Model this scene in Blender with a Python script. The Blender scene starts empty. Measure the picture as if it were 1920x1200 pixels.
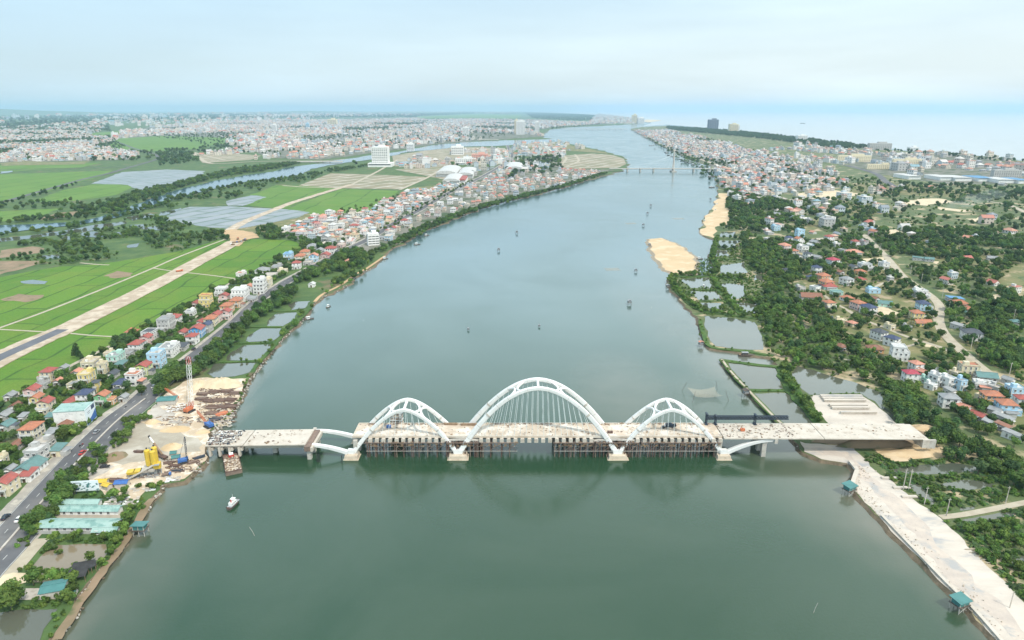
import bpy, math, random
import numpy as np
from mathutils import Vector, Matrix
from mathutils.geometry import tessellate_polygon
R = math.radians
scene = bpy.context.scene
col = scene.collection
random.seed(7)

# ------------------------------------------------------------ camera
H, F, PITCH = 170.0, 1280.0, R(17.15)
SP, CP = math.sin(PITCH), math.cos(PITCH)
cam_d = bpy.data.cameras.new('camera')
cam = bpy.data.objects.new('camera', cam_d)
col.objects.link(cam)
cam.location = (0, 0, H)
cam.rotation_euler = (math.pi/2 - PITCH, 0, 0)
cam_d.sensor_width = 36.0
cam_d.lens = 36.0*F/1920.0
cam_d.clip_start = 1.0
cam_d.clip_end = 200000.0
scene.camera = cam

# ------------------------------------------------------------ world
SUN_EL, SUN_AZ = R(54), R(142)          # azimuth clockwise from +Y
world = bpy.data.worlds.new('World')
scene.world = world
world.use_nodes = True
wt = world.node_tree
for n in list(wt.nodes): wt.nodes.remove(n)
def wn(t, **k):
    n = wt.nodes.new(t)
    for a, b in k.items(): setattr(n, a, b)
    return n
sky = wn('ShaderNodeTexSky', sky_type='NISHITA', sun_disc=False, sun_elevation=SUN_EL, sun_rotation=SUN_AZ,
         altitude=150, air_density=1.0, dust_density=2.0, ozone_density=2.0)
SKY_K = 0.11
skm = wn('ShaderNodeVectorMath', operation='SCALE'); skm.inputs['Scale'].default_value = SKY_K
wt.links.new(sky.outputs[0], skm.inputs[0])
tcw = wn('ShaderNodeTexCoord')
mpw = wn('ShaderNodeMapping'); mpw.inputs['Scale'].default_value = (1.2, 1.2, 9.0)
wt.links.new(tcw.outputs['Generated'], mpw.inputs[0])
nzw = wn('ShaderNodeTexNoise'); nzw.inputs['Scale'].default_value = 2.2; nzw.inputs['Detail'].default_value = 5; nzw.inputs['Roughness'].default_value = .5
wt.links.new(mpw.outputs[0], nzw.inputs['Vector'])
rpw = wn('ShaderNodeMapRange'); rpw.inputs[1].default_value = .38; rpw.inputs[2].default_value = .68
rpw.inputs[3].default_value = .72; rpw.inputs[4].default_value = .97
wt.links.new(nzw.outputs['Fac'], rpw.inputs[0])
mxw = wn('ShaderNodeMix', data_type='RGBA')
wt.links.new(rpw.outputs[0], mxw.inputs['Factor'])
wt.links.new(skm.outputs[0], mxw.inputs[6])
# overcast veil: brightest in a low band above the view, whiter on the side of the sun
sxw = wn('ShaderNodeSeparateXYZ'); wt.links.new(tcw.outputs['Generated'], sxw.inputs[0])
cr = wn('ShaderNodeValToRGB'); wt.links.new(sxw.outputs['Z'], cr.inputs[0])
VEIL = ((0.0, (.58, .71, .77)), (.06, (.54, .69, .77)), (.15, (.46, .655, .79)), (.24, (.98, 1.36, 1.60)), (.40, (1.06, 1.40, 1.60)), (.62, (.74, .92, 1.06)), (1.0, (.62, .78, .92)))  # bright band in the middle stops added to lighten the river's reflection
els = cr.color_ramp.elements
while len(els) < len(VEIL): els.new(.5)
for e, (p_, c_) in zip(els, VEIL): e.position = p_; e.color = tuple(k*.5 for k in c_)+(1,)
dt = wn('ShaderNodeVectorMath', operation='DOT_PRODUCT'); dt.inputs[1].default_value = (1.0, 0.0, .0)
wt.links.new(tcw.outputs['Generated'], dt.inputs[0])
sd = wn('ShaderNodeMapRange'); sd.inputs[1].default_value = -.7; sd.inputs[2].default_value = .6
wt.links.new(dt.outputs['Value'], sd.inputs[0])
tn = wn('ShaderNodeMix', data_type='RGBA'); tn.inputs[6].default_value = (1.94, 1.98, 2.0, 1); tn.inputs[7].default_value = (3.1, 2.65, 2.34, 1); wt.links.new(sd.outputs[0], tn.inputs['Factor'])
ve = wn('ShaderNodeVectorMath', operation='MULTIPLY'); wt.links.new(cr.outputs[0], ve.inputs[0]); wt.links.new(tn.outputs[2], ve.inputs[1])
wt.links.new(ve.outputs[0], mxw.inputs[7])
bg = wn('ShaderNodeBackground'); bg.inputs[1].default_value = 1.0
wt.links.new(mxw.outputs[2], bg.inputs[0])
wo = wn('ShaderNodeOutputWorld'); wt.links.new(bg.outputs[0], wo.inputs[0])

sun_d = bpy.data.lights.new('sun', 'SUN')
sun_d.energy = 2.7; sun_d.angle = R(3); sun_d.color = (1, .94, .84)
sun = bpy.data.objects.new('sun', sun_d); col.objects.link(sun)
sdir = Vector((math.sin(SUN_AZ)*math.cos(SUN_EL), math.cos(SUN_AZ)*math.cos(SUN_EL), math.sin(SUN_EL)))
sun.rotation_euler = sdir.to_track_quat('Z', 'Y').to_euler()
sun.location = (0, 0, 900)

vs = scene.view_settings
vs.view_transform = 'Standard'; vs.look = 'None'; vs.gamma = 1.0; vs.use_curve_mapping = False
vs.exposure = 0.34
cy = scene.cycles
cy.max_bounces = 5; cy.diffuse_bounces = 2; cy.glossy_bounces = 2; cy.transmission_bounces = 2
cy.volume_bounces = 2; cy.transparent_max_bounces = 8
cy.use_adaptive_sampling = True; cy.adaptive_threshold = 0.015
cy.use_denoising = True; cy.caustics_reflective = False; cy.caustics_refractive = False
cy.sample_clamp_indirect = 3

# ------------------------------------------------------------ geometry helpers
def tdepth(v, z=0.0): return (H - z)/(SP + (v-600.0)/F*CP)
def G(u, v, z=0.0):
    du, dv = (u-960.0)/F, (v-600.0)/F
    t = (H - z)/(SP + dv*CP)
    return Vector((du*t, t*(CP - dv*SP), z))
def mpp(v, z=0.0): return tdepth(v, z)/F          # metres per photo pixel at that row
def proj(p):
    x, y, z = p
    d = y*CP + (H-z)*SP
    if d < 1: return (-9999, -9999, 1)
    return (960+F*x/d, 600+F*((H-z)*CP - y*SP)/d, d)
def tag(o, label=None, cat=None, group=None, kind=None):
    if label: o['label'] = label
    if cat: o['category'] = cat
    if group: o['group'] = group
    if kind: o['kind'] = kind
    return o
def empty(name, loc=(0, 0, 0), rz=0.0, label=None, cat=None, group=None):
    o = bpy.data.objects.new(name, None); col.objects.link(o)
    o.location = loc; o.rotation_euler = (0, 0, rz); o.empty_display_size = .5
    return tag(o, label, cat, group)

class MB:
    """collects faces; build() links them as one mesh object"""
    def __init__(s): s.v = []; s.f = []; s.m = []
    def face(s, pts, m=0):
        b = len(s.v); s.v += [tuple(p) for p in pts]; s.f.append(tuple(range(b, b+len(pts)))); s.m.append(m); return s
    def box(s, c, d, rz=0.0, m=0, taper=1.0, mat=None, tx=None):
        cx, cy_, cz = c; hx, hy, hz = d[0]/2, d[1]/2, d[2]/2
        b = len(s.v); ca, sa = math.cos(rz), math.sin(rz)
        for k in range(8):
            sx, sy, sz = (1 if k & 1 else -1), (1 if k & 2 else -1), (1 if k & 4 else -1)
            q = taper if sz > 0 else 1
            qx = (tx if tx is not None else q) if sz > 0 else 1
            x, y, z = sx*hx*qx, sy*hy*q, sz*hz
            p = Vector((x, y, z))
            if mat is not None: p = mat @ p; s.v.append((p.x+cx, p.y+cy_, p.z+cz))
            else: s.v.append((cx+x*ca-y*sa, cy_+x*sa+y*ca, cz+z))
        for f in ((0,2,3,1),(4,5,7,6),(0,1,5,4),(2,6,7,3),(0,4,6,2),(1,3,7,5)):
            s.f.append(tuple(b+i for i in f)); s.m.append(m)
        return s
    def beam(s, a, b_, w, h=None, m=0):
        a, b_ = Vector(a), Vector(b_); d = b_-a; L = d.length
        if L < 1e-6: return s
        q = d.to_track_quat('X', 'Z').to_matrix()
        return s.box((a+b_)/2, (L, w, h or w), mat=q, m=m)
    def tube(s, pts, rad, n=8, m=0, caps=True):
        pts = [Vector(p) for p in pts]; N = len(pts)
        if not hasattr(rad, '__len__'): rad = [rad]*N
        b = len(s.v); up = Vector((0, 0, 1))
        for i, p in enumerate(pts):
            t = (pts[min(i+1, N-1)]-pts[max(i-1, 0)]).normalized()
            a = up.cross(t)
            if a.length < .05: a = Vector((1, 0, 0)).cross(t)
            a.normalize(); c = t.cross(a)
            for k in range(n):
                g = 2*math.pi*k/n
                s.v.append(tuple(p + (a*math.cos(g)+c*math.sin(g))*rad[i]))
        for i in range(N-1):
            for k in range(n):
                s.f.append((b+i*n+k, b+i*n+(k+1) % n, b+(i+1)*n+(k+1) % n, b+(i+1)*n+k)); s.m.append(m)
        if caps:
            s.f.append(tuple(b+k for k in range(n))[::-1]); s.m.append(m)
            s.f.append(tuple(b+(N-1)*n+k for k in range(n))); s.m.append(m)
        return s
    def rsweep(s, pts, sizes, side=Vector((0, 1, 0)), m=0):
        """chamfered box section swept along pts; sizes = (width across side, depth)"""
        pts = [Vector(p) for p in pts]; N = len(pts); b = len(s.v)
        for i, p in enumerate(pts):
            t = (pts[min(i+1, N-1)]-pts[max(i-1, 0)]).normalized()
            a = (side - t*side.dot(t)).normalized(); c = t.cross(a)
            w, h = sizes[i][0]/2, sizes[i][1]/2; q = .28
            for (x, y) in ((w, h*(1-q)), (w*(1-q), h), (-w*(1-q), h), (-w, h*(1-q)), (-w, -h*(1-q)), (-w*(1-q), -h), (w*(1-q), -h), (w, -h*(1-q))):
                s.v.append(tuple(p+a*x+c*y))
        for i in range(N-1):
            for k in range(8):
                s.f.append((b+i*8+k, b+(i+1)*8+k, b+(i+1)*8+(k+1) % 8, b+i*8+(k+1) % 8)); s.m.append(m)
        s.f.append(tuple(b+k for k in range(8))); s.m.append(m)
        s.f.append(tuple(b+(N-1)*8+k for k in range(8))[::-1]); s.m.append(m)
        return s
    def mesh(s, name, mats):
        me = bpy.data.meshes.new(name)
        me.from_pydata(s.v, [], s.f)
        for m in (mats if isinstance(mats, (list, tuple)) else [mats]): me.materials.append(m)
        if isinstance(mats, (list, tuple)) and len(mats) > 1: me.polygons.foreach_set('material_index', s.m)
        me.update(); return me
    def build(s, name, mats, parent=None, smooth=False, **k):
        me = s.mesh(name, mats)
        if smooth: me.polygons.foreach_set('use_smooth', [True]*len(me.polygons))
        return inst(name, me, parent, **k)
def inst(name, me, parent=None, loc=(0, 0, 0), rz=0.0, scale=None, label=None, cat=None, group=None, kind=None):
    o = bpy.data.objects.new(name, me); col.objects.link(o)
    o.location = loc
    if rz: o.rotation_euler = (0, 0, rz)
    if scale is not None: o.scale = scale if hasattr(scale, '__len__') else (scale,)*3
    if parent is not None: o.parent = parent
    return tag(o, label, cat, group, kind)

# ------------------------------------------------------------ materials
def rgb(c): return (c[0], c[1], c[2], 1)
MC = {}
def mat(name, c1, c2=None, scale=.5, rough=.85, detail=4, lo=.35, hi=.65, c3=None, scale3=None, lo3=.5, hi3=.62,
        bump=0.0, bscale=None, metallic=0.0, spec=.3, coord='world', rnd=0.0, stretch=None):
    """noise-mottled surface; rnd = per-object brightness spread"""
    if name in MC: return MC[name]
    m = bpy.data.materials.new(name); m.use_nodes = True; nt = m.node_tree; N = nt.nodes; L = nt.links
    b = N['Principled BSDF']; b.inputs['Roughness'].default_value = rough; b.inputs['Metallic'].default_value = metallic
    b.inputs['Specular IOR Level'].default_value = spec
    if coord == 'world':
        g = N.new('ShaderNodeNewGeometry'); vec = g.outputs['Position']
    else:
        g = N.new('ShaderNodeTexCoord'); vec = g.outputs['Object']
    if stretch:
        mp = N.new('ShaderNodeMapping'); mp.inputs['Rotation'].default_value = (0, 0, stretch[0]); mp.inputs['Scale'].default_value = stretch[1]
        L.new(vec, mp.inputs[0]); vec = mp.outputs[0]
    def noise(sc, lo, hi, dt=detail):
        n = N.new('ShaderNodeTexNoise'); n.inputs['Scale'].default_value = sc; n.inputs['Detail'].default_value = dt
        n.inputs['Roughness'].default_value = .62
        L.new(vec, n.inputs['Vector'])
        r = N.new('ShaderNodeMapRange'); r.inputs[1].default_value = lo; r.inputs[2].default_value = hi
        L.new(n.outputs['Fac'], r.inputs[0]); return r.outputs[0]
    def mix(f, a, bb, mode='MIX'):
        x = N.new('ShaderNodeMix'); x.data_type = 'RGBA'; x.blend_type = mode
        for s_, i in ((f, 'Factor'), (a, 6), (bb, 7)):
            if hasattr(s_, 'links'): L.new(s_, x.inputs[i])
            else: x.inputs[i].default_value = s_
        return x.outputs[2]
    c2 = c2 or tuple(k*.75 for k in c1)
    out = mix(noise(scale, lo, hi), rgb(c1), rgb(c2))
    if c3: out = mix(noise(scale3 or scale*.2, lo3, hi3), out, rgb(c3))
    if rnd:
        oi = N.new('ShaderNodeObjectInfo')
        r = N.new('ShaderNodeMapRange'); r.inputs[3].default_value = 1-rnd; r.inputs[4].default_value = 1+rnd
        L.new(oi.outputs['Random'], r.inputs[0])
        h = N.new('ShaderNodeHueSaturation'); L.new(r.outputs[0], h.inputs['Value']); L.new(out, h.inputs['Color']); out = h.outputs[0]
    L.new(out, b.inputs['Base Color'])
    if bump:
        n = N.new('ShaderNodeTexNoise'); n.inputs['Scale'].default_value = bscale or scale*4; n.inputs['Detail'].default_value = 3
        L.new(vec, n.inputs['Vector'])
        bp = N.new('ShaderNodeBump'); bp.inputs['Distance'].default_value = bump; bp.inputs['Strength'].default_value = .8
        L.new(n.outputs['Fac'], bp.inputs['Height']); L.new(bp.outputs[0], b.inputs['Normal'])
    MC[name] = m; return m

def plots_mat(name, a, b_, line, w, h, ang, mortar=.6, noise_c=None, spec=.2, rough=.8):
    """fields divided into plots by low bunds"""
    m = bpy.data.materials.new(name); m.use_nodes = True; nt = m.node_tree; N = nt.nodes; L = nt.links
    p = N['Principled BSDF']; p.inputs['Roughness'].default_value = rough; p.inputs['Specular IOR Level'].default_value = spec
    g = N.new('ShaderNodeNewGeometry')
    # warp a little so that no bund is ruler straight
    nz = N.new('ShaderNodeTexNoise'); nz.inputs['Scale'].default_value = .012; nz.inputs['Detail'].default_value = 2
    L.new(g.outputs['Position'], nz.inputs['Vector'])
    sc = N.new('ShaderNodeVectorMath'); sc.operation = 'SCALE'; sc.inputs['Scale'].default_value = 22
    L.new(nz.outputs['Color'], sc.inputs[0])
    ad = N.new('ShaderNodeVectorMath'); ad.operation = 'ADD'; L.new(g.outputs['Position'], ad.inputs[0]); L.new(sc.outputs[0], ad.inputs[1])
    mp = N.new('ShaderNodeMapping'); mp.inputs['Rotation'].default_value = (0, 0, ang); L.new(ad.outputs[0], mp.inputs[0])
    br = N.new('ShaderNodeTexBrick'); br.inputs['Scale'].default_value = 1.0
    br.inputs['Brick Width'].default_value = w; br.inputs['Row Height'].default_value = h
    br.inputs['Mortar Size'].default_value = mortar; br.inputs['Mortar Smooth'].default_value = .6
    br.inputs['Color1'].default_value = rgb(a); br.inputs['Color2'].default_value = rgb(b_); br.inputs['Mortar'].default_value = rgb(line)
    br.inputs['Bias'].default_value = 0
    L.new(mp.outputs[0], br.inputs['Vector'])
    def nmix(prev, scale, lo, hi, c, amt):
        n = N.new('ShaderNodeTexNoise'); n.inputs['Scale'].default_value = scale; n.inputs['Detail'].default_value = 5
        n.inputs['Roughness'].default_value = .65; L.new(g.outputs['Position'], n.inputs['Vector'])
        r = N.new('ShaderNodeMapRange'); r.inputs[1].default_value = lo; r.inputs[2].default_value = hi; r.inputs[4].default_value = amt
        L.new(n.outputs['Fac'], r.inputs[0])
        x = N.new('ShaderNodeMix'); x.data_type = 'RGBA'; L.new(r.outputs[0], x.inputs['Factor']); L.new(prev, x.inputs[6]); x.inputs[7].default_value = rgb(c)
        return x.outputs[2]
    o = nmix(br.outputs['Color'], .02, .45, .7, noise_c or tuple(k*1.25 for k in a), .7)
    o = nmix(o, .6, .4, .7, tuple(k*.6 for k in a), .45)
    L.new(o, p.inputs['Base Color'])
    MC[name] = m; return m

def water_mat(name, deep, silt, rough=.10, silt_attr=False, bump=.05, mott=None):
    m = bpy.data.materials.new(name); m.use_nodes = True; nt = m.node_tree; N = nt.nodes; L = nt.links
    p = N['Principled BSDF']; p.inputs['Roughness'].default_value = rough; p.inputs['IOR'].default_value = 1.5
    p.inputs['Specular IOR Level'].default_value = .6
    g = N.new('ShaderNodeNewGeometry')
    n = N.new('ShaderNodeTexNoise'); n.inputs['Scale'].default_value = .011; n.inputs['Detail'].default_value = 5; n.inputs['Distortion'].default_value = .8
    L.new(g.outputs['Position'], n.inputs['Vector'])
    r = N.new('ShaderNodeMapRange'); r.inputs[1].default_value = .35; r.inputs[2].default_value = .7; L.new(n.outputs['Fac'], r.inputs[0])
    x = N.new('ShaderNodeMix'); x.data_type = 'RGBA'; x.inputs[6].default_value = rgb(deep)
    x.inputs[7].default_value = rgb(mott or tuple(k*1.22 for k in deep)); L.new(r.outputs[0], x.inputs['Factor'])
    out = x.outputs[2]
    if silt_attr:
        at = N.new('ShaderNodeAttribute'); at.attribute_name = 'silt'
        n2 = N.new('ShaderNodeTexNoise'); n2.inputs['Scale'].default_value = .05; n2.inputs['Detail'].default_value = 4
        L.new(g.outputs['Position'], n2.inputs['Vector'])
        mm = N.new('ShaderNodeMath'); mm.operation = 'MULTIPLY_ADD'; L.new(n2.outputs['Fac'], mm.inputs[0]); mm.inputs[1].default_value = 1.1; mm.inputs[2].default_value = .42
        m2 = N.new('ShaderNodeMath'); m2.operation = 'MULTIPLY'; m2.use_clamp = True; L.new(mm.outputs[0], m2.inputs[0]); L.new(at.outputs['Fac'], m2.inputs[1])
        y = N.new('ShaderNodeMix'); y.data_type = 'RGBA'; L.new(m2.outputs[0], y.inputs['Factor']); L.new(out, y.inputs[6]); y.inputs[7].default_value = rgb(silt)
        at2 = N.new('ShaderNodeAttribute'); at2.attribute_name = 'milk_sheen'
        z_ = N.new('ShaderNodeMix'); z_.data_type = 'RGBA'; L.new(at2.outputs['Fac'], z_.inputs['Factor']); L.new(y.outputs[2], z_.inputs[6]); z_.inputs[7].default_value = (.085, .145, .155, 1)  # paler upstream: turbid water plus grazing sky reflection painted into the base colour
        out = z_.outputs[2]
    L.new(out, p.inputs['Base Color'])
    if silt_attr:      # wind-ruffled and slack patches
        n3 = N.new('ShaderNodeTexNoise'); n3.inputs['Scale'].default_value = .006; n3.inputs['Detail'].default_value = 6; n3.inputs['Distortion'].default_value = 1.5
        L.new(g.outputs['Position'], n3.inputs['Vector'])
        r3 = N.new('ShaderNodeMapRange'); r3.inputs[1].default_value = .38; r3.inputs[2].default_value = .66; r3.inputs[3].default_value = rough*.75; r3.inputs[4].default_value = rough*1.35
        L.new(n3.outputs['Fac'], r3.inputs[0]); L.new(r3.outputs[0], p.inputs['Roughness'])
    w1 = N.new('ShaderNodeTexNoise'); w1.inputs['Scale'].default_value = .9; w1.inputs['Detail'].default_value = 3; L.new(g.outputs['Position'], w1.inputs['Vector'])
    bp = N.new('ShaderNodeBump'); bp.inputs['Distance'].default_value = bump; bp.inputs['Strength'].default_value = .5
    L.new(w1.outputs['Fac'], bp.inputs['Height']); L.new(bp.outputs[0], p.inputs['Normal'])
    MC[name] = m; return m

def palette_mat(name, cols, rough=.8, dirt=.25):
    """one colour of the list per instance, with stains"""
    m = bpy.data.materials.new(name); m.use_nodes = True; nt = m.node_tree; N = nt.nodes; L = nt.links
    p = N['Principled BSDF']; p.inputs['Roughness'].default_value = rough
    oi = N.new('ShaderNodeObjectInfo')
    cr = N.new('ShaderNodeValToRGB'); cr.color_ramp.interpolation = 'CONSTANT'
    els = cr.color_ramp.elements
    while len(els) < len(cols): els.new(.5)
    for i, c in enumerate(cols): els[i].position = i/len(cols); els[i].color = rgb(c)
    L.new(oi.outputs['Random'], cr.inputs[0])
    tc = N.new('ShaderNodeNewGeometry'); n = N.new('ShaderNodeTexNoise'); n.inputs['Scale'].default_value = .5; n.inputs['Detail'].default_value = 4
    L.new(tc.outputs['Position'], n.inputs['Vector'])
    r = N.new('ShaderNodeMapRange'); r.inputs[1].default_value = .4; r.inputs[2].default_value = .75; r.inputs[4].default_value = dirt
    L.new(n.outputs['Fac'], r.inputs[0])
    x = N.new('ShaderNodeMix'); x.data_type = 'RGBA'; L.new(r.outputs[0], x.inputs['Factor']); L.new(cr.outputs[0], x.inputs[6]); x.inputs[7].default_value = (.16, .14, .12, 1)
    L.new(x.outputs[2], p.inputs['Base Color']); MC[name] = m; return m
# ------------------------------------------------------------ layout helpers
LZ = 1.2
def gp(p, z=LZ):
    if len(p) == 3: return Vector((p[0], p[1], z))       # ('world' point) x, y, anything
    return G(p[0], p[1], z)
def inpoly(x, y, poly):
    c = False; j = len(poly)-1
    for i in range(len(poly)):
        a, b = poly[i], poly[j]
        if (a[1] > y) != (b[1] > y) and x < (b[0]-a[0])*(y-a[1])/(b[1]-a[1])+a[0]: c = not c
        j = i
    return c
def jag(pts, amp, rnd, closed=True, rel=.006):
    """natural, uneven outline: subdivide in ground space and displace"""
    out = []; n = len(pts)
    for i in range(n if closed else n-1):
        a, b = pts[i], pts[(i+1) % n]
        out.append(a); d = (b-a).length; dist = max(150, a.xy.length)
        if dist > 9000: continue
        step = max(5.0, dist*.012); k = int(min(24, d/step))
        if k < 1: continue
        nr = Vector((-(b-a).y, (b-a).x, 0)).normalized(); am = amp*max(1, dist*rel)
        am = min(am, d*.16); ph = rnd.random()*6; f = rnd.uniform(.7, 1.5)
        for j in range(1, k+1):
            s = j/(k+1); e = min(1, 4*s*(1-s)+.3)
            out.append(a.lerp(b, s)+nr*am*e*(.6*math.sin(ph+s*k*f)+rnd.uniform(-.6, .6)))
    if not closed: out.append(pts[-1])
    return out
def sheet_z(pts, layer):
    d = max(p.xy.length for p in pts); d = min(d, 9000)
    return LZ+layer*(.012+d*5e-5)
SHEETS = {}
def sheet(name, px, m, layer=1, amp=.5, seed=0, skirt=0, kind='structure', z=None, lift=0.0, parent=None):
    rnd = random.Random(hash((name, len(px), int(px[0][0]), seed)) & 0xffff if False else int(px[0][0]*7+px[0][1]*13+len(px)*101+seed))
    pts = [gp(p) for p in px]
    zz = sheet_z(pts, layer) if z is None else z
    if z is not None: pts = [gp(p, z) for p in px]
    pts = jag(pts, amp, rnd) if amp else pts
    tri = tessellate_polygon([[Vector((p.x, p.y, 0)) for p in pts]])
    vs_ = [(p.x, p.y, zz+lift) for p in pts]
    area = sum(pts[i].x*pts[(i+1) % len(pts)].y-pts[(i+1) % len(pts)].x*pts[i].y for i in range(len(pts)))
    fs = []
    for t in tri:
        a, b, c = (pts[i] for i in t)
        cr = (b.x-a.x)*(c.y-a.y)-(b.y-a.y)*(c.x-a.x)
        fs.append(tuple(t) if cr > 0 else tuple(t)[::-1])
    mi = [0]*len(fs)
    if skirt:
        n = len(pts); b0 = len(vs_); s = 1 if area > 0 else -1
        for i, p in enumerate(pts):
            d = pts[(i+1) % n]-pts[i-1]; d.z = 0
            nr = Vector((d.y, -d.x, 0)).normalized()*s if d.length > 1e-6 else Vector()
            w = skirt*(1+.5*rnd.random())*(zz+1.0)/2.2
            vs_.append((p.x+nr.x*w, p.y+nr.y*w, -1.0))
        for i in range(n):
            j = (i+1) % n
            f = (i, b0+i, b0+j, j); fs.append(f if s > 0 else f[::-1]); mi.append(1 if isinstance(m, (list, tuple)) else 0)
    me = bpy.data.meshes.new(name); me.from_pydata(vs_, [], fs)
    for q in (m if isinstance(m, (list, tuple)) else [m]): me.materials.append(q)
    me.polygons.foreach_set('material_index', mi); me.update()
    SHEETS.setdefault(name, []).append(px)
    return inst(name, me, parent, kind=kind)
def smooth_line(pts, k=5):
    P = [pts[0]]+list(pts)+[pts[-1]]; out = []
    for i in range(1, len(P)-2):
        for j in range(k):
            t = j/k; a, b, c, d = P[i-1], P[i], P[i+1], P[i+2]
            out.append(.5*((2*b)+(c-a)*t+(2*a-5*b+4*c-d)*t*t+(-a+3*b-3*c+d)*t**3))
    out.append(P[-2]); return out
ROADS = []
def strip(name, px, w, m, layer=2, off=(0, 0), lift=0.0, thick=0.0, block=None, kind='structure', amp=0.0, zz=None, parent=None):
    """ribbon of ground cover along a centre line; w metres (or a list)"""
    c = smooth_line([gp(p) for p in px])
    ws = w if hasattr(w, '__len__') else [w]*len(px)
    W = [np.interp(i/5, range(len(ws)), ws) for i in range(len(c))]
    z0 = (sheet_z(c, layer) if zz is None else zz)+lift
    b = MB(); Lp, Rp = [], []
    rnd = random.Random(int(px[0][0]+px[0][1]))
    zv = [(z0 if zz is not None else LZ+layer*(.012+min(9000, p.xy.length)*5e-5)+lift) for p in c]
    for i, p in enumerate(c):
        d = c[min(i+1, len(c)-1)]-c[max(i-1, 0)]; d.z = 0; n = Vector((-d.y, d.x, 0)).normalized()
        o = np.interp(i/(len(c)-1), (0, 1), off)
        j1, j2 = rnd.uniform(-amp, amp), rnd.uniform(-amp, amp)
        Lp.append(p+n*(o+W[i]/2+j1)); Rp.append(p+n*(o-W[i]/2+j2))
    for i in range(len(c)):
        b.v.append((Lp[i].x, Lp[i].y, zv[i])); b.v.append((Rp[i].x, Rp[i].y, zv[i]))
    for i in range(len(c)-1):
        b.f.append((2*i, 2*i+1, 2*i+3, 2*i+2)); b.m.append(0)
    if thick:
        k0 = len(b.v)
        for i in range(len(c)):
            b.v.append((Lp[i].x, Lp[i].y, zv[i]-thick)); b.v.append((Rp[i].x, Rp[i].y, zv[i]-thick))
        for i in range(len(c)-1):
            b.f.append((2*i, 2*i+2, k0+2*i+2, k0+2*i)); b.m.append(0)
            b.f.append((2*i+1, k0+2*i+1, k0+2*i+3, 2*i+3)); b.m.append(0)
        b.f.append((0, k0, k0+1, 1)); b.m.append(0); e = 2*len(c)-2
        b.f.append((e, e+1, k0+e+1, k0+e)); b.m.append(0)
    if block: ROADS.append((c, block))
    return b.build(name, m, parent, kind=kind)

# ------------------------------------------------------------ ground materials
M = {}
M['land_left'] = mat('land_left', (.045, .095, .027), (.095, .145, .042), .045, c3=(.17, .14, .075), scale3=.02, lo3=.58, hi3=.68, bump=.6, bscale=.35, detail=7)
M['land_right'] = mat('land_right', (.060, .105, .032), (.13, .145, .062), .07, c3=(.40, .32, .20), scale3=.03, lo3=.54, hi3=.62, bump=.6, bscale=.35, detail=7)
M['bank'] = mat('bank', (.17, .13, .085), (.10, .08, .05), .3, bump=.4, bscale=.8)
M['veg'] = mat('veg', (.045, .10, .020), (.075, .13, .03), .09, bump=.5, bscale=.6, c3=(.12, .10, .05), scale3=.05, lo3=.58, hi3=.7)
M['town'] = mat('town', (.22, .20, .17), (.12, .13, .09), .05, c3=(.05, .08, .03), scale3=.03, lo3=.5, hi3=.58)
M['soil'] = mat('soil', (.28, .20, .13), (.20, .15, .09), .06, c3=(.10, .12, .05), scale3=.08, lo3=.58, hi3=.7)
M['scrub'] = mat('scrub', (.20, .18, .08), (.12, .14, .05), .05, c3=(.33, .26, .16), scale3=.07, lo3=.55, hi3=.65)
M['sand'] = mat('sand', (.55, .41, .25), (.49, .36, .21), .03, c3=(.60, .47, .31), scale3=.05, bump=.5, bscale=.25)
M['sand_pale'] = mat('sand_pale', (.62, .52, .36), (.52, .42, .28), .15, bump=.4, bscale=.5)
M['wet_sand'] = mat('wet_sand', (.30, .235, .15), (.22, .17, .11), .2, rough=.5)
M['sea_water'] = water_mat('sea_water', (.29, .31, .31), (.3, .3, .3), rough=.3)
M['site'] = mat('site', (.56, .46, .34), (.45, .35, .24), .10, c3=(.66, .58, .47), scale3=.14, lo3=.5, hi3=.6, bump=.3, bscale=.6)
M['site_grey'] = mat('site_grey', (.38, .34, .27), (.31, .27, .21), .2, c3=(.45, .41, .34), scale3=.05)
M['gravel_pink'] = mat('gravel_pink', (.43, .345, .255), (.35, .275, .20), .12, c3=(.52, .44, .34), scale3=.1, lo3=.46, hi3=.6, bump=.15, bscale=.7, detail=8)
M['gravel_mid'] = mat('gravel_mid', (.54, .465, .39), (.44, .38, .33), .14, c3=(.36, .35, .335), scale3=.12, lo3=.52, hi3=.64, bump=.2, bscale=.9, detail=8)
EA = math.atan2(*(G(1837, 1125)-G(1604, 886)).yx)
M['gravel_pale'] = mat('gravel_pale', (.58, .515, .44), (.47, .42, .36), .16, c3=(.33, .33, .33), scale3=.10, lo3=.54, hi3=.66, bump=.2, bscale=.9, detail=8, stretch=(-EA, (.35, 1, 1)))
M['asphalt'] = mat('asphalt', (.12, .12, .125), (.09, .09, .095), .08, c3=(.16, .155, .15), scale3=.03, stretch=(0, (1, 1, 1)))
M['asphalt_new'] = mat('asphalt_new', (.11, .115, .13), (.14, .145, .16), .08)
M['concrete'] = mat('concrete', (.50, .46, .40), (.40, .36, .31), .15, c3=(.30, .26, .21), scale3=.3, lo3=.56, hi3=.7)
M['path'] = mat('path', (.44, .39, .30), (.36, .31, .23), .2)
M['shoulder'] = mat('shoulder', (.36, .33, .28), (.28, .26, .23), .12, c3=(.44, .40, .33), scale3=.3)
M['path_earth'] = mat('path_earth', (.50, .34, .19), (.42, .29, .17), .08)
M['paint'] = mat('paint', (.62, .62, .58), (.45, .45, .42), .5, rough=.6)
RA = math.atan2(*(G(337, 510)-G(0, 673)).yx)
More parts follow.
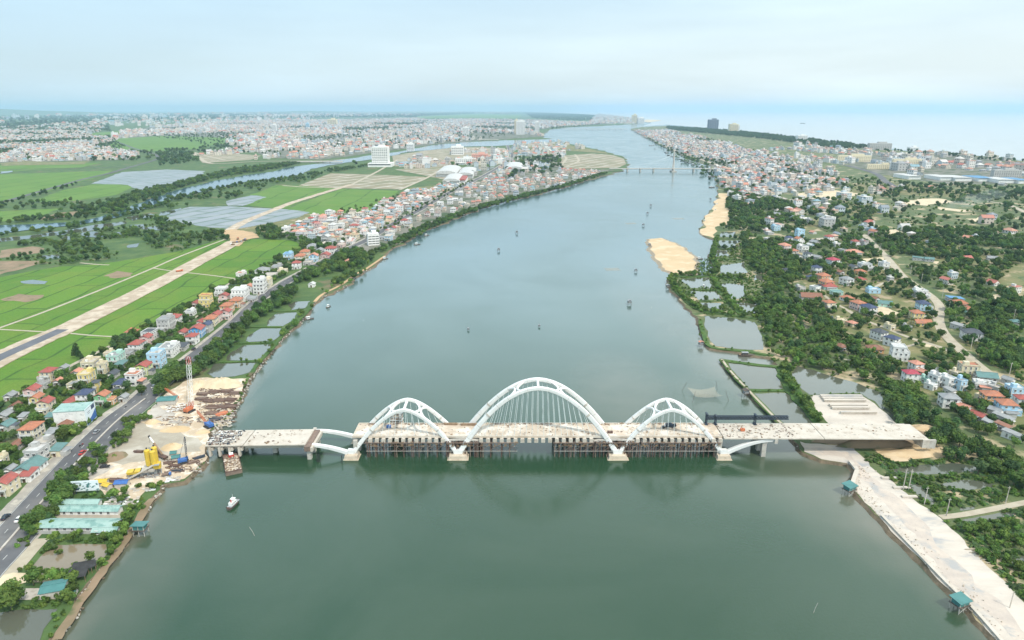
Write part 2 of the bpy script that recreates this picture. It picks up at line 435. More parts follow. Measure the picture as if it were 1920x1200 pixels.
M['rice'] = plots_mat('rice', (.078, .175, .018), (.118, .222, .024), (.036, .090, .014), 84, 27, -RA, mortar=1.4, noise_c=(.16, .21, .03))
M['rice_pale'] = plots_mat('rice_pale', (.115, .215, .035), (.090, .185, .028), (.05, .11, .02), 140, 60, -RA, mortar=2.5, noise_c=(.15, .22, .045))
M['paddy_wet'] = plots_mat('paddy_wet', (.24, .25, .27), (.17, .20, .20), (.06, .10, .04), 110, 34, -RA+.35, mortar=5.5, noise_c=(.30, .30, .29), spec=.35, rough=.4)
M['lots'] = plots_mat('lots', (.33, .27, .19), (.24, .22, .14), (.50, .46, .39), 120, 44, -RA+.5, mortar=5, noise_c=(.13, .16, .07))
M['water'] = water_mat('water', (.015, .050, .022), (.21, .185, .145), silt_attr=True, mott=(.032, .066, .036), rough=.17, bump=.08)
M['pond'] = water_mat('pond', (.075, .085, .062), (.16, .13, .09), rough=.06, bump=.02, mott=(.11, .11, .08))
M['pond_mud'] = water_mat('pond_mud', (.17, .145, .095), (.16, .13, .09), rough=.1, bump=.02, mott=(.26, .19, .12))
M['canal'] = water_mat('canal', (.06, .11, .14), (.16, .13, .09), rough=.1, bump=.03)

# ------------------------------------------------------------ shores
LEFT_SHORE = [(72,1260),(90,1200),(122,1163),(152,1108),(186,1066),(216,1030),(246,985),(276,940),(300,908),(345,902),(384,868),(381,848),(388,815),(430,780),
    (448,745),(465,712),(482,690),(505,660),(534,628),(560,606),(588,568),(612,552),(642,540),(668,518),(690,505),(712,488),(728,470),(762,452),(792,434),(830,419),
    (872,401),(930,381),(975,371),(1000,366),(1060,350),(1118,333),(1160,322),(1178,310),(1172,297),(1150,288),(1105,277),(1062,269),(1040,263),(1012,255),(1030,243),
    (1060,239),(1130,236),(1185,233),(1205,229),(1213,226)]
COAST_N = [(1206,224),(1180,221.5),(1130,217),(1080,213.5),(1030,211.2),(985,209.8)]
RIGHT_SHORE = [(1182,243),(1196,249),(1222,264),(1262,284),(1300,299),(1332,311),(1338,324),(1345,340),(1348,362),(1342,384),(1322,408),(1314,436),(1330,446),(1342,450),
    (1334,470),(1330,482),(1340,500),(1345,506),(1332,516),(1300,515),(1262,515),(1254,522),(1256,538),(1278,566),(1298,584),(1308,594),(1314,615),(1322,640),(1332,653),(1395,662),(1452,672),
    (1459,684),(1412,682),(1372,676),(1352,672),(1364,690),(1392,716),(1412,742),(1455,783),(1466,806),(1490,828),(1505,848),(1540,862),(1590,869),(1604,886),(1594,914),(1621,942),
    (1652,973),(1709,1033),(1774,1101),(1820,1146),(1866,1198),(1905,1245)]
COAST_S = [(2600,470),(2200,340),(1985,310),(1920,302),(1850,293),(1800,290),(1700,283.5),(1640,277),(1560,266),(1500,258.5),(1400,247),(1330,241.5),(1250,236),(1205,238),(1184,241)]
land_l = [(-3000,1300)]+LEFT_SHORE+COAST_N+[(-2500, 61000, 0), (-61000, 61000, 0), (-61000, 400, 0)]
land_l[0] = (-900, 60, 0)
sheet('west_bank_land', [( -900, 60, 0), (-165, 60, 0)]+LEFT_SHORE+COAST_N+[(-2500, 61000, 0), (-61000, 61000, 0), (-61000, 400, 0)],
      [M['land_left'], M['bank']], 0, amp=.9, skirt=3.2)
sheet('east_bank_land', [(150, 60, 0), (1500, 60, 0)]+COAST_S+RIGHT_SHORE, [M['land_right'], M['bank']], 0, amp=.5, skirt=2.6)
sheet('sand_bar', [(1217,448),(1222,470),(1232,487),(1246,503),(1262,512),(1300,514),(1306,492),(1290,472),(1268,458),(1240,446)], [M['sand'], M['wet_sand']], 0, amp=.6, skirt=9, z=.9)
sheet('beach_sand', [(1348,362),(1342,384),(1322,408),(1314,438),(1338,446),(1345,424),(1368,420),(1366,396),(1360,384),(1370,364)], [M['sand'], M['wet_sand']], 1, amp=.7, skirt=2)
sheet('sand_spit', [(1202,228),(1213,224),(1238,225.5),(1240,226.5),(1216,229.5)], M['sand_pale'], 2, amp=0)

sheet('sea_water', [(61000, 900, 0), (61000, 61000, 0), (-2400, 61000, 0), (985,210.3),(1030,211.8),(1080,214),(1130,217.6),(1180,222.1),(1206,224.8),(1216,227),(1222,231),(1205,236.5),(1250,233.5),(1330,240),(1400,246),(1500,257.5),(1600,269.5),(1700,282),(1800,288.5),(1920,300.5),(1985,308.5),(2200,338),(2600,468)], M['sea_water'], 0, amp=0, z=.12)
# water surface: one grid to the horizon, silt where it is shallow
def water_surface():
    xs = np.concatenate([[-61000, -20000, -6000, -1500], np.arange(-700, 1301, 9.0), [1700, 3000, 8000, 20000, 61000]])
    ys = np.concatenate([[-500, 0], np.arange(120, 1000, 9.0), np.arange(1000, 3600, 40.0), [4500, 7000, 12000, 25000, 61000]])
    X, Y = np.meshgrid(xs, ys); pts = np.stack([X.ravel(), Y.ravel()], 1)
    best = np.full(len(pts), 1e9)
    for line, wd in ((LEFT_SHORE, 1.0), (RIGHT_SHORE[10:], 1.25)):
        g = np.array([gp(p)[:2] for p in line])
        for a, b in zip(g[:-1], g[1:]):
            d = b-a; t = np.clip(((pts-a)@d)/max(d@d, 1e-6), 0, 1); q = a+t[:, None]*d
            best = np.minimum(best, np.hypot(*(pts-q).T)*wd)
    silt = np.clip(1-best/10, 0, 1)**1.4*.8
    for (u, v, r, k) in ((1240,500,26,.9),(1265,560,36,.55),(1170,735,20,.45),(1285,600,26,.55),(1340,640,14,.5),(1315,740,10,.3),(1540,870,22,.5),(1630,960,10,.8),(1665,1000,9,.6),
                         (1300,470,22,.4),(1330,420,30,.6),(180,1130,16,.35),(260,1020,12,.3),(1400,670,26,1.0),(1440,676,20,1.0)):
        c = np.array(G(u, v)[:2]); d = np.hypot(*((pts-c)*[1, .45]).T); silt = np.maximum(silt, k*.62*np.clip(1-(d/(r*2.0))**2, 0, 1))
    W, Hh = len(xs), len(ys)
    i = np.arange(W-1)[None, :]+np.arange(Hh-1)[:, None]*W
    f = np.stack([i, i+1, i+1+W, i+W], -1).reshape(-1, 4)
    me = bpy.data.meshes.new('water')
    me.from_pydata([(float(a), float(b), 0.0) for a, b in pts], [], f.tolist())
    at = me.attributes.new('silt', 'FLOAT', 'POINT'); at.data.foreach_set('value', silt.astype(np.float32))
    at = me.attributes.new('milk_sheen', 'FLOAT', 'POINT'); w_ = np.clip((pts[:, 1]-330)/520, 0, 1); at.data.foreach_set('value', (w_*(1-.25*np.sin(pts[:, 0]/61+np.sin(pts[:, 1]/97))**2)*.9).astype(np.float32))
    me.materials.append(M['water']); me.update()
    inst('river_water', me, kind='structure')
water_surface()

# ------------------------------------------------------------ left bank cover
sheet('rice_field', [(-60,780),(0,757),(47,732),(140,682),(215,645),(283,610),(343,572),(395,548),(443,523),(500,498),(538,478),(573,460),(540,450),(493,449),(455,448),(430,452),(400,456),
    (345,470),(283,480),(225,490),(167,497),(110,500),(60,508),(0,520),(-120,560),(-200,700)], M['rice'], 1, amp=.3)
sheet('rice_field', [(462,385),(533,392),(560,380),(630,353),(585,349),(520,347),(480,362),(450,372)], M['rice_pale'], 2, amp=.3)
sheet('rice_field', [(533,393),(600,404),(690,396),(728,374),(752,358),(640,354),(600,368)], M['rice_pale'], 2, amp=.3)
sheet('rice_field', [(-150,330),(0,327),(210,320),(200,327),(83,361),(10,377),(-150,400)], M['rice_pale'], 2, amp=.3)
sheet('rice_field', [(60,378),(117,357),(180,345),(262,346),(216,366),(117,380)], M['rice_pale'], 2, amp=.3)
sheet('rice_field', [(-100,400),(0,396),(113,391),(67,410),(0,416),(-100,425)], M['rice_pale'], 2, amp=.4)
sheet('rice_field', [(200,276),(222,260),(300,255),(446,259),(440,265),(366,280),(233,286)], M['rice_pale'], 2, amp=.5)
sheet('rice_field', [(170,250),(222,246),(230,254),(175,257)], M['rice_pale'], 2, amp=.5)
sheet('rice_field', [(780,219),(900,213),(980,216),(970,222),(860,224),(790,223)], M['rice_pale'], 2, amp=0)
sheet('orchard_field', [(-60,312),(0,310),(190,305),(150,315),(0,322),(-60,324)], M['rice_pale'], 1, amp=.4)
sheet('rice_field', [(396,455),(408,450),(430,452),(330,500),(288,503),(283,482),(340,470)], M['rice'], 2, amp=.3)
sheet('fallow_plot', [(193,518),(220,508),(250,512),(247,518),(215,522)], M['soil'], 2)
sheet('fallow_plot', [(0,562),(35,551),(83,553),(70,562),(48,567)], M['soil'], 2)
sheet('fallow_plot', [(-40,515),(0,490),(75,489),(62,498),(0,515)], M['soil'], 2)
sheet('fallow_plot', [(0,470),(60,462),(84,466),(70,475),(0,484)], M['soil'], 2)
sheet('fallow_plot', [(70,412),(110,399),(153,396),(140,404),(100,411)], M['soil'], 3)
sheet('scrub_meadow', [(420,432),(470,420),(560,395),(600,404),(560,425),(515,440),(480,436),(440,440)], M['scrub'], 1)
sheet('fallow_plot', [(0,306),(40,302),(110,304),(170,302),(160,308),(0,311)], M['scrub'], 2)
sheet('flooded_paddy', [(395,427),(300,412),(320,400),(355,388),(430,387),(540,393),(582,398),(560,408),(500,420),(440,430)], M['paddy_wet'], 3, amp=.4)
sheet('flooded_paddy', [(425,377),(470,366),(500,370),(455,386),(428,386)], M['paddy_wet'], 3, amp=.4)
sheet('flooded_paddy', [(170,345),(205,332),(228,323),(312,318),(385,321),(366,334),(300,348),(262,358),(240,347)], M['paddy_wet'], 3, amp=.4)
sheet('building_plots', [(560,348),(620,325),(720,328),(800,332),(755,355),(640,353)], M['lots'], 2, amp=0)
sheet('building_plots', [(740,318),(820,312),(905,315),(870,345),(800,330)], M['lots'], 2, amp=0)
sheet('scrub_meadow', [(770,352),(850,345),(862,350),(842,360),(800,368),(752,362)], M['scrub'], 2, amp=.2)
sheet('building_plots', [(735,292),(830,277),(900,276),(950,280),(930,300),(840,312),(740,312)], M['lots'], 2, amp=0)
sheet('building_plots', [(1052,292),(1110,288),(1150,291),(1170,298),(1174,308),(1158,315),(1060,317),(1050,310)], M['lots'], 3, amp=0)
sheet('scrub_meadow', [(968,272),(1040,266),(1062,271),(1104,279),(1148,289),(1110,286),(1040,281),(975,278)], M['scrub'], 2, amp=.3)
sheet('building_plots', [(365,290),(440,288),(490,292),(470,300),(380,306)], M['lots'], 2, amp=0)
# canals
sheet('canal', [(-80,424),(0,423),(67,421),(150,416),(217,400),(283,373),(333,357),(400,340),(467,328),(507,323),(550,313),(600,307),(640,300),(700,291),(740,286),(815,272),(870,267),(935,264),(1000,262),
    (1046,261),(1048,266),(1000,270),(930,274),(870,275),(820,280),(760,286),(720,297),(650,305),(610,312),(583,317),(567,327),(520,335),(467,340),(350,367),(283,387),(213,410),(143,423),(67,430),(0,440),(-80,445)], M['canal'], 4, amp=.5)
sheet('canal', [(-80,450),(0,447),(60,441),(117,433),(180,421),(233,415),(238,419),(170,433),(100,442),(40,450),(0,454),(-80,460)], M['pond'], 3, amp=.5)
for q in ([(148,437),(175,434),(205,440),(185,446),(160,444)], [(262,428),(290,424),(322,427),(300,432),(275,432)], [(120,443),(140,444),(132,450),(116,449)], [(245,422),(275,420),(270,427),(245,427)],
          [(213,436),(240,434),(232,440),(216,440)], [(240,460),(262,456),(256,464),(240,465)], [(75,480),(110,477),(115,484),(88,486)], [(38,528),(60,525),(90,528),(84,533),(45,532)],
          [(235,408),(280,400),(290,405),(250,414)], [(300,398),(340,390),(330,398),(300,406)], [(860,316),(900,312),(930,314),(915,320),(870,322)], [(740,304),(800,300),(812,306),(770,312)],
          [(0,322),(25,320),(22,323),(0,326)]):
    sheet('pond', q, M['pond'], 5, amp=.3)
# riverside ponds, left
for q in ([(505,598),(520,588),(556,586),(552,600),(530,612),(500,612)], [(468,628),(490,616),(530,616),(526,628),(510,640),(462,642)], [(430,664),(455,648),(512,646),(500,660),(488,676),(425,676)],
          [(388,700),(402,682),(482,680),(470,698),(440,706),(400,708)], [(540,572),(552,566),(582,565),(572,578),(545,582)]):
    sheet('fish_pond', q, M['pond'], 5, amp=.3)
sheet('fish_pond', [(60,1064),(76,1044),(102,1022),(150,1020),(208,1021),(203,1036),(192,1050),(150,1054),(128,1066),(98,1072)], M['pond_mud'], 5, amp=.3)
sheet('fish_pond', [(-60,1230),(-20,1150),(40,1143),(108,1142),(96,1162),(82,1180),(66,1230)], M['pond'], 5, amp=.3)
# town ground
sheet('town_ground', [(520,440),(552,425),(600,404),(700,392),(755,362),(850,345),(905,320),(960,300),(1055,290),(1060,317),(1150,318),(1120,331),(1060,347),(975,366),(930,377),(870,396),(800,420),(760,440),(700,470),(650,480),(600,470),(560,450)], M['town'], 1)
sheet('town_ground', [(0,290),(60,276),(130,272),(200,280),(262,290),(240,300),(100,303),(0,305),(-80,305),(-80,290)], M['town'], 1)
sheet('town_ground', [(215,250),(300,235),(480,226),(700,222),(900,220),(1000,225),(1150,232),(1040,238),(1000,246),(1020,256),(930,262),(820,270),(740,282),(600,300),(500,296),(470,280),(400,270),(330,262),(210,262)], M['town'], 1)
sheet('sand_dune', [(815,197.5+14),(860,210),(870,211.4),(820,212.2)], M['sand_pale'], 2, amp=0)
sheet('sand_dune', [(880,211.4),(920,210.4),(925,212),(885,213)], M['sand_pale'], 2, amp=0)

# highway and roads
HW = [(-120,1180),(-60,1093),(0,1029),(53,968),(77,940),(160,847),(220,787),(270,748)]
strip('highway', HW, [19,19,19,19,19,19,18,15], M['asphalt'], 4, off=(-1.0, -1.0), block=13)
strip('road_shoulder', HW, [25,25,25,25,25,25,22,19], M['shoulder'], 3, off=(.6, 1.5), amp=.6)
NR = [(262,754),(300,718),(340,688),(380,656),(440,606),(486,562),(540,527),(590,500),(634,475),(684,452),(712,436),(746,415),(790,392),(843,361),(887,340),(933,315),(960,294),(953,277),(948,262)]
strip('road', NR, [15,13.5,12,11.5,11]+[10]*14, M['asphalt'], 4, block=9)
strip('road_shoulder', NR, [20,18,17,16]+[15]*15, M['shoulder'], 3, off=(.8, .5), amp=.5)
for o in (-.6,): strip('median_kerb', HW, .9, M['concrete'], 5, off=(o, o), lift=.25, thick=.35)
for o in (8.1, -10.1): strip('edge_line', HW, .22, M['paint'], 5, off=(o, o))
# dashed lane lines
def dashes(px, off, m, on=3.0, gap=6.5, w=.22, layer=5, a=0, b=1e9):
    c = smooth_line([gp(p) for p in px], 12); mb = MB(); s = 0; nxt = a
    for p, q in zip(c[:-1], c[1:]):
        L = (q-p).length; d = (q-p).normalized(); n = Vector((-d.y, d.x, 0))
        while nxt < s+L and nxt < b:
            k = p+d*(nxt-s)+n*off; z = LZ+layer*(.012+k.xy.length*5e-5)
            mb.face([(k+n*w/2+Vector((0,0,z-k.z))), (k-n*w/2+Vector((0,0,z-k.z))), (k-n*w/2+d*on+Vector((0,0,z-k.z))), (k+n*w/2+d*on+Vector((0,0,z-k.z)))][::-1]); nxt += on+gap
        s += L
    mb.build('lane_dashes', m, kind='structure')
dashes(HW, 3.7, M['paint']); dashes(HW, -5.3, M['paint'])
dashes(NR, 0, M['paint'], b=420)
# new road across the fields
NEWR = [(-80,714),(0,672),(60,645),(123,617),(200,580),(270,545),(337,510),(390,481),(443,453)]
strip('new_road_bed', NEWR, [26,26,24,22,21,21,21,21,22], M['gravel_pink'], 4, lift=.5, thick=.5, amp=.8, block=14)
strip('new_road_asphalt', [(-80,714),(0,672),(60,645),(118,619)], 10, M['asphalt_new'], 4, lift=.56)
sheet('earthworks', [(418,432),(440,430),(478,438),(486,446),(462,450),(448,462),(425,462),(430,446)], M['path_earth'], 5, amp=.5)
strip('new_road_bed', [(425,436),(455,418),(485,405),(513,394),(540,383),(580,370),(633,354),(660,346)], 15, M['gravel_pink'], 5, amp=1)
for px, w in (([(-60,640),(0,615),(70,590),(140,563),(215,533),(287,503),(340,480),(427,447)], 3.2), ([(-20,617),(40,620),(90,623)], 2.2), ([(120,624),(170,629),(222,632)], 2.2),
              ([(287,503),(320,508),(356,512)], 2.5), ([(356,512),(400,517),(443,523)], 2.5), ([(-20,768),(0,757),(47,732),(140,682),(215,645),(240,632)], 3.4),
              ([(421,538),(443,523),(455,516)], 2.5), ([(355,603),(375,590),(395,577)], 2), ([(80,1010),(60,1030),(27,1067),(-10,1092)], 6), ([(150,493),(180,496),(205,497)], 3),
              ([(167,362),(150,354),(200,330)], .1)):
    if w > 1: strip('field_path', px, w, M['path'], 4, block=w*.6)
strip('road', [(-40,384),(10,377),(83,357),(150,338),(205,325),(250,312),(285,302),(297,296),(285,288),(250,278),(230,270),(195,258)], 12, M['asphalt'], 5, block=8)
strip('road', [(-40,320),(0,319),(110,316),(205,314),(250,312)], 8, M['asphalt'], 5, block=8)
strip('road', [(360,285),(375,297),(400,307),(480,303),(560,302),(620,301),(700,294)], 14, M['path'], 5, block=8)
strip('road', [(357,284),(385,292),(420,300)], 12, M['path'], 5, block=8)
strip('road', [(640,353),(570,351),(530,348)], 8, M['path'], 5, block=8)
strip('road', [(660,346),(700,326),(720,315),(745,300)], 8, M['path'], 5, block=8)
strip('road', [(750,356),(775,345),(800,334),(820,322)], 8, M['path'], 5, block=8)
strip('road', [(1050,312),(1062,297),(1052,290)], 8, M['path'], 5, block=8)
strip('road', [(1062,312),(1085,302),(1078,290)], 8, M['path'], 5, block=8)
strip('riverside_path', [(1118,331),(1060,347),(1000,363),(930,378),(870,397),(830,415),(792,430),(762,448),(735,462)], 5, M['path'], 5, block=4)
strip('riverside_path', [(722,480),(690,502),(668,514),(640,534),(605,552),(590,566)], 3.2, M['path_earth'], 5, block=3)
for px in ([(585,575),(556,606),(530,630),(505,660),(482,686),(468,706)], [(556,584),(500,585)], [(528,614),(470,614)], [(512,643),(440,645)], [(488,678),(400,680)]):
    strip('pond_dike', px, 3.0, M['veg'], 5, lift=.5, thick=.5, amp=.6)
strip('seawall_path', [(105,1200),(140,1145),(190,1075),(228,1025),(262,970),(285,935)], 3.4, M['soil'], 5, amp=.5)
sheet('yard_concrete', [(0,1104),(35,1104),(110,1103),(122,1110),(115,1124),(30,1125),(0,1125),(-40,1120),(-40,1102)], M['concrete'], 5, amp=.1)
sheet('gravel_yard', [(0,1080),(25,1074),(60,1075),(110,1078),(118,1090),(90,1093),(50,1092),(20,1100),(-40,1102),(-30,1085)], M['sand_pale'], 4, amp=.3)
sheet('grass_verge', [(80,1008),(50,1036),(0,1062),(-40,1090),(-40,1120),(0,1092),(30,1068),(62,1028)], M['veg'], 2, amp=.3)
sheet('shed_yard', [(110,940),(232,958),(235,992),(225,998),(76,1000),(92,968)], M['site_grey'], 3, amp=.1)
# construction site
sheet('construction_site', [(160,890),(190,868),(205,840),(232,808),(275,776),(300,752),(318,732),(355,712),(372,709),(462,710),(450,742),(432,775),(392,808),(384,845),(386,864),(346,898),(300,905),
    (272,922),(262,938),(218,930),(196,928),(178,905)], M['site'], 4, amp=.5)
sheet('gravel_heap_base', [(190,866),(206,840),(230,812),(262,792),(275,800),(300,806),(345,816),(372,822),(378,846),(330,850),(316,866),(262,866),(230,872)], M['site_grey'], 5, amp=.7)
sheet('yard_asphalt', [(155,890),(170,868),(215,874),(200,886),(170,900)], M['concrete'], 6, amp=.2)
sheet('yard_entrance', [(276,776),(292,758),(306,768),(330,775),(322,790),(290,792)], M['concrete'], 6, amp=.3)

# ------------------------------------------------------------ right bank cover
sheet('gravel_embankment', [(1500,828),(1520,832),(1600,836),(1612,852),(1640,882),(1676,905),(1723,945),(1750,962),(1764,972),(1798,1003),(1837,1047),(1866,1075),(1920,1130),(2010,1220),(1905,1244),
    (1866,1198),(1820,1146),(1774,1101),(1709,1033),(1652,973),(1621,942),(1594,914),(1604,886),(1590,869),(1540,861),(1508,847)], [M['gravel_pale'], M['bank']], 3, amp=.4, skirt=1.5)
sheet('gravel_track', [(1520,840),(1590,848),(1608,868),(1650,905),(1712,960),(1745,1000),(1790,1050),(1850,1110),(1935,1200),(1900,1200),(1812,1112),(1752,1050),(1700,990),(1650,935),(1612,895),(1584,858),(1540,854)], M['gravel_mid'], 4, amp=1.2)
sheet('concrete_yard', [(1519,742),(1560,742),(1612,740),(1640,757),(1664,777),(1685,800),(1560,800),(1545,785),(1530,768)], M['gravel_pale'], 4, amp=.3)
sheet('sand_heap_base', [(1640,842),(1700,840),(1780,839),(1806,842),(1814,852),(1790,856),(1730,860),(1672,866),(1648,852)], M['sand'], 5, amp=.5)
sheet('sand_heap_base', [(1706,798),(1740,797),(1758,805),(1745,810),(1712,811)], M['sand'], 5, amp=.5)
for q in ([(1352,435),(1380,435),(1380,444),(1350,444)], [(1350,451),(1387,451),(1377,464),(1345,465)], [(1342,469),(1365,470),(1368,480),(1340,481)], [(1352,497),(1395,492),(1402,512),(1348,514)],
          [(1275,524),(1330,521),(1335,541),(1295,540)], [(1294,546),(1343,547),(1352,562),(1308,562)], [(1312,568),(1352,568),(1357,579),(1330,578)], [(1342,530),(1395,534),(1396,556),(1375,562),(1358,540)],
          [(1380,568),(1420,570),(1425,587),(1393,585)], [(1320,592),(1370,596),(1415,604),(1430,632),(1431,656),(1390,655),(1342,649),(1327,630)],
          [(1366,680),(1412,686),(1457,691),(1462,708),(1468,729),(1430,730),(1402,729),(1380,706)], [(1406,738),(1440,737),(1478,738),(1500,762),(1528,790),(1540,800),(1480,800),(1452,785),(1425,758)],
          [(1483,700),(1496,686),(1526,694),(1560,705),(1600,716),(1652,736),(1655,760),(1686,786),(1678,792),(1640,752),(1612,737),(1560,738),(1518,740),(1500,726)],
          [(1560,622),(1580,630),(1570,634)], [(1470,592),(1482,600),(1472,605)], [(1490,604),(1505,606),(1528,615),(1518,618),(1500,612)], [(1415,516),(1440,516),(1438,526),(1414,526)],
          [(1668,880),(1720,873),(1784,868),(1832,873),(1849,880),(1842,884),(1736,890),(1678,888)], [(1762,908),(1800,900),(1830,901),(1868,909),(1849,916),(1804,922)],
          [(1700,909),(1720,906),(1740,922),(1752,938),(1749,948),(1729,935)], [(1794,978),(1840,968),(1893,960),(1905,965),(1860,974),(1822,979)], [(1890,1047),(1950,1040),(1950,1055),(1893,1056)],
          [(1893,886),(1950,884),(1950,897),(1905,895)], [(1825,857),(1860,862),(1850,866),(1828,864)], [(1800,952),(1830,948),(1826,955),(1800,958)]):
    sheet('fish_pond', q, M['pond'], 2, amp=.35)
sheet('village_ground', [(1500,500),(1560,480),(1640,470),(1680,490),(1720,540),(1760,590),(1770,640),(1860,700),(1960,740),(1980,840),(1900,820),(1800,770),(1700,720),(1660,670),(1580,640),(1520,600)], M['scrub'], 1, amp=.6)
sheet('town_ground', [(1184,244),(1250,242),(1330,262),(1420,290),(1500,310),(1570,330),(1590,350),(1480,362),(1400,370),(1350,352),(1345,330),(1335,312),(1260,284)], M['town'], 1)
sheet('town_ground', [(1560,300),(1640,285),(1750,288),(1850,295),(1920,320),(1920,345),(1760,345),(1640,325)], M['town'], 1)
for q in ([(1500,362),(1560,356),(1610,362),(1600,372),(1540,376),(1500,372)], [(1690,376),(1760,372),(1790,378),(1740,386),(1700,384)],           [(1760,388),(1820,394),(1810,398),(1765,394)], [(1620,485),(1660,482),(1650,492),(1625,493)], [(1750,490),(1780,487),(1792,492),(1760,497)], [(1830,486),(1860,484),(1870,494),(1835,498)],
          [(1660,432),(1680,430),(1700,440),(1670,444)], [(1400,345),(1500,350),(1490,358),(1420,356)], [(1840,555),(1870,552),(1880,560),(1850,563)], [(1730,640),(1750,645),(1760,655),(1735,650)],
          [(1400,446),(1440,444),(1450,450),(1410,452)], [(1810,410),(1850,405),(1860,412),(1830,416)], [(1640,570),(1665,575),(1680,590),(1655,596),(1640,588)]):
    sheet('sandy_clearing', q, M['sand_pale'], 2, amp=1.0)
for q in ([(1550,385),(1640,380),(1700,388),(1690,400),(1600,404)], [(1700,440),(1760,500),(1820,520),(1920,540),(1920,480),(1840,470),(1780,450)], [(1780,640),(1850,680),(1930,720),(1930,690),(1860,650),(1800,630)],
          [(1480,405),(1540,410),(1530,430),(1495,436)], [(1650,540),(1700,536),(1740,545),(1720,560),(1660,556)], [(1580,345),(1700,345),(1840,362),(1820,372),(1700,366),(1600,362)]):
    sheet('scrub_meadow', q, M['scrub'], 2, amp=1.2)
strip('village_road', [(1620,440),(1660,480),(1690,515),(1712,532),(1745,555),(1762,575),(1760,600),(1770,625),(1800,655),(1840,690),(1880,715),(1960,750)], [8,8,8,8,8,8,8,8,8,8,9,9], M['path'], 4, block=6)
strip('village_road', [(1590,582),(1620,600),(1660,615),(1710,635),(1760,650),(1790,665)], 4.2, M['path'], 4, block=4)
strip('village_road', [(1640,540),(1660,530),(1700,527),(1716,530)], 4, M['path'], 4, block=4)
strip('village_road', [(1535,545),(1560,565),(1590,582)], 3, M['path'], 4, block=3)
strip('village_road', [(1700,650),(1730,642)], 2.6, M['path'], 4)
strip('dirt_road', [(1763,970),(1800,966),(1850,957),(1920,943),(1990,930)], 3.4, M['path'], 5, block=3)
strip('garden_path', [(1568,668),(1590,675),(1632,678)], 2, M['path'], 4)
strip('dirt_road', [(1856,434),(1890,445),(1930,458)], 9, M['path'], 4, block=6)
strip('dirt_road', [(1850,378),(1890,384),(1925,400)], 9, M['path'], 4, block=6)
strip('road', [(1345,322),(1400,324),(1450,324),(1500,325)], 12, M['asphalt'], 4, block=8)
strip('road', [(1585,310),(1640,325),(1660,340),(1680,352)], 16, M['asphalt'], 4, block=8)
strip('road', [(1196,249),(1222,262),(1262,281),(1305,296),(1340,308),(1358,318)], 12, M['path'], 4, block=8)
DIKES = [([(1345,444),(1338,470),(1334,484),(1346,505),(1332,517)], 6), ([(1262,518),(1262,536),(1290,568),(1320,584),(1360,590),(1420,598)], 5), ([(1312,598),(1322,635),(1336,652),(1395,659),(1450,668)], 3.4),
         ([(1262,518),(1300,519),(1335,519),(1400,522)], 7), ([(1338,522),(1352,545),(1368,565),(1390,588)], 7), ([(1296,544),(1340,545)], 3), ([(1310,565),(1350,565),(1420,566)], 3.5),
         ([(1353,675),(1372,700),(1403,733),(1450,782),(1470,800)], 3.4), ([(1360,677),(1412,684),(1460,689)], 4), ([(1404,733),(1440,733),(1475,733)], 3), ([(1466,690),(1478,720),(1500,750),(1545,800)], 9),
         ([(1348,448),(1385,448)], 3), ([(1345,467),(1370,467)], 3), ([(1340,483),(1375,487)], 3)]
for px, w in DIKES:
    strip('pond_dike', px, w, M['veg'], 2, lift=.45, thick=.6, amp=w*.12)
strip('dike_top_path', [(1353,675),(1372,700),(1403,733),(1450,782),(1468,798)], 1.6, M['path'], 2, lift=.62)
# hazy relief on the horizon
def hills():
    for (u0, u1, Y, pk, sd) in ((-900, 420, 23000, 400, 3), (300, 1010, 30000, 110, 5), (-400, 300, 17000, 60, 9)):
        rnd = random.Random(sd); n = 60; b = MB()
        ph = [rnd.random()*6 for _ in range(5)]
        xs = [((u0+(u1-u0)*i/n)-960)/F*Y*1.04 for i in range(n+1)]
        for r_, yy in enumerate((-3500, -1500, 0, 3000)):
            for i, x in enumerate(xs):
                s = i/n; e = math.sin(math.pi*s)**.6 if sd != 3 else max(0, 1-s)**.55*min(1, 1)
                h = pk*e*(.62+.2*math.sin(ph[0]+s*9)+.12*math.sin(ph[1]+s*23)+.06*math.sin(ph[2]+s*51))
                b.v.append((x, Y+yy, [0, .55, 1, 0][r_]*max(0, h)))
        for r_ in range(3):
            for i in range(n):
                a = r_*(n+1)+i; b.f.append((a, a+1, a+n+2, a+n+1)); b.m.append(0)
        b.build('hills', M['land_left'], smooth=True, kind='structure')
hills()
# ------------------------------------------------------------ the arch bridge
M['steel_white'] = mat('steel_white', (.74, .74, .72), (.68, .68, .66), .12, rough=.45, c3=(.62, .60, .57), scale3=.35, lo3=.60, hi3=.74)
M['deck_conc'] = mat('deck_conc', (.56, .47, .37), (.46, .37, .28), .25, c3=(.66, .60, .52), scale3=.12, lo3=.48, hi3=.58, detail=8)
M['deck_clean'] = mat('deck_clean', (.56, .51, .44), (.48, .43, .36), .2, c3=(.36, .30, .24), scale3=.25, lo3=.54, hi3=.70, detail=8)
M['conc_face'] = mat('conc_face', (.52, .49, .44), (.42, .39, .34), .5, c3=(.30, .26, .22), scale3=.8, lo3=.56, hi3=.7)
M['rust'] = mat('rust', (.15, .085, .06), (.09, .06, .05), .8, rough=.7)
M['rust_pale'] = mat('rust_pale', (.25, .18, .14), (.16, .12, .10), .6)
M['steel_dark'] = mat('steel_dark', (.030, .048, .075), (.022, .03, .04), .5, rough=.5)
M['timber'] = mat('timber', (.30, .21, .13), (.20, .13, .08), .8)
M['pedestal'] = mat('pedestal', (.58, .50, .39), (.48, .40, .31), .3, c3=(.34, .25, .17), scale3=.6, lo3=.58, hi3=.7)
M['cable'] = mat('cable', (.70, .76, .76), (.62, .68, .68), .5, rough=.5)
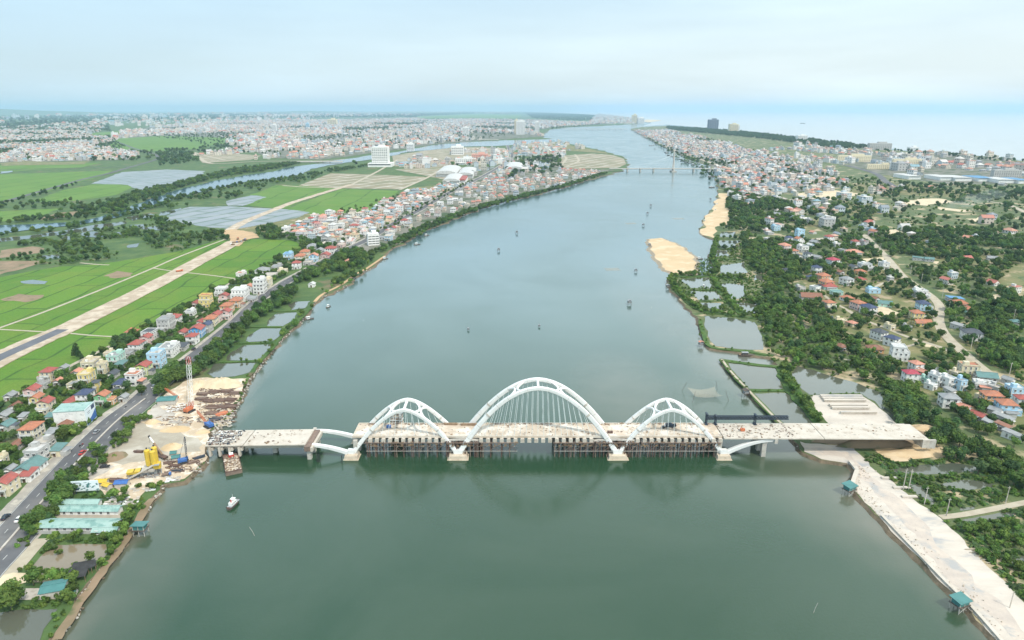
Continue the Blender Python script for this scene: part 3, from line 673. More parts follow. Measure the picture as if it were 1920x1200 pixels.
def WX(u, v=850.0, z=1.5): return G(u, v, z).x
YC = 322.0; YF, YB = 313.0, 331.0; DZ = 11.0
XL, XR = WX(661), WX(1354); X1, X2 = WX(859.5), WX(1157)
bridge = empty('arch_bridge', (0, 0, 0), 0, 'white three-arched river bridge still under construction, crossing the wide river', 'bridge')
prof = lambda s, p: 1-abs(s)**p
def rib_fn(xa, xb, side, zt, yt, p):
    yb = YF if side < 0 else YB; xm = (xa+xb)/2; hw = (xb-xa)/2
    def f(s):
        k = prof(s, p); k2 = math.sin(min(1, k)*math.pi/2)
        return Vector((xm+s*hw, yb+(yt-yb)*k2, 1.6+(zt-1.6)*k))
    return f
ARCHES = [(XL, X1, 25.0, 315.6, 328.8, 1.64, 1.65, 2.3, 12), (X1, X2, 36.6, 316.2, 328.0, 1.88, 1.9, 2.8, 21), (X2, XR, 25.0, 315.6, 328.8, 1.64, 1.65, 2.3, 12)]
for (xa, xb, zt, yf, yb_, p, wt_, wb, nh) in ARCHES:
    fns = []
    for side, yt in ((-1, yf), (1, yb_)):
        f = rib_fn(xa, xb, side, zt, yt, p); fns.append(f)
        ss = [-1+2*i/44 for i in range(45)]
        sz = [(wt_*.9+(wb-wt_)*.5*abs(s)**2, wt_+(wb-wt_)*abs(s)**2) for s in ss]
        rib = MB().rsweep([f(s) for s in ss], sz).build('arch_rib', M['steel_white'], bridge, smooth=False)
        # bolted joint collars seen near the feet
        jb = MB()
        for s in (-.62, .62):
            a, b = f(s-.008), f(s+.008); w = wt_+(wb-wt_)*s*s+.12
            jb.rsweep([a, b], [(w*.95, w), (w*.95, w)])
        for s in (-.86, -.74, -.5, -.37, -.13, .13, .37, .5, .74, .86):
            a, b = f(s-.0016), f(s+.0016); w = wt_+(wb-wt_)*s*s; ww = wt_*.9+(wb-wt_)*.5*s*s
            jb.rsweep([a, b], [(ww+.07, w+.07)]*2)
        jb.build('joint_collar', M['conc_face'], rib, kind='stuff')
        # hangers fan out towards the deck edge
        xm = (xa+xb)/2; ye = YC+side*7.2; smax = .60 if zt > 30 else .56
        hm = None
        for i in range(nh):
            s = -smax+2*smax*i/(nh-1); a = f(s); xd = xm+(a.x-xm)*1.24
            MB().tube([a-Vector((0, 0, .6)), Vector((xd, ye, DZ+.1))], .11, 5).build('hanger', M['cable'], bridge)
    ff, fb = fns
    MB().rsweep([ff(0), ff(0).lerp(fb(0), .5), fb(0)], [(1.2, 1.2)]*3, side=Vector((1, 0, 0))).build('crown_strut', M['steel_white'], bridge)
    for sg in (-1, 1):
        s0 = .27*sg; d = .085 if zt > 30 else .10
        for sd in (-1, 1):
            pts = []
            for i in range(11):
                t = i/10; s = s0+sd*d*(2*t-1)**2*1.0+sd*.012
                q = ff(s).lerp(fb(s), t); pts.append(q)
            MB().rsweep(pts, [(1.05+.5*abs(2*i/10-1)**3, 1.0) for i in range(11)], side=Vector((1, 0, 0))).build('curved_strut', M['steel_white'], bridge)
# side half arches
for side, y in ((-1, YF), (1, YB-.6)):
    for xa, ux, zt in ((XL, 576, 6.6), (XR, 1449, 9.4)):
        xe = WX(ux, 834, 6); pts = []; sz = []
        for i in range(19):
            t = i/18; k = math.sin(t*math.pi/2*1.02)**.95 if ux > 1000 else math.sin(t*math.pi/2)**.9
            z = 1.7+(zt-1.7)*k
            pts.append(Vector((xa+(xe-xa)*t, y+(.8*side*-1)*t, z))); sz.append((1.9, 2.5-1.0*t))
        MB().rsweep(pts, sz).build('half_arch', M['steel_white'], bridge)
        MB().box((xe+(.4 if ux > 1000 else -.4), y+.2, zt-.2), (1.6, 2.6, 2.2)).build('half_arch_cap', M['conc_face'], bridge)
# pedestals with caps
for x, w in ((XL, 7.4), (X1, 10.2), (X2, 10.2), (XR, 7.4)):
    for y in (YF, YB):
        pb = MB().box((x, y, .35), (w, 6.6, 3.2), taper=.86).build('pedestal', M['pedestal'], bridge)
        MB().box((x, y, 2.1), (w*.66, 4.2, .6), taper=.8).box((x, y, -.2), (w*1.06, 7.2, .5)).build('pedestal_step', M['pedestal'], pb)
        MB().box((x, y, 3.0), (w*.40, 2.5, 3.0), taper=.86, tx=1.25).build('arch_springing', M['steel_white'], pb)
# main deck
XA, XB = WX(662, 815, 11), WX(1352, 815, 11)
DW = 15.6
slab = MB().box(((XA+XB)/2, YC, DZ-.35), (XB-XA, DW, .7)).build('deck_slab', M['deck_conc'], bridge)
for sy in (-1, 1):
    MB().box(((XA+XB)/2, YC+sy*(DW/2-.35), DZ+.16), (XB-XA-.6, .5, .32)).build('deck_kerb', M['deck_clean'], slab)
cb_me = None
def xbeams(u0, u1, step):
    global cb_me
    x, x1 = WX(u0, 826, 9.5), WX(u1, 826, 9.5)
    if cb_me is None:
        cb_me = MB().box((0, 0, 0), (1.75, DW+2.6, 1.7)).box((0, -DW/2-1.32, -.1), (2.0, .5, 2.0)).mesh('crossbeam', M['deck_clean'])
    while x < x1:
        inst('crossbeam', cb_me, bridge, (x, YC, DZ-1.56)); x += step
xbeams(694, 836, 3.35); xbeams(902, 1114, 3.5); xbeams(1196, 1352, 3.5)
for u0, u1 in ((836, 900), (1114, 1194)):
    xa, xb = WX(u0, 826, 9.5), WX(u1, 826, 9.5)
    pts = [Vector((xa+(xb-xa)*i/12, YC, DZ-1.7-1.0*abs(2*i/12-1)**2+.2)) for i in range(13)]
    MB().rsweep(pts, [(DW+1.6, 1.2)]*13).build('haunch_girder', M['conc_face'], bridge)
# approach decks
def deck(name, x0, x1, y0, y1, z0, z1, th=1.5, m='deck_clean', skew=0.0):
    b = MB(); n = 8
    for i in range(n+1):
        t = i/n; x = x0+(x1-x0)*t; z = z0+(z1-z0)*t; sk = skew*t*t
        for (y, zz) in ((y0, z), (y1, z), (y1, z-.5), (y1-1.6, z-.5), (y1-2.0, z-th), (y0+2.0, z-th), (y0+1.6, z-.5), (y0, z-.5)):
            b.v.append((x+(sk if y > YC else -sk), y, zz))
    for i in range(n):
        for k in range(8):
            b.f.append((i*8+k, (i+1)*8+k, (i+1)*8+(k+1) % 8, i*8+(k+1) % 8)[::-1]); b.m.append(0)
    b.f.append(tuple(range(8))); b.f.append(tuple(n*8+k for k in range(8))[::-1]); b.m += [0, 0]
    return b.build(name, M[m], bridge)
xl0, xl1, xl2 = WX(384, 835, 8), WX(455, 835, 8), WX(583, 830, 8)
deck('approach_deck', xl0, xl1-.25, 310.6, 328, 7.6, 7.9, 2.7); deck('approach_deck', xl1+.25, xl2-2.2, 310.6, 328, 7.9, 8.4, 2.7)
MB().box((xl2-1.0, 319.2, 6.4), (3.0, 19.5, 2.6)).build('pier_cap', M['rust_pale'], bridge)
MB().box((xl2+.9, 319.2, 5.9), (1.6, 19.0, 2.2)).build('pier_cap', M['deck_clean'], bridge)
for y in (311.6, 319, 327):
    MB().box((xl2-.6, y, 2.2), (2.0, 2.2, 6.4)).build('pier', M['conc_face'], bridge)
for u in (394, 412, 431, 449, 506):
    x = WX(u, 840, 6)
    if u == 506: MB().box((x, 319, 3), (2.0, 3, 6)).build('pier', M['conc_face'], bridge); continue
    MB().box((x, 311.2, 4.2), (1.1, 1.6, 5.0)).box((x+1.2, 319.3, 5.6), (1.2, 17, 1.6)).box((x, 320, 2.5), (1.0, 2, 5.6)).box((x, 327, 2.5), (1.0, 1.6, 5.6)).build('pier', M['deck_clean'], bridge)
xr0, xr1, xr2 = WX(1353, 815, 11), WX(1540, 815, 11), WX(1718, 815, 10)
deck('approach_deck', xr0+.3, xr1-.2, 312.2, 330, 10.95, 10.9); deck('approach_deck', xr1+.2, xr2, 312.2, 330, 10.9, 10.6)
MB().box((xr2+1.6, 321, 8.0), (3.4, 18.4, 4.4)).build('abutment', M['deck_clean'], bridge)
MB().box((xr2+4.6, 312.8, 7.6), (4.6, 1.2, 4.6)).build('abutment_wing', M['conc_face'], bridge)
for u in (1432,):
    x = WX(u, 835, 6)
    for y in (314.4, 321, 327.6): MB().box((x, y, 4), (2.2, 2.2, 10.6)).build('pier', M['conc_face'], bridge)
    MB().box((x, 321, 8.6), (2.6, 16, 1.5)).build('pier_cap', M['conc_face'], bridge)
for y in (313.8, 321, 328.2): MB().box((XB-1.2, y, 4), (2.2, 2.0, 10.4)).build('pier', M['conc_face'], bridge)
for y in (313.8, 321, 328.2): MB().box((XA+1.6, y, 4), (2.0, 2.0, 10.4)).build('pier', M['conc_face'], bridge)
# embankment retaining earth under the right approach
sheet('abutment_fill', [(1520,830),(1600,835),(1735,833),(1738,812),(1700,800),(1560,803)], M['soil'], 6, amp=.3)

# falsework: steel piles and frames under the deck, one set per span
rnd = random.Random(21)
pile_me = MB().tube([(0, 0, -1.5), (0, 0, 9.0)], .30, 8).mesh('pile', M['rust'])
pile2_me = MB().tube([(0, 0, -1.5), (0, 0, 9.0)], .24, 8).mesh('pile', M['rust_pale'])
def falsework(u0, u1, label, step=4.6):
    x0, x1 = WX(u0, 845, 3), WX(u1, 845, 3)
    t = empty('falsework', (x0, YC, 0), 0, label, 'falsework', 'temporary pile frames under the bridge deck')
    x = 0.0; n = 0
    while x < x1-x0:
        for y in (-9.0, -3.5, 3.5, 9.0):
            k = 2 if (y == -9.0 and rnd.random() < .3) else 1
            for j in range(k):
                inst('pile', pile_me if rnd.random() < .7 else pile2_me, t, (x+j*.95+rnd.uniform(-.15, .15), y+rnd.uniform(-.2, .2), 0))
        MB().box((x+.4, 0, 7.9), (.5, 19.4, .55)).build('header_beam', M['rust'] if n % 2 else M['rust_pale'], t)
        x += step*rnd.uniform(.7, 1.3); n += 1
    L = x1-x0
    for y in (-9.6, -4.5, 4.5, 9.2):
        MB().box((L/2, y, 8.35), (L+2, .35, .4)).build('runner_beam', M['rust_pale'], t)
        MB().box((L/2, y-.3, 3.9), (L+1, .14, .2)).build('brace', M['conc_face'], t)
    nb = int(L/4)
    for i in range(nb):
        xa = L*i/nb
        MB().beam((xa, -9.3, 3.8), (xa+L/nb, -9.3, 7.6), .16).build('brace', M['rust_pale'], t)
        if i % 2: MB().beam((xa+L/nb, -9.25, 3.8), (xa, -9.25, 7.6), .16).build('brace', M['rust'], t)
    # planks and hanging boards below the deck edge
    b = MB()
    for i in range(int(L*1.1)):
        b.box((rnd.uniform(0, L), -9.4+rnd.uniform(-.3, .3), rnd.uniform(6.4, 8.8)), (rnd.uniform(.3, 1.6), .12, rnd.uniform(.2, 1.1)))
    b.build('hanging_boards', M['timber'], t, kind='stuff')
falsework(690, 834, 'rusty pile falsework under the left arch span'); falsework(838, 898, 'dense scaffold frame behind the second pier from the left', 2.2)
falsework(902, 968, 'row of brown piles under the left part of the centre span'); falsework(1040, 1112, 'pile frames under the right part of the centre span', 3.0)
falsework(1116, 1196, 'dense scaffold frame behind the third pier from the left', 2.2); falsework(1200, 1346, 'thick cluster of rusty pile frames under the right arch span', 2.9)

# litter and stores on the decks
def clutter(name, x0, x1, y0, y1, z, n, mats, smax=2.2, seed=1, h=.5):
    r = random.Random(seed); b = MB()
    for i in range(n):
        x, y = r.uniform(x0, x1), r.uniform(y0, y1); L = r.uniform(.3, smax)
        b.box((x, y, z+h*.2), (L, r.uniform(.12, .6), r.uniform(.1, h)), rz=r.choice((0, 0, 1.57))+r.gauss(0, .35), m=r.randrange(len(mats)))
    return b.build(name, [M[q] for q in mats], kind='stuff', label='loose boards, bars and debris lying on the concrete', cat='debris')
clutter('deck_debris', XA, XB, YC-7.3, YC+7.3, DZ+.02, 420, ['timber', 'rust_pale', 'deck_clean', 'conc_face', 'gravel_pale', 'deck_conc'], 1.3, 3, .4)
clutter('edge_debris', XA, XB, YC+5.9, YC+7.4, DZ+.02, 240, ['timber', 'rust_pale', 'deck_clean', 'deck_conc'], 1.9, 4, .7)
clutter('steel_scrap', xl0, xl1-5, 311.6, 326.5, 7.9, 420, ['steel_dark', 'conc_face', 'steel_white', 'rust_pale', 'deck_clean'], 2.6, 5, 1.0)
clutter('deck_debris', xl1, xl2-2, 311.6, 327, 8.25, 40, ['timber', 'rust_pale', 'deck_clean'], 1.3, 6)
clutter('deck_debris', xr0, xr0+40, 313.4, 329, 11.02, 180, ['timber', 'rust_pale', 'conc_face', 'deck_clean'], 1.3, 7, .5)
clutter('deck_debris', xr0+40, xr2-3, 313.4, 329, 10.8, 50, ['timber', 'conc_face', 'deck_conc'], 1.1, 8)
# stacks of timber at the back edge
for i, (u, v, L, lab) in enumerate(((845, 796, 7, 'left'), (880, 797, 9, 'second'), (1078, 830, 1.5, 'small'), (1084, 830, 1.5, 'next'))):
    if i > 1: continue
    t = empty('plank_stack', G(u, v, DZ+.02), 0, ('stack of brown planks by the far deck edge, nearer the left arch', 'long stack of brown planks by the far deck edge, nearer the centre arch')[i], 'timber stack')
    for k in range(9): MB().box((rnd.uniform(-.4, .4), (k % 3)*.5-.5, .14+(k//3)*.28), (L, .42, .24)).build('plank', M['timber'], t)
M['blue'] = mat('blue', (.06, .16, .42), (.05, .12, .32), .8, rough=.5)
M['red'] = mat('red', (.50, .05, .04), (.40, .05, .04), .8, rough=.5)
M['orange'] = mat('orange', (.56, .17, .07), (.42, .14, .07), .8, rough=.5)
M['yellow'] = mat('yellow', (.66, .46, .05), (.54, .38, .06), .8, rough=.5)
M['white'] = mat('white', (.80, .80, .78), (.72, .72, .69), .5, rough=.5)
M['teal'] = mat('teal', (.075, .21, .20), (.06, .17, .165), .3, rough=.5)
M['black'] = mat('black', (.03, .03, .03), (.05, .05, .05), .5)
M['dark_glass'] = mat('dark_glass', (.03, .035, .045), (.05, .055, .06), .8, rough=.25, spec=.6)
def tank(u, v, m, lab, L=2.2, w=1.4, h=1.3, name='site_tank', z=DZ):
    o = empty(name, G(u, v, z), 0, lab, 'tank')
    MB().box((0, 0, h/2+.15), (L, w, h)).box((-L*.35, 0, .08), (.15, w*1.05, .16)).box((L*.35, 0, .08), (.15, w*1.05, .16)).build('tank_body', m, o)
    MB().tube([(0, 0, h+.1), (0, 0, h+.35)], .22, 8).build('lid', M['steel_dark'], o)
tank(729, 802, M['blue'], 'blue box tank on the deck under the left arch, beside the concrete tower')
tank(1392, 808, M['orange'], 'orange red box tank on the right approach deck')
tank(1141, 812, M['rust'], 'left one of two brown boxes on the deck right of the centre arch', 1.2, 1.2, 1.0, 'site_box'); tank(1146.5, 812, M['rust'], 'right one of two brown boxes on the deck right of the centre arch', 1.2, 1.2, 1.0, 'site_box')
# scaffold tower seen through the left arch
def scaffold_tower():
    g = G(740, 797, DZ); t = empty('scaffold_tower', (g.x, 334.5, 0), 0, 'pale scaffold tower with wrapped floors seen through the left arch', 'scaffold tower')
    for sx in (-3.0, -1, 1, 3.0):
        for sy in (-1.5, 1.5): MB().box((sx, sy, 7.2), (.35, .35, 16.6)).build('post', M['rust_pale'], t)
    for k in range(8):
        z = 1+2.05*k
        MB().box((0, 0, z), (6.8, 3.6, .5)).build('platform', M['white'] if k % 2 else M['deck_clean'], t)
        for j in range(3):
            MB().box((-2+2*j+rnd.uniform(-.3, .3), -1.75, z+rnd.uniform(.5, .9)), (1.3, .1, rnd.uniform(.5, 1.3))).build('board', M[rnd.choice(['white', 'timber', 'deck_clean'])], t)
scaffold_tower()
# launching gantry standing on the far side of the right approach deck
def gantry():
    a, b = G(1327, 789, 14.6), G(1480, 786, 14.6); y = 328.6; L = b.x-a.x
    t = empty('launching_gantry', (a.x, y, DZ), 0, 'long dark blue truss girder launcher standing along the right approach deck', 'gantry')
    for dy in (-.7, .7):
        for z in (3.1, 4.5): MB().box((L/2, dy, z), (L, .36, .42)).build('chord', M['steel_dark'], t)
    n = 26
    for i in range(n):
        xa, xb = L*i/n, L*(i+1)/n
        bb = MB()
        for dy in (-.7, .7): bb.beam((xa, dy, 3.1), ((xa+xb)/2, dy, 4.5), .26).beam(((xa+xb)/2, dy, 4.5), (xb, dy, 3.1), .26)
        bb.box((xa, 0, 4.5), (.12, 1.4, .12)).build('truss_panel', M['steel_dark'], t)
    for x, top in ((.3, 6.2), (L*.60, 5.6), (L*.12, 5.0)):
        for dy in (-1.1, 1.1): MB().box((x, dy, top/2-.2), (.5, .4, top)).build('leg', M['steel_dark'], t)
        MB().box((x, 0, top-.2), (1.0, 2.9, .5)).box((x, 0, .2), (1.6, 2.8, .4)).build('leg_frame', M['steel_dark'], t)
    MB().box((L*.60, 0, 5.2), (2.0, 1.2, 1.0), taper=.4).build('winch', M['steel_dark'], t)
gantry()
# small machines on the deck
def concrete_mixer_site():
    g = G(1252, 802, DZ); t = empty('drum_mixer', g, .1, 'dark trailer mixer with round white drum end on the deck below the right arch', 'mixer')
    MB().box((0, 0, .9), (6.5, 1.6, .3)).build('frame', M['steel_dark'], t)
    MB().tube([(-1.6, 0, 1.7), (-1.0, 0, 1.8), (1.6, 0, 1.8), (2.6, 0, 1.6)], [.5, 1.0, 1.0, .5], 10).build('drum', M['steel_dark'], t)
    MB().tube([(-1.75, -.1, 1.7), (-1.95, -.1, 1.7)], .95, 12).build('drum_end', M['white'], t)
    for x in (-2.4, 2.2):
        for y in (-.9, .9): MB().tube([(x, y-.15, .45), (x, y+.15, .45)], .45, 10).build('wheel', M['black'], t)
    MB().box((3.6, 0, 1.4), (1.4, 1.5, 1.4), taper=.8).build('engine_box', M['steel_dark'], t)
concrete_mixer_site()
# bollard piles left of the bridge
for i, (u, v) in enumerate(((594.5, 866), (597, 866), (600, 866), (597, 851), (641, 868))):
    g = G(u, v, 0)
    MB().tube([(0, 0, -1), (.2, .1, 4.2)], .22, 6).build('mooring_pile', M['black'], label=('leftmost thin dark pile standing in the water beneath the open gap', 'middle thin dark pile standing in the water beneath the open gap', 'rightmost of three thin dark piles beneath the open gap', 'thin dark pile behind the trio under the open gap', 'single short dark pile just left of the leftmost pedestal')[i], cat='pile').location = g
# ------------------------------------------------------------ vegetation meshes
def leaf_mat(name, c, c_hi, spread=.34):
    m = bpy.data.materials.new(name); m.use_nodes = True; nt = m.node_tree; N = nt.nodes; L = nt.links
    p = N['Principled BSDF']; p.inputs['Roughness'].default_value = .75; p.inputs['Specular IOR Level'].default_value = .15
    oi = N.new('ShaderNodeObjectInfo'); tc = N.new('ShaderNodeTexCoord')
    n = N.new('ShaderNodeTexNoise'); n.inputs['Scale'].default_value = .9; n.inputs['Detail'].default_value = 3
    L.new(tc.outputs['Object'], n.inputs['Vector'])
    r = N.new('ShaderNodeMapRange'); r.inputs[1].default_value = .35; r.inputs[2].default_value = .68; L.new(n.outputs['Fac'], r.inputs[0])
    x = N.new('ShaderNodeMix'); x.data_type = 'RGBA'; x.inputs[6].default_value = rgb(c); x.inputs[7].default_value = rgb(c_hi); L.new(r.outputs[0], x.inputs['Factor'])
    h = N.new('ShaderNodeHueSaturation')
    r2 = N.new('ShaderNodeMapRange'); r2.inputs[3].default_value = 1-spread; r2.inputs[4].default_value = 1+spread*1.3; L.new(oi.outputs['Random'], r2.inputs[0])
    mm = N.new('ShaderNodeMath'); mm.operation = 'MULTIPLY'; mm.inputs[1].default_value = 17.31; L.new(oi.outputs['Random'], mm.inputs[0])
    fr = N.new('ShaderNodeMath'); fr.operation = 'FRACT'; L.new(mm.outputs[0], fr.inputs[0])
    r3 = N.new('ShaderNodeMapRange'); r3.inputs[3].default_value = .478; r3.inputs[4].default_value = .515; L.new(fr.outputs[0], r3.inputs[0])
    L.new(r3.outputs[0], h.inputs['Hue']); L.new(r2.outputs[0], h.inputs['Value']); L.new(x.outputs[2], h.inputs['Color'])
    L.new(h.outputs[0], p.inputs['Base Color'])
    tr = N.new('ShaderNodeBsdfTranslucent'); L.new(h.outputs[0], tr.inputs[0])
    ms = N.new('ShaderNodeMixShader'); ms.inputs[0].default_value = .22; L.new(p.outputs[0], ms.inputs[1]); L.new(tr.outputs[0], ms.inputs[2])
    L.new(ms.outputs[0], N['Material Output'].inputs[0]); return m
M['leaf'] = leaf_mat('leaf', (.054, .112, .028), (.120, .185, .042)); M['leaf_light'] = leaf_mat('leaf_light', (.085, .16, .032), (.15, .23, .05))
M['leaf_dark'] = leaf_mat('leaf_dark', (.038, .084, .032), (.080, .135, .044)); M['bark'] = mat('bark', (.16, .12, .09), (.10, .08, .06), 1.0)
def crown_mesh(seed, w, h, nl, nq, q, m, cone=False):
    """leaf clumps in lobes round a lumpy core, base at z 0"""
    r = random.Random(seed); b = MB(); lobes = []
    for i in range(nl):
        a = r.random()*6.28; k = math.sqrt(r.random())*.30*w; z = h*(.28+.5*r.random())
        if cone: k *= 1-z/h; rr = w*.30*(1.15-z/h)
        else: rr = w*r.uniform(.20, .30)
        lobes.append((k*math.cos(a), k*math.sin(a), z, rr, rr*r.uniform(.7, 1.0)*(1.5 if cone else 1)))
    lobes.append((0, 0, h*.45, w*.3, h*.34))
    for (x, y, z, rr, rh) in lobes:                      # cores
        n0 = len(b.v); rings = ((-.7, .7), (0, 1), (.7, .7))
        b.v.append((x, y, z-rh*.8))
        for (zz, s) in rings:
            for k in range(6):
                a = k*1.047+zz; j = r.uniform(.72, .95); b.v.append((x+rr*.86*s*j*math.cos(a), y+rr*.86*s*j*math.sin(a), z+rh*.8*zz*j))
        b.v.append((x, y, z+rh*.8))
        for k in range(6):
            k2 = (k+1) % 6
            b.f.append((n0, n0+1+k2, n0+1+k)); b.f.append((n0+19, n0+13+k, n0+13+k2)); b.m += [0, 0]
            for q_ in (0, 6): b.f.append((n0+1+q_+k, n0+1+q_+k2, n0+7+q_+k2, n0+7+q_+k)); b.m.append(0)
    for i in range(nq):
        x, y, z, rr, rh = lobes[r.randrange(len(lobes))]
        d = Vector((r.gauss(0, 1), r.gauss(0, 1), r.gauss(.35, 1))).normalized(); s = r.uniform(.8, 1.12)
        c = Vector((x+d.x*rr*s, y+d.y*rr*s, z+d.z*rh*s))
        nrm = (d+Vector((r.gauss(0, .5), r.gauss(0, .5), r.gauss(.2, .5)))).normalized()
        t = nrm.cross(Vector((r.gauss(0, 1), r.gauss(0, 1), r.gauss(0, 1)))).normalized(); u = nrm.cross(t)
        a, bb = q*r.uniform(.6, 1.3)/2, q*r.uniform(.5, 1.0)/2
        b.face([c+t*a, c+u*bb, c-t*a, c-u*bb])
    return b.mesh('crown', m)
def trunk_mesh(h, r0, lean=.2, seed=0, top=None):
    r = random.Random(seed); b = MB(); L = Vector((r.uniform(-lean, lean), r.uniform(-lean, lean), 0))
    b.tube([(0, 0, -.3), L*.4+Vector((0, 0, h*.5)), L+Vector((0, 0, h))], [r0, r0*.75, r0*.5], 6)
    for k in range(3):
        a = r.random()*6.28; b.tube([L*.6+Vector((0, 0, h*.65)), L+Vector((math.cos(a)*h*.3, math.sin(a)*h*.3, h*1.15))], [r0*.4, r0*.2], 4)
    return b.mesh('trunk', M['bark'])
def palm_mesh(seed, nf=12, L=3.2, z=0):
    r = random.Random(seed); b = MB()
    for k in range(nf):
        a = 6.28*k/nf+r.uniform(-.2, .2); el = r.uniform(.2, 1.2); Lk = L*r.uniform(.8, 1.1); d = Vector((math.cos(a), math.sin(a), 0)); s = Vector((-d.y, d.x, 0))
        P = [Vector((0, 0, z))+d*(Lk*t*math.cos(el*(1-t*.7)))+Vector((0, 0, Lk*(math.sin(el)*t-.75*t*t))) for t in (0, .3, .6, .85, 1)]
        W = [.08, .45, .5, .32, .05]
        for i in range(4):
            for sg in (-1, 1):
                dr = Vector((0, 0, -.18))
                b.face([P[i], P[i+1], P[i+1]+s*sg*W[i+1]+dr, P[i]+s*sg*W[i]+dr])
    return b.mesh('crown', M['leaf_dark'])
# kinds: crown mesh, trunk mesh, trunk height
KIND = {
 'round': [(crown_mesh(1, 7, 5.4, 8, 330, 1.0, M['leaf']), trunk_mesh(2.4, .22, seed=1), 1.1), (crown_mesh(2, 6.4, 6.4, 9, 330, .95, M['leaf']), trunk_mesh(2.6, .2, seed=2), 1.2), (crown_mesh(3, 8, 5.6, 10, 380, 1.05, M['leaf']), trunk_mesh(2.2, .25, seed=3), 1.0)],
 'dark': [(crown_mesh(4, 6, 6.2, 8, 330, .9, M['leaf_dark']), trunk_mesh(2.2, .2, seed=4), .8), (crown_mesh(5, 6.6, 5.4, 8, 330, .95, M['leaf_dark']), trunk_mesh(2.2, .2, seed=5), .9)],
 'light': [(crown_mesh(6, 5.4, 4.4, 7, 300, .85, M['leaf_light']), trunk_mesh(1.8, .15, seed=6), .6), (crown_mesh(7, 4.8, 5, 7, 300, .8, M['leaf_light']), trunk_mesh(2.0, .15, seed=7), .7)],
 'tall': [(crown_mesh(8, 4.4, 9, 12, 380, .8, M['leaf_dark'], True), trunk_mesh(3.2, .2, seed=8), 1.2)],
 'shrub': [(crown_mesh(9, 3.2, 2.2, 5, 150, .6, M['leaf_light']), None, -.25), (crown_mesh(10, 3.4, 2.4, 5, 150, .65, M['leaf']), None, -.25)],
 'palm': [(palm_mesh(11), None, .1), (palm_mesh(12, 14, 3.6), None, .1)],
}
BLOCK = {}        # occupied ground cells (roads, houses)
CELL = 8.0
def block(x, y, r): BLOCK.setdefault((int(x//CELL), int(y//CELL)), []).append((x, y, r))
def blocked(x, y, r=0.0):
    cx, cy_ = int(x//CELL), int(y//CELL)
    for i in (-2, -1, 0, 1, 2):
        for j in (-2, -1, 0, 1, 2):
            for (a, b, q) in BLOCK.get((cx+i, cy_+j), ()):
                if (a-x)**2+(b-y)**2 < (q+r)**2: return True
    return False
for c, w in ROADS:
    for p, q in zip(c[:-1], c[1:]):
        n = max(1, int((q-p).length/5))
        for i in range(n):
            k = p.lerp(q, i/n); block(k.x, k.y, w/2+1.2)
def polyset(names):
    out = []
    for n in names:
        for px in SHEETS.get(n, ()):
            g = [gp(p) for p in px]
            out.append((min(p.x for p in g), max(p.x for p in g), min(p.y for p in g), max(p.y for p in g), [(p.x, p.y) for p in g]))
    return out
NO_TREE = polyset(['rice_field', 'canal', 'fish_pond', 'pond', 'flooded_paddy', 'gravel_embankment', 'concrete_yard', 'construction_site', 'sand_heap_base', 'sandy_clearing', 'shed_yard',
                   'yard_concrete', 'gravel_yard', 'building_plots', 'fallow_plot', 'sand_bar', 'beach_sand', 'earthworks', 'abutment_fill'])
def in_any(x, y, S):
    for (a, b, c, d, P) in S:
        if a <= x <= b and c <= y <= d and inpoly(x, y, P): return True
    return False
PLANTS = []      # x, y, kind, scale, zone
def fill(zone, px, per, kinds, smin, smax, n_max=6000, clear=True, gap=0.0, seed=0):
    """scatter trees over a ground polygon; per = square metres per tree; kinds like 'round:3,dark:1'"""
    P = [(p.x, p.y) for p in (gp(q) for q in px)]; r = random.Random(int(px[0][0]*3+px[0][1]+seed))
    x0, x1 = min(p[0] for p in P), max(p[0] for p in P); y0, y1 = min(p[1] for p in P), max(p[1] for p in P)
    q_ = .78 if zone in ('east wood', 'pond side grove', 'village gardens', 'west marsh', 'lower east marsh') else 1.0
    per *= q_*.95; smin *= q_; n_max = int(n_max*1.6)
    n = int(min(n_max*6, (x1-x0)*(y1-y0)/per)); ks = []
    for t in kinds.split(','):
        a, _, b = t.partition(':'); ks += [a]*int(b or 1)
    cnt = 0
    ph = [r.random()*6 for _ in range(4)]
    for i in range(n):
        x, y = r.uniform(x0, x1), r.uniform(y0, y1)
        if not inpoly(x, y, P): continue
        if gap and (math.sin(x/23+ph[0]+1.7*math.sin(y/37+ph[1]))+math.sin(y/29+ph[2]+1.5*math.sin(x/41+ph[3])))/2 < gap: continue
        s = r.uniform(smin, smax)
        if clear and in_any(x, y, NO_TREE): continue
        if blocked(x, y, 1.5*s): continue
        PLANTS.append((x, y, r.choice(ks), s, zone)); cnt += 1
        if cnt >= n_max: break
def line(zone, px, step, kinds, smin, smax, wid=2.0, seed=0):
    c = smooth_line([gp(p) for p in px]); r = random.Random(int(px[0][0]+seed)); ks = []
    for t in kinds.split(','):
        a, _, b = t.partition(':'); ks += [a]*int(b or 1)
    for p, q in zip(c[:-1], c[1:]):
        n = (q-p).length/step; n = int(n)+(r.random() < n-int(n))
        for i in range(n):
            k = p.lerp(q, r.random()); PLANTS.append((k.x+r.gauss(0, wid/2), k.y+r.gauss(0, wid/2), r.choice(ks), r.uniform(smin, smax), zone))
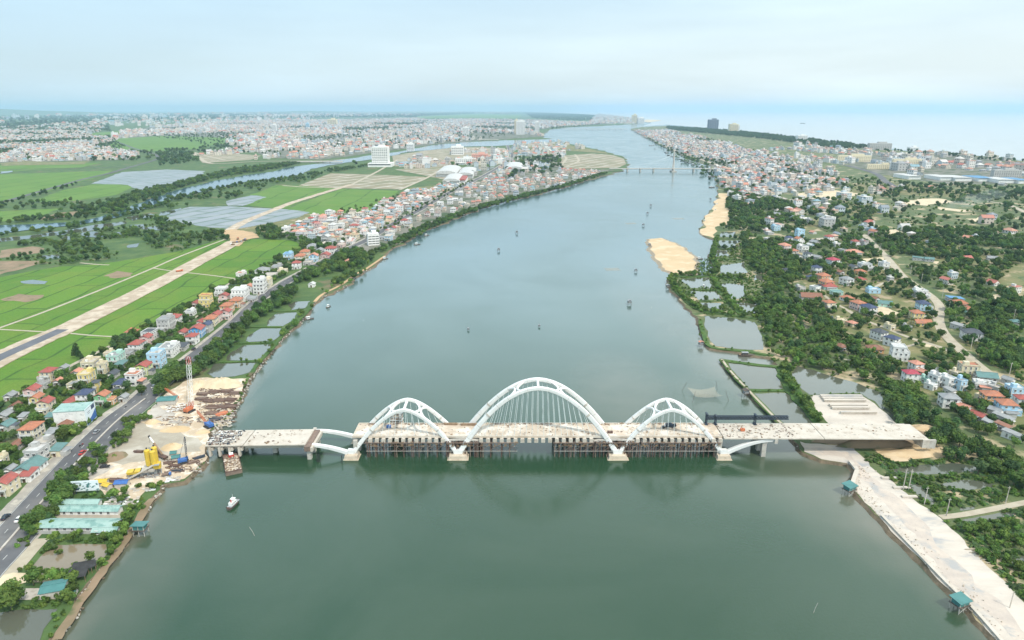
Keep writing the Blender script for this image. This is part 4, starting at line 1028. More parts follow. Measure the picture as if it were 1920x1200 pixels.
# ------------------------------------------------------------ houses
WALL = {'cream': (.70, .62, .44), 'white': (.78, .77, .74), 'yellow': (.72, .58, .24), 'pink': (.70, .50, .46), 'lime green': (.55, .62, .22), 'green': (.22, .46, .24), 'mint green': (.45, .68, .58),
        'light blue': (.42, .62, .76), 'blue': (.10, .36, .68), 'grey': (.46, .45, .43), 'orange': (.72, .42, .20), 'salmon': (.70, .38, .30)}
ROOF = {'red': (.37, .105, .085), 'orange': (.44, .18, .105), 'brown': (.27, .13, .085), 'navy': (.065, .085, .15), 'grey': (.30, .31, .31), 'teal': (.13, .24, .23), 'white': (.56, .56, .54),
        'salmon': (.58, .27, .19), 'dark': (.085, .095, .11), 'magenta red': (.42, .07, .10), 'blue': (.12, .28, .46), 'pale': (.50, .45, .38), 'cream': (.62, .54, .40)}
for k, c in WALL.items(): M['wall_'+k] = mat('wall_'+k.replace(' ', '_'), c, tuple(q*.86 for q in c), .3, c3=tuple(q*.5+.03 for q in c), scale3=.5, lo3=.54, hi3=.76, detail=6)
for k, c in ROOF.items(): M['roof_'+k] = mat('roof_'+k.replace(' ', '_'), c, tuple(q*.78 for q in c), .4, c3=tuple(q*.45+.07 for q in c), scale3=.35, lo3=.52, hi3=.72, detail=6, rough=.75)
M['frame'] = mat('frame', (.72, .71, .68), None, .5)
M['shutter'] = mat('shutter', (.16, .10, .06), None, .8)
HWA = math.atan2(*(G(380, 656)-G(160, 847)).yx)
def window_mesh(w, h, dark='dark_glass'):
    b = MB()
    b.box((0, .02, 0), (w, .06, h), m=1)
    for sx in (-1, 1): b.box((sx*w/2, .03, 0), (.13, .16, h+.13))
    for sz in (-1, 1): b.box((0, .03, sz*h/2), (w+.13, .16, .13))
    b.box((0, .05, 0), (.08, .10, h-.13)); b.box((0, .12, -h/2-.13), (w+.35, .3, .1)); b.box((0, .2, h/2+.22), (w+.4, .45, .09))
    return b.mesh('window', [M['frame'], M[dark]])
WIN = {'s': window_mesh(1.15, 1.35), 'm': window_mesh(1.7, 1.5), 't': window_mesh(.9, 2.0)}
_d = MB().box((0, .03, 1.05), (1.3, .12, 2.1), m=1).box((-.72, .06, 1.1), (.14, .2, 2.25)).box((.72, .06, 1.1), (.14, .2, 2.25)).box((0, .06, 2.2), (1.6, .2, .15)).box((0, .5, 2.5), (2.4, 1.1, .12))
DOOR = _d.mesh('door', [M['frame'], M['shutter']])
HOUSES = []
def gable(b, w, l, z, rise, over=.5, th=.16, m=0, m_end=1):
    W, L = w/2+over, l/2+over
    for s in (-1, 1):
        e = (s*W, z-over*rise/(w/2))
        b.face([(e[0], -L, e[1]), (e[0], L, e[1]), (0, L, z+rise), (0, -L, z+rise)][::(1 if s > 0 else -1)], m)
        b.face([(e[0], -L, e[1]-th), (e[0], L, e[1]-th), (0, L, z+rise-th), (0, -L, z+rise-th)][::(-1 if s > 0 else 1)], m)
        b.face([(e[0], -L, e[1]), (e[0], L, e[1]), (e[0], L, e[1]-th), (e[0], -L, e[1]-th)], m)
        for y in (-L, L): b.face([(e[0], y, e[1]), (0, y, z+rise), (0, y, z+rise-th), (e[0], y, e[1]-th)], m)
    b.box((0, 0, z+rise+.04), (.35, 2*L+.05, .16), m=m)
def hip(b, w, l, z, rise, over=.6, th=.2, m=0):
    W, L = w/2+over, l/2+over; r = max(0, L-W); z0 = z-.12
    A = [(-W, -L, z0), (W, -L, z0), (W, L, z0), (-W, L, z0)]; R0, R1 = (0, -r, z+rise), (0, r, z+rise)
    b.face([A[0], A[1], R0], m); b.face([A[1], A[2], R1, R0], m); b.face([A[2], A[3], R1], m); b.face([A[3], A[0], R0, R1], m)
    b.face(A[::-1], m)
    for i in range(4):
        p, q = A[i], A[(i+1) % 4]; b.face([p, q, (q[0], q[1], q[2]-th), (p[0], p[1], p[2]-th)][::-1], m)
    for a, c in ((A[0], R0), (A[1], R0), (A[2], R1), (A[3], R1)): b.beam(a, c, .28, .16, m)
    if r > .1: b.beam(R0, R1, .3, .2, m)
def house(u, v, wpx, st, wall, roof, kind='hip', asp=1.3, rot=None, near=True, world_pos=None, W=None, z0=LZ, zone='', lvl=2, sh=3.3):
    """u,v = middle of the house in the photo; st = storeys"""
    hgt = st*sh
    if world_pos is None: g = G(u, v+1, z0+hgt*.55); g.z = z0; w = W
    else: g = Vector((world_pos[0], world_pos[1], z0)); w = W
    rnd = random.Random(int(g.x*31+g.y*17))
    if rot is None: rot = HWA-math.pi/2+rnd.uniform(-.08, .08)
    if w is None:
        va = rot-math.atan2(g.x, g.y)*-1; w = wpx*mpp(v, hgt/2)/(abs(math.cos(va))+asp*abs(math.sin(va)))*1.04
    l = w*asp; d = math.hypot(g.x, g.y)
    HOUSES.append(dict(g=g, w=w, l=l, st=st, wall=wall, roof=roof, kind=kind, rot=rot, zone=zone, lvl=lvl, hgt=hgt, d=d, seed=rnd.random()))
    R_ = .5*max(w, l)
    for k in (-1, 0, 1):
        block(g.x-math.sin(rot)*k*l*.3, g.y+math.cos(rot)*k*l*.3, w*.62)
def build_house(hd, label, group):
    g, w, l, st, hgt, kind = hd['g'], hd['w'], hd['l'], hd['st'], hd['hgt'], hd['kind']; rnd = random.Random(int(hd['seed']*1e6))
    wm, rm = M['wall_'+hd['wall']], M['roof_'+hd['roof']]; lvl = hd['lvl']
    o = empty('house', g, hd['rot'], label, 'house', group)
    b = MB(); body_l = l; setb = 0
    if st >= 2 and lvl >= 1 and rnd.random() < .45 and l > 9:
        setb = l*.22
        b.box((0, 0, (hgt-3.2)/2-.2), (w, l, hgt-3.2+.4)); b.box((0, setb/2, hgt-1.75), (w-.02, l-setb, 3.5))
    else: b.box((0, 0, hgt/2-.2), (w, l, hgt+.4))
    if kind == 'gable':
        rise = w*.24
        for y in (-l/2+.01 if not setb else -l/2+setb+.01, l/2-.01): b.face([(-w/2, y, hgt), (w/2, y, hgt), (0, y, hgt+rise)]); b.face([(-w/2, y, hgt), (w/2, y, hgt), (0, y, hgt+rise)][::-1])
    b.box((0, setb/2 if st < 2 else 0, .25), (w+.16, l+.16, .5))
    wall = b.build('wall', wm, o)
    if lvl >= 1:
        t = MB()
        for k in range(1, st): t.box((0, -.06, k*3.3), (w+.3, l+.3, .22))
        if st > 1 or kind == 'flat':
            for sx in (-1, 1):
                for sy in (-1, 1):
                    t.box((sx*(w/2), sy*(l/2) if not (setb and sy < 0) else -l/2, (hgt if not (setb and sy < 0) else hgt-3.3)/2), (.34, .34, hgt if not (setb and sy < 0) else hgt-3.3))
        if st > 1 or kind == 'flat': t.build('trim', M['frame'] if rnd.random() < .7 else wm, wall, kind='stuff')
    rb = MB(); dy = setb/2; ll = l-setb
    if kind == 'flat':
        rb.box((0, dy, hgt+.1), (w+.5, ll+.5, .22))
        p = MB(); ph = rnd.choice((.5, .8, 1.0))
        for sx in (-1, 1): p.box((sx*(w/2+.1), dy, hgt+.2+ph/2), (.16, ll+.36, ph))
        for sy in (-1, 1): p.box((0, dy+sy*(ll/2+.1), hgt+.2+ph/2), (w+.04, .16, ph))
        rr = rb.build('roof', rm, o); p.build('parapet', wm, o)
        if rnd.random() < .7: MB().box((w*rnd.choice((-.22, .22)), dy+ll*.25, hgt+1.35), (w*.42, min(3.2, ll*.3), 2.4)).build('stair_head', wm, o)
        if lvl >= 2 and rnd.random() < .5:
            a, c = rnd.uniform(-.2, .2)*w, dy-ll*.2
            MB().tube([(a-.8, c, hgt+1.3), (a+.8, c, hgt+1.3)], .5, 8).box((a, c, hgt+.6), (1.2, .8, .9)).build('water_tank', M['white'] if rnd.random() < .5 else M['conc_face'], o)
    else:
        rise = min(2.6, w*.26)
        if kind == 'gable': gable(rb, w, ll, hgt, w*.24)
        elif kind == 'pagoda': hip(rb, w, ll, hgt, rise*.6, 1.2); hip(rb, w*.5, ll*.5, hgt+rise*.7, rise*.9, .7)
        elif kind == 'shed': 
            W2, L2 = w/2+.4, ll/2+.4
            rb.face([(-W2, -L2, hgt+.1), (W2, -L2, hgt+.1), (W2, L2, hgt+.9), (-W2, L2, hgt+.9)]); rb.face([(-W2, -L2, hgt-.05), (W2, -L2, hgt-.05), (W2, L2, hgt+.75), (-W2, L2, hgt+.75)][::-1])
            rb.face([(-W2, -L2, hgt+.1), (W2, -L2, hgt+.1), (W2, -L2, hgt-.05), (-W2, -L2, hgt-.05)][::-1])
            for s in (-1, 1): rb.face([(s*W2, -L2, hgt+.1), (s*W2, L2, hgt+.9), (s*W2, L2, hgt+.75), (s*W2, -L2, hgt-.05)])
        else: hip(rb, w, ll, hgt, rise)
        for f_ in range(len(rb.v)): x_, y_, z_ = rb.v[f_]; rb.v[f_] = (x_, y_+dy, z_)
        rb.build('roof', rm, o)
    if setb and lvl >= 1:      # balcony railing over the setback storey
        rl = MB()
        for sx in (-1, 1): rl.box((sx*(w/2-.05), -l/2+setb/2, hgt-3.3+.65), (.1, setb, .9))
        rl.box((0, -l/2+.05, hgt-3.3+.65), (w-.2, .1, .9)); rl.build('balcony_rail', M['frame'], o)
    elif st >= 2 and lvl >= 1:
        bb = MB()
        bb.box((0, -l/2-.75, 3.35), (w*.8, 1.4, .16)).box((0, -l/2-1.4, 3.9), (w*.8, .09, .9))
        for sx in (-1, 1): bb.box((sx*w*.39, -l/2-1.3, 1.6), (.25, .25, 3.4)); bb.box((sx*w*.4, -l/2-.7, 3.9), (.09, 1.35, .9))
        bb.build('balcony', M['frame'], o)
    # openings on the two walls that face the lens, and on the road front
    ca, sa = math.cos(hd['rot']), math.sin(hd['rot'])
    def wins(side, storey, n, span, off=0.0, key=None):
        zc = storey*3.3+1.75
        for i in range(n):
            q = (i+.5)/n*span-span/2
            if side == 'f': y = -l/2-.02 if not (setb and storey == st-1) else -l/2+setb-.02; lc, rz = (q+off, y, zc), math.pi
            elif side == 'b': lc, rz = (q, l/2+.02, zc), 0
            elif side == 'r': lc, rz = (w/2+.02, q+off, zc), -math.pi/2
            else: lc, rz = (-w/2-.02, q+off, zc), math.pi/2
            inst('window', WIN[key or rnd.choice('ssm')], o, lc, rz)
    if lvl >= 1:
        sides = []
        for s_, nx, ny in (('f', 0, -1), ('b', 0, 1), ('r', 1, 0), ('l', -1, 0)):
            wx, wy = ca*nx-sa*ny, sa*nx+ca*ny
            if (wx*-g.x+wy*-g.y)/hd['d'] > .12: sides.append(s_)
        key = rnd.choice(('s', 's', 'm', 't'))
        for s_ in sides:
            span = (w if s_ in 'fb' else l)-1.2
            n = max(1, min(4, int(span/(2.6 if lvl >= 2 else 3.4))))
            for k in range(st):
                sp = span; of = 0
                if setb and k == st-1 and s_ in 'rl': sp = span-setb; of = setb/2; 
                if k == 0 and s_ == 'f':
                    inst('door', DOOR, o, (0, -l/2-.02, 0), math.pi)
                    if w > 6: wins(s_, k, 1, .1, -w*.32, key); wins(s_, k, 1, .1, w*.32, key)
                else: wins(s_, k, max(1, min(n, int(sp/2.6))), sp, of, key)
    if lvl >= 2 and hd['zone'] != 'plain' and rnd.random() < .6:      # tin lean-to at the back
        a = rnd.choice((-1, 1)); an = MB(); z = 2.7
        an.box((a*(w/2+1.5), rnd.uniform(-.2, .2)*l, z/2), (3.0, l*.5, z))
        x_, y_, _ = (a*(w/2+1.5), 0, 0)
        ax = MB().box((a*(w/2+1.6), 0, z+.1), (3.6, l*.62, .14), mat=Matrix.Rotation(a*.12, 3, 'Y')).build('lean_to_roof', M['roof_'+rnd.choice(['grey', 'teal', 'grey', 'brown', 'dark', 'salmon'])], o)
        an.build('lean_to', M['wall_grey'], ax)
    return o

LW, RW = 'west', 'east'
def hs(zone, rows, rot=None):
    for r_ in rows:
        u, v, wp, st, wl, rf, kd, asp = r_[:8]; ro = r_[8] if len(r_) > 8 else rot
        house(u, v, wp, st, wl, rf, kd, asp, ro, zone=zone)
# west bank, along the highway (front edge of the photo upwards)
hs('beside the highway', [
 (92,700,28,2,'cream','red','hip',1.2), (62,735,28,2,'pink','red','gable',1.2), (70,750,24,2,'yellow','orange','gable',1.2), (85,760,32,2,'cream','red','gable',1.4), (160,742,30,2,'white','navy','hip',1.2),
 (130,756,32,1,'white','red','gable',1.5), (193,746,26,2,'green','orange','gable',1.1), (210,750,16,1,'orange','salmon','flat',1.2), (128,794,28,1,'grey','brown','hip',1.1), (229,718,30,1,'white','navy','hip',1.3),
 (250,708,32,2,'white','orange','flat',1.3), (270,690,28,2,'lime green','red','gable',1.2), (294,671,30,3,'light blue','white','flat',1.2), (318,655,36,2,'white','grey','flat',1.5), (300,652,22,1,'grey','teal','shed',1.5),
 (218,671,30,2,'mint green','grey','flat',1.4), (193,688,18,2,'cream','pale','flat',1.1), (171,679,32,1,'cream','pale','flat',1.4), (163,706,28,2,'yellow','cream','flat',1.3), (212,701,22,1,'grey','dark','gable',1.3),
 (228,683,22,1,'grey','teal','shed',1.2), (80,722,24,1,'grey','grey','flat',1.2), (140,721,24,1,'cream','grey','flat',1.3), (60,806,38,2,'cream','orange','hip',1.4), (80,832,40,1,'grey','pale','flat',1.4),
 (67,852,44,2,'grey','white','flat',1.5), (110,843,30,1,'cream','teal','shed',1.4), (57,876,54,1,'white','teal','gable',1.3), (54,890,32,1,'white','red','shed',1.4), (13,908,38,2,'cream','red','gable',1.4),
 (5,860,18,1,'cream','cream','flat',1.2), (10,778,28,1,'grey','grey','gable',1.4), (13,797,30,1,'grey','teal','gable',1.3), (257,648,28,2,'white','red','hip',1.3), (281,626,28,2,'white','dark','flat',1.3),
 (275,636,22,2,'pink','red','gable',1.2), (312,605,30,3,'grey','grey','flat',1.3), (328,598,24,2,'white','red','hip',1.2), (357,586,20,1,'white','grey','flat',1.3), (396,600,24,2,'cream','orange','hip',1.3),
 (406,593,22,2,'pink','red','gable',1.2), (370,620,28,2,'blue','red','gable',1.2), (361,634,22,2,'white','red','hip',1.2), (343,623,20,1,'pink','red','gable',1.3), (388,612,20,2,'grey','navy','gable',1.2),
 (386,562,24,3,'yellow','orange','flat',1.1), (367,569,18,1,'pink','red','gable',1.2), (415,545,24,2,'white','white','flat',1.2), (450,550,32,3,'white','white','flat',1.3), (420,558,20,2,'pink','red','gable',1.2),
 (443,566,24,2,'orange','orange','hip',1.2), (426,576,24,2,'orange','orange','hip',1.2), (423,588,22,2,'pink','red','gable',1.2), (487,534,24,4,'white','white','flat',1.2), (467,541,20,2,'white','salmon','gable',1.3),
 (453,516,18,2,'white','orange','flat',1.1), (492,506,26,1,'white','grey','hip',1.2), (508,516,24,1,'grey','pale','flat',1.3), (541,479,18,2,'light blue','light blue' if False else 'blue','flat',1.2), (563,482,20,2,'cream','orange','hip',1.2),
 (588,482,18,2,'light blue','salmon','gable',1.2), (556,496,17,2,'white','red','hip',1.2), (586,461,20,1,'white','grey','hip',1.2), (572,474,18,2,'cream','orange','hip',1.1), (620,468,22,2,'white','red','hip',1.2),
 (610,478,20,1,'pink','red','gable',1.2), (248,622,20,1,'orange','orange','pagoda',1.0), (96,782,18,1,'grey','teal','shed',1.2), (30,762,22,1,'grey','brown','gable',1.2), (20,742,22,1,'grey','grey','gable',1.2),
 (45,782,18,1,'grey','grey','shed',1.3), (110,715,18,1,'grey','salmon','gable',1.2), (180,722,16,2,'yellow','dark','hip',1.1), (240,664,20,1,'grey','grey','flat',1.3), (205,663,18,1,'cream','pale','flat',1.2),
 (120,690,18,1,'grey','grey','gable',1.2), (145,698,20,1,'grey','salmon','gable',1.3), (215,735,20,1,'grey','dark','gable',1.2), (232,745,18,1,'grey','grey','gable',1.2), (98,812,22,1,'grey','grey','shed',1.3),
 (30,835,24,1,'grey','brown','gable',1.3), (20,880,20,1,'grey','grey','gable',1.3), (342,650,22,1,'grey','dark','shed',1.4), (376,604,20,1,'white','red','gable',1.3), (300,620,20,1,'grey','grey','flat',1.3),
 (474,560,18,1,'grey','grey','shed',1.2), (520,500,20,1,'grey','grey','flat',1.3), (530,508,18,1,'cream','pale','flat',1.2), (600,470,18,1,'grey','grey','gable',1.2), (500,528,20,2,'cream','pale','flat',1.3),
 (578,492,18,1,'grey','pale','flat',1.2), (652,491,14,1,'white','salmon','gable',1.5), (585,533,13,1,'white','white','gable',1.2)])
# east bank village
E = [(1604,455,16,2,'white','red','hip',1.2,.1), (1555,446,18,2,'white','red','hip',1.2,.2), (1600,472,32,1,'cream','salmon','hip',1.2,1.5), (1471,462,22,2,'pink','salmon','hip',1.2,.3), (1505,465,20,2,'white','grey','flat',1.2,.2),
 (1528,454,20,1,'grey','grey','gable',1.3,.3), (1563,490,26,2,'white','magenta red','hip',1.2,.3), (1531,504,18,2,'white','navy','hip',1.2,.1), (1545,520,28,2,'orange','orange','hip',1.3,.2), (1549,531,26,2,'orange','orange','hip',1.1,.2),
 (1587,526,24,2,'white','grey','hip',1.2,.3), (1613,524,20,1,'yellow','red','hip',1.3,.3), (1613,509,20,1,'orange','orange','hip',1.2,.3), (1624,498,28,2,'white','grey','flat',1.3,1.5), (1657,497,18,2,'white','navy','flat',1.2,.1),
 (1669,519,13,2,'white','white','flat',1.2,.1), (1555,537,28,1,'mint green','red','hip',1.3,1.5), (1568,548,22,1,'mint green','teal','flat',1.2,1.5), (1520,556,38,1,'grey','brown','gable',1.5,1.35), (1555,571,24,2,'cream','orange','hip',1.2,.15),
 (1588,559,24,1,'white','orange','hip',1.2,.3), (1608,571,26,2,'pink','orange','hip',1.2,.3), (1628,579,28,2,'white','navy','hip',1.3,.4), (1637,544,24,1,'light blue','white','flat',1.3,1.5), (1659,569,24,1,'mint green','teal','gable',1.5,1.2),
 (1727,549,30,2,'white','white','flat',1.4,1.5), (1733,572,28,2,'light blue','navy','hip',1.2,1.5), (1721,590,28,2,'yellow','orange','hip',1.2,1.5), (1729,605,32,1,'yellow','orange','gable',1.5,1.5), (1797,568,30,1,'salmon','orange','hip',1.4,1.4),
 (1813,579,22,1,'mint green','orange','hip',1.1,.1), (1790,560,30,1,'grey','blue','shed',1.4,1.4), (1821,627,34,2,'white','dark','hip',1.3,1.3), (1648,626,28,2,'white','dark','hip',1.3,.4), (1672,638,26,2,'white','navy','hip',1.3,.5),
 (1687,659,32,3,'white','white','flat',1.3,1.3), (1640,654,30,1,'orange','brown','hip',1.2,1.4), (1576,650,24,1,'grey','brown','hip',1.2,.3), (1707,704,28,2,'white','magenta red','hip',1.2,1.5), (1717,686,24,2,'white','salmon','hip',1.1,.2),
 (1728,697,20,1,'salmon','salmon','gable',1.3,.4), (1815,690,34,2,'cream','orange','flat',1.4,1.4), (1755,710,26,2,'white','grey','flat',1.2,.3), (1776,715,24,2,'white','white','flat',1.2,.3), (1799,719,22,2,'light blue','grey','flat',1.2,.3),
 (1843,721,34,1,'white','white','flat',1.4,1.2), (1848,706,38,1,'grey','teal','gable',1.4,1.3), (1904,732,34,2,'light blue','white','flat',1.3,1.5), (1858,745,36,2,'orange','orange','hip',1.3,1.4), (1779,750,34,2,'white','grey','hip',1.2,1.4),
 (1890,762,42,2,'light blue','orange','hip',1.3,1.4), (1807,764,24,1,'grey','salmon','gable',1.4,.5), (1833,779,28,1,'grey','red','gable',1.4,.5), (1881,784,34,1,'grey','grey','shed',2.3,.5), (1899,816,34,1,'white','grey','shed',2.2,.55),
 (1917,752,28,2,'white','red','hip',1.2,1.4), (1549,598,22,1,'grey','navy','gable',1.3,1.4), (1576,602,20,1,'cream','cream','flat',1.2,1.4), (1797,611,26,1,'grey','grey','shed',1.4,.6), (1905,604,20,1,'grey','teal','hip',1.2,1.4),
 (1597,606,18,1,'cream','salmon','hip',1.2,.4), (1488,470,16,1,'white','orange','hip',1.2,.2), (1514,478,16,2,'white','dark','hip',1.2,.4), (1580,470,16,1,'grey','grey','flat',1.2,.4), (1480,448,16,2,'white','navy','hip',1.2,.2),
 (1532,482,18,1,'grey','grey','gable',1.3,.6), (1497,480,14,1,'white','dark','gable',1.2,.2), (1575,510,16,1,'grey','brown','gable',1.3,.3), (1600,500,16,1,'grey','dark','gable',1.3,.3), (1520,520,18,1,'cream','navy','hip',1.2,.3),
 (1500,540,18,1,'grey','pale','flat',1.3,.3), (1528,540,18,1,'white','grey','flat',1.2,.4), (1475,506,14,1,'cream','dark','hip',1.2,.4), (1840,744,20,1,'cream','cream','flat',1.2,.4), (1866,770,22,1,'grey','grey','gable',1.3,.6),
 (1865,728,22,1,'grey','pale','flat',1.2,.5), (1780,733,20,1,'grey','grey','shed',1.3,.4), (1745,723,20,1,'white','white','flat',1.1,.5), (1765,697,20,1,'grey','grey','gable',1.3,.4), (1735,712,18,1,'mint green','teal','flat',1.2,.4),
 (1790,700,18,1,'cream','pale','flat',1.2,.4), (1700,614,16,1,'grey','grey','flat',1.2,.4), (1668,612,18,1,'cream','pale','flat',1.2,.4), (1890,712,20,1,'grey','grey','gable',1.3,.5), (1640,560,16,1,'grey','brown','gable',1.3,.4),
 (1742,486,16,1,'grey','teal','gable',1.3,1.2), (1860,484,18,1,'grey','grey','gable',1.3,1.2), (1722,484,20,1,'grey','teal','shed',1.5,1.2), (1880,800,26,1,'grey','brown','shed',1.6,.55), (1855,795,24,1,'grey','grey','shed',1.6,.55),
 (1541,392,12,2,'white','red','hip',1.2,.2), (1525,396,14,2,'white','orange','hip',1.2,.3), (1481,396,12,1,'white','red','hip',1.2,.3), (1465,412,12,1,'white','white','flat',1.2,.3), (1440,448,14,1,'white','grey','flat',1.2,.2),
 (1880,345,14,1,'grey','grey','gable',1.2,.3), (1745,350,14,1,'grey','salmon','gable',1.2,.3)]
hs('in the east village', E)

# denser terraces further up both banks, scattered over their quarters
def quarter(zone, px, n, rot, walls, roofs, seed, wmin=6, wmax=9.5, stmax=3, rows=None, gap=.9):
    P = [(p.x, p.y) for p in (gp(q) for q in px)]; r = random.Random(seed)
    x0, x1 = min(p[0] for p in P), max(p[0] for p in P); y0, y1 = min(p[1] for p in P), max(p[1] for p in P)
    cnt = 0
    for i in range(n*30):
        x, y = r.uniform(x0, x1), r.uniform(y0, y1)
        if not inpoly(x, y, P): continue
        w = r.uniform(wmin, wmax)
        if blocked(x, y, w*.62*gap): continue
        st = r.choices(range(1, stmax+1), [5, 5, 1.2, .5][:stmax])[0]
        house(0, 0, 0, st, r.choice(walls), r.choice(roofs), r.choices(['flat', 'hip', 'gable', 'shed'], [3, 3, 3, 1])[0], r.uniform(1.1, 1.6), rot+r.choice((0, 0, math.pi/2))+r.uniform(-.08, .08), world_pos=(x, y), W=w, zone=zone, lvl=1)
        cnt += 1
        if cnt >= n: break
wl = ['white', 'white', 'cream', 'white', 'grey', 'pink', 'cream', 'light blue', 'grey']
rf = ['red', 'orange', 'salmon', 'white', 'grey', 'pale', 'salmon', 'grey', 'pale', 'white', 'brown']
NRA = math.atan2(*(G(843, 361)-G(684, 452)).yx)
quarter('west of the far road', [(522,440),(552,425),(600,406),(700,394),(752,366),(850,347),(868,347),(790,388),(746,411),(712,432),(684,447),(640,466),(600,462),(560,448)], 260, NRA-math.pi/2, wl, rf, 5)
quarter('between the road and the river', [(700,452),(720,440),(760,412),(800,392),(850,365),(895,342),(940,324),(1000,330),(1060,318),(1130,322),(1118,329),(1060,345),(1000,360),(930,375),(870,392),(820,410),(780,424),(745,444),(715,460)], 240, NRA-math.pi/2, wl, rf, 6)
quarter('in the upper east village', [(1350,352),(1420,352),(1500,345),(1560,352),(1540,372),(1560,392),(1500,384),(1440,372),(1420,400),(1370,372)], 70, .3, wl, rf, 8, wmax=9)
quarter('in the upper east village', [(1440,420),(1500,428),(1560,440),(1640,430),(1640,470),(1560,470),(1470,455),(1430,440)], 16, .3, wl, rf, 9)
SPECIAL = []
# ------------------------------------------------------------ build the nearest houses singly
def size_px(x, y, s):
    u, v, d = proj((x, y, LZ+3)); return (F*s/d) if (-60 < u < 1980 and v < 1260) else 0
for h in HOUSES: h['px'] = size_px(h['g'].x, h['g'].y, h['w'])
HOUSES.sort(key=lambda h: -h['px'])
near_h = [h for h in HOUSES if h['px'] > 0][:296]; far_h = [h for h in HOUSES if h not in near_h and h['px'] > 0]
ORD = ['nearest', 'second nearest', 'third nearest', 'fourth nearest', 'fifth nearest', 'sixth nearest', 'seventh nearest', 'eighth nearest', 'ninth nearest', 'tenth nearest']
ORD += ['%dth nearest' % i if i % 10 not in (1, 2, 3) or i in (11, 12, 13) else '%d%s nearest' % (i, {1: 'st', 2: 'nd', 3: 'rd'}[i % 10]) for i in range(11, 400)]
RK = {'flat': 'flat', 'hip': 'hipped', 'gable': 'gabled', 'shed': 'tin lean-to', 'pagoda': 'two-tiered'}
SN = {1: 'single-storey', 2: 'two-storey', 3: 'three-storey', 4: 'four-storey'}
by = {}
for h in near_h:
    h['look'] = '%s %s house with %s %s roof' % (SN[h['st']], h['wall'], h['roof'], RK[h['kind']]); by.setdefault((h['look'], h['zone']), []).append(h)
for (lk, zn), L_ in by.items():
    L_.sort(key=lambda h: h['d'])
    for i, h in enumerate(L_): h['label'] = '%s %s%s' % (lk, zn, '' if len(L_) == 1 else ', %s such' % ORD[i].replace(' nearest', '')+' nearest' if False else ', %s' % ORD[i])
for i, h in enumerate(near_h):
    h['lvl'] = 2 if h['px'] > 17 else (1 if h['px'] > 9 else 0)
    build_house(h, h['label'], 'houses '+h['zone'])
# ------------------------------------------------------------ everything further off: one object of countless small houses
def gn_scatter(name, pts, rots, scls, var, objs, kind='stuff'):
    me = bpy.data.meshes.new(name); me.from_pydata([tuple(p) for p in pts], [], [])
    a = me.attributes.new('rot', 'FLOAT_VECTOR', 'POINT'); a.data.foreach_set('vector', np.array(rots, np.float32).ravel())
    a = me.attributes.new('scl', 'FLOAT_VECTOR', 'POINT'); a.data.foreach_set('vector', np.array(scls, np.float32).ravel())
    a = me.attributes.new('variant', 'INT', 'POINT'); a.data.foreach_set('value', np.array(var, np.int32))
    o = inst(name, me, kind=kind)
    ng = bpy.data.node_groups.new(name+'_nodes', 'GeometryNodeTree')
    ng.interface.new_socket('Geometry', in_out='INPUT', socket_type='NodeSocketGeometry'); ng.interface.new_socket('Geometry', in_out='OUTPUT', socket_type='NodeSocketGeometry')
    N, L = ng.nodes, ng.links; gi, go = N.new('NodeGroupInput'), N.new('NodeGroupOutput'); prev = None
    jn = N.new('GeometryNodeJoinGeometry')
    def attr(nm, t):
        q = N.new('GeometryNodeInputNamedAttribute'); q.data_type = t; q.inputs['Name'].default_value = nm; return q.outputs['Attribute']
    va = attr('variant', 'INT')
    for k, ob in enumerate(objs):
        oi = N.new('GeometryNodeObjectInfo'); oi.inputs['Object'].default_value = ob; oi.inputs['As Instance'].default_value = True
        ip = N.new('GeometryNodeInstanceOnPoints'); cmpn = N.new('FunctionNodeCompare'); cmpn.data_type = 'INT'; cmpn.operation = 'EQUAL'
        L.new(va, cmpn.inputs[2]); cmpn.inputs[3].default_value = k
        L.new(gi.outputs[0], ip.inputs['Points']); L.new(cmpn.outputs[0], ip.inputs['Selection']); L.new(oi.outputs['Geometry'], ip.inputs['Instance'])
        e2r = N.new('FunctionNodeEulerToRotation'); L.new(attr('rot', 'FLOAT_VECTOR'), e2r.inputs[0]); L.new(e2r.outputs[0], ip.inputs['Rotation'])
        L.new(attr('scl', 'FLOAT_VECTOR'), ip.inputs['Scale']); L.new(ip.outputs[0], jn.inputs[0])
    L.new(jn.outputs[0], go.inputs[0])
    md = o.modifiers.new('scatter', 'NODES'); md.node_group = ng
    return o
FW = [(.66, .64, .60), (.60, .54, .44), (.72, .71, .69), (.46, .45, .43), (.58, .49, .42), (.48, .54, .57), (.62, .58, .50), (.68, .67, .65)]
FR = [(.40, .13, .10), (.50, .23, .16), (.52, .31, .23), (.46, .45, .43), (.54, .53, .50), (.30, .31, .32), (.44, .19, .14), (.56, .53, .49), (.22, .25, .28), (.42, .38, .31), (.20, .32, .36), (.46, .24, .17)]
M['far_wall'] = palette_mat('far_wall', FW); M['far_roof'] = palette_mat('far_roof', FR)
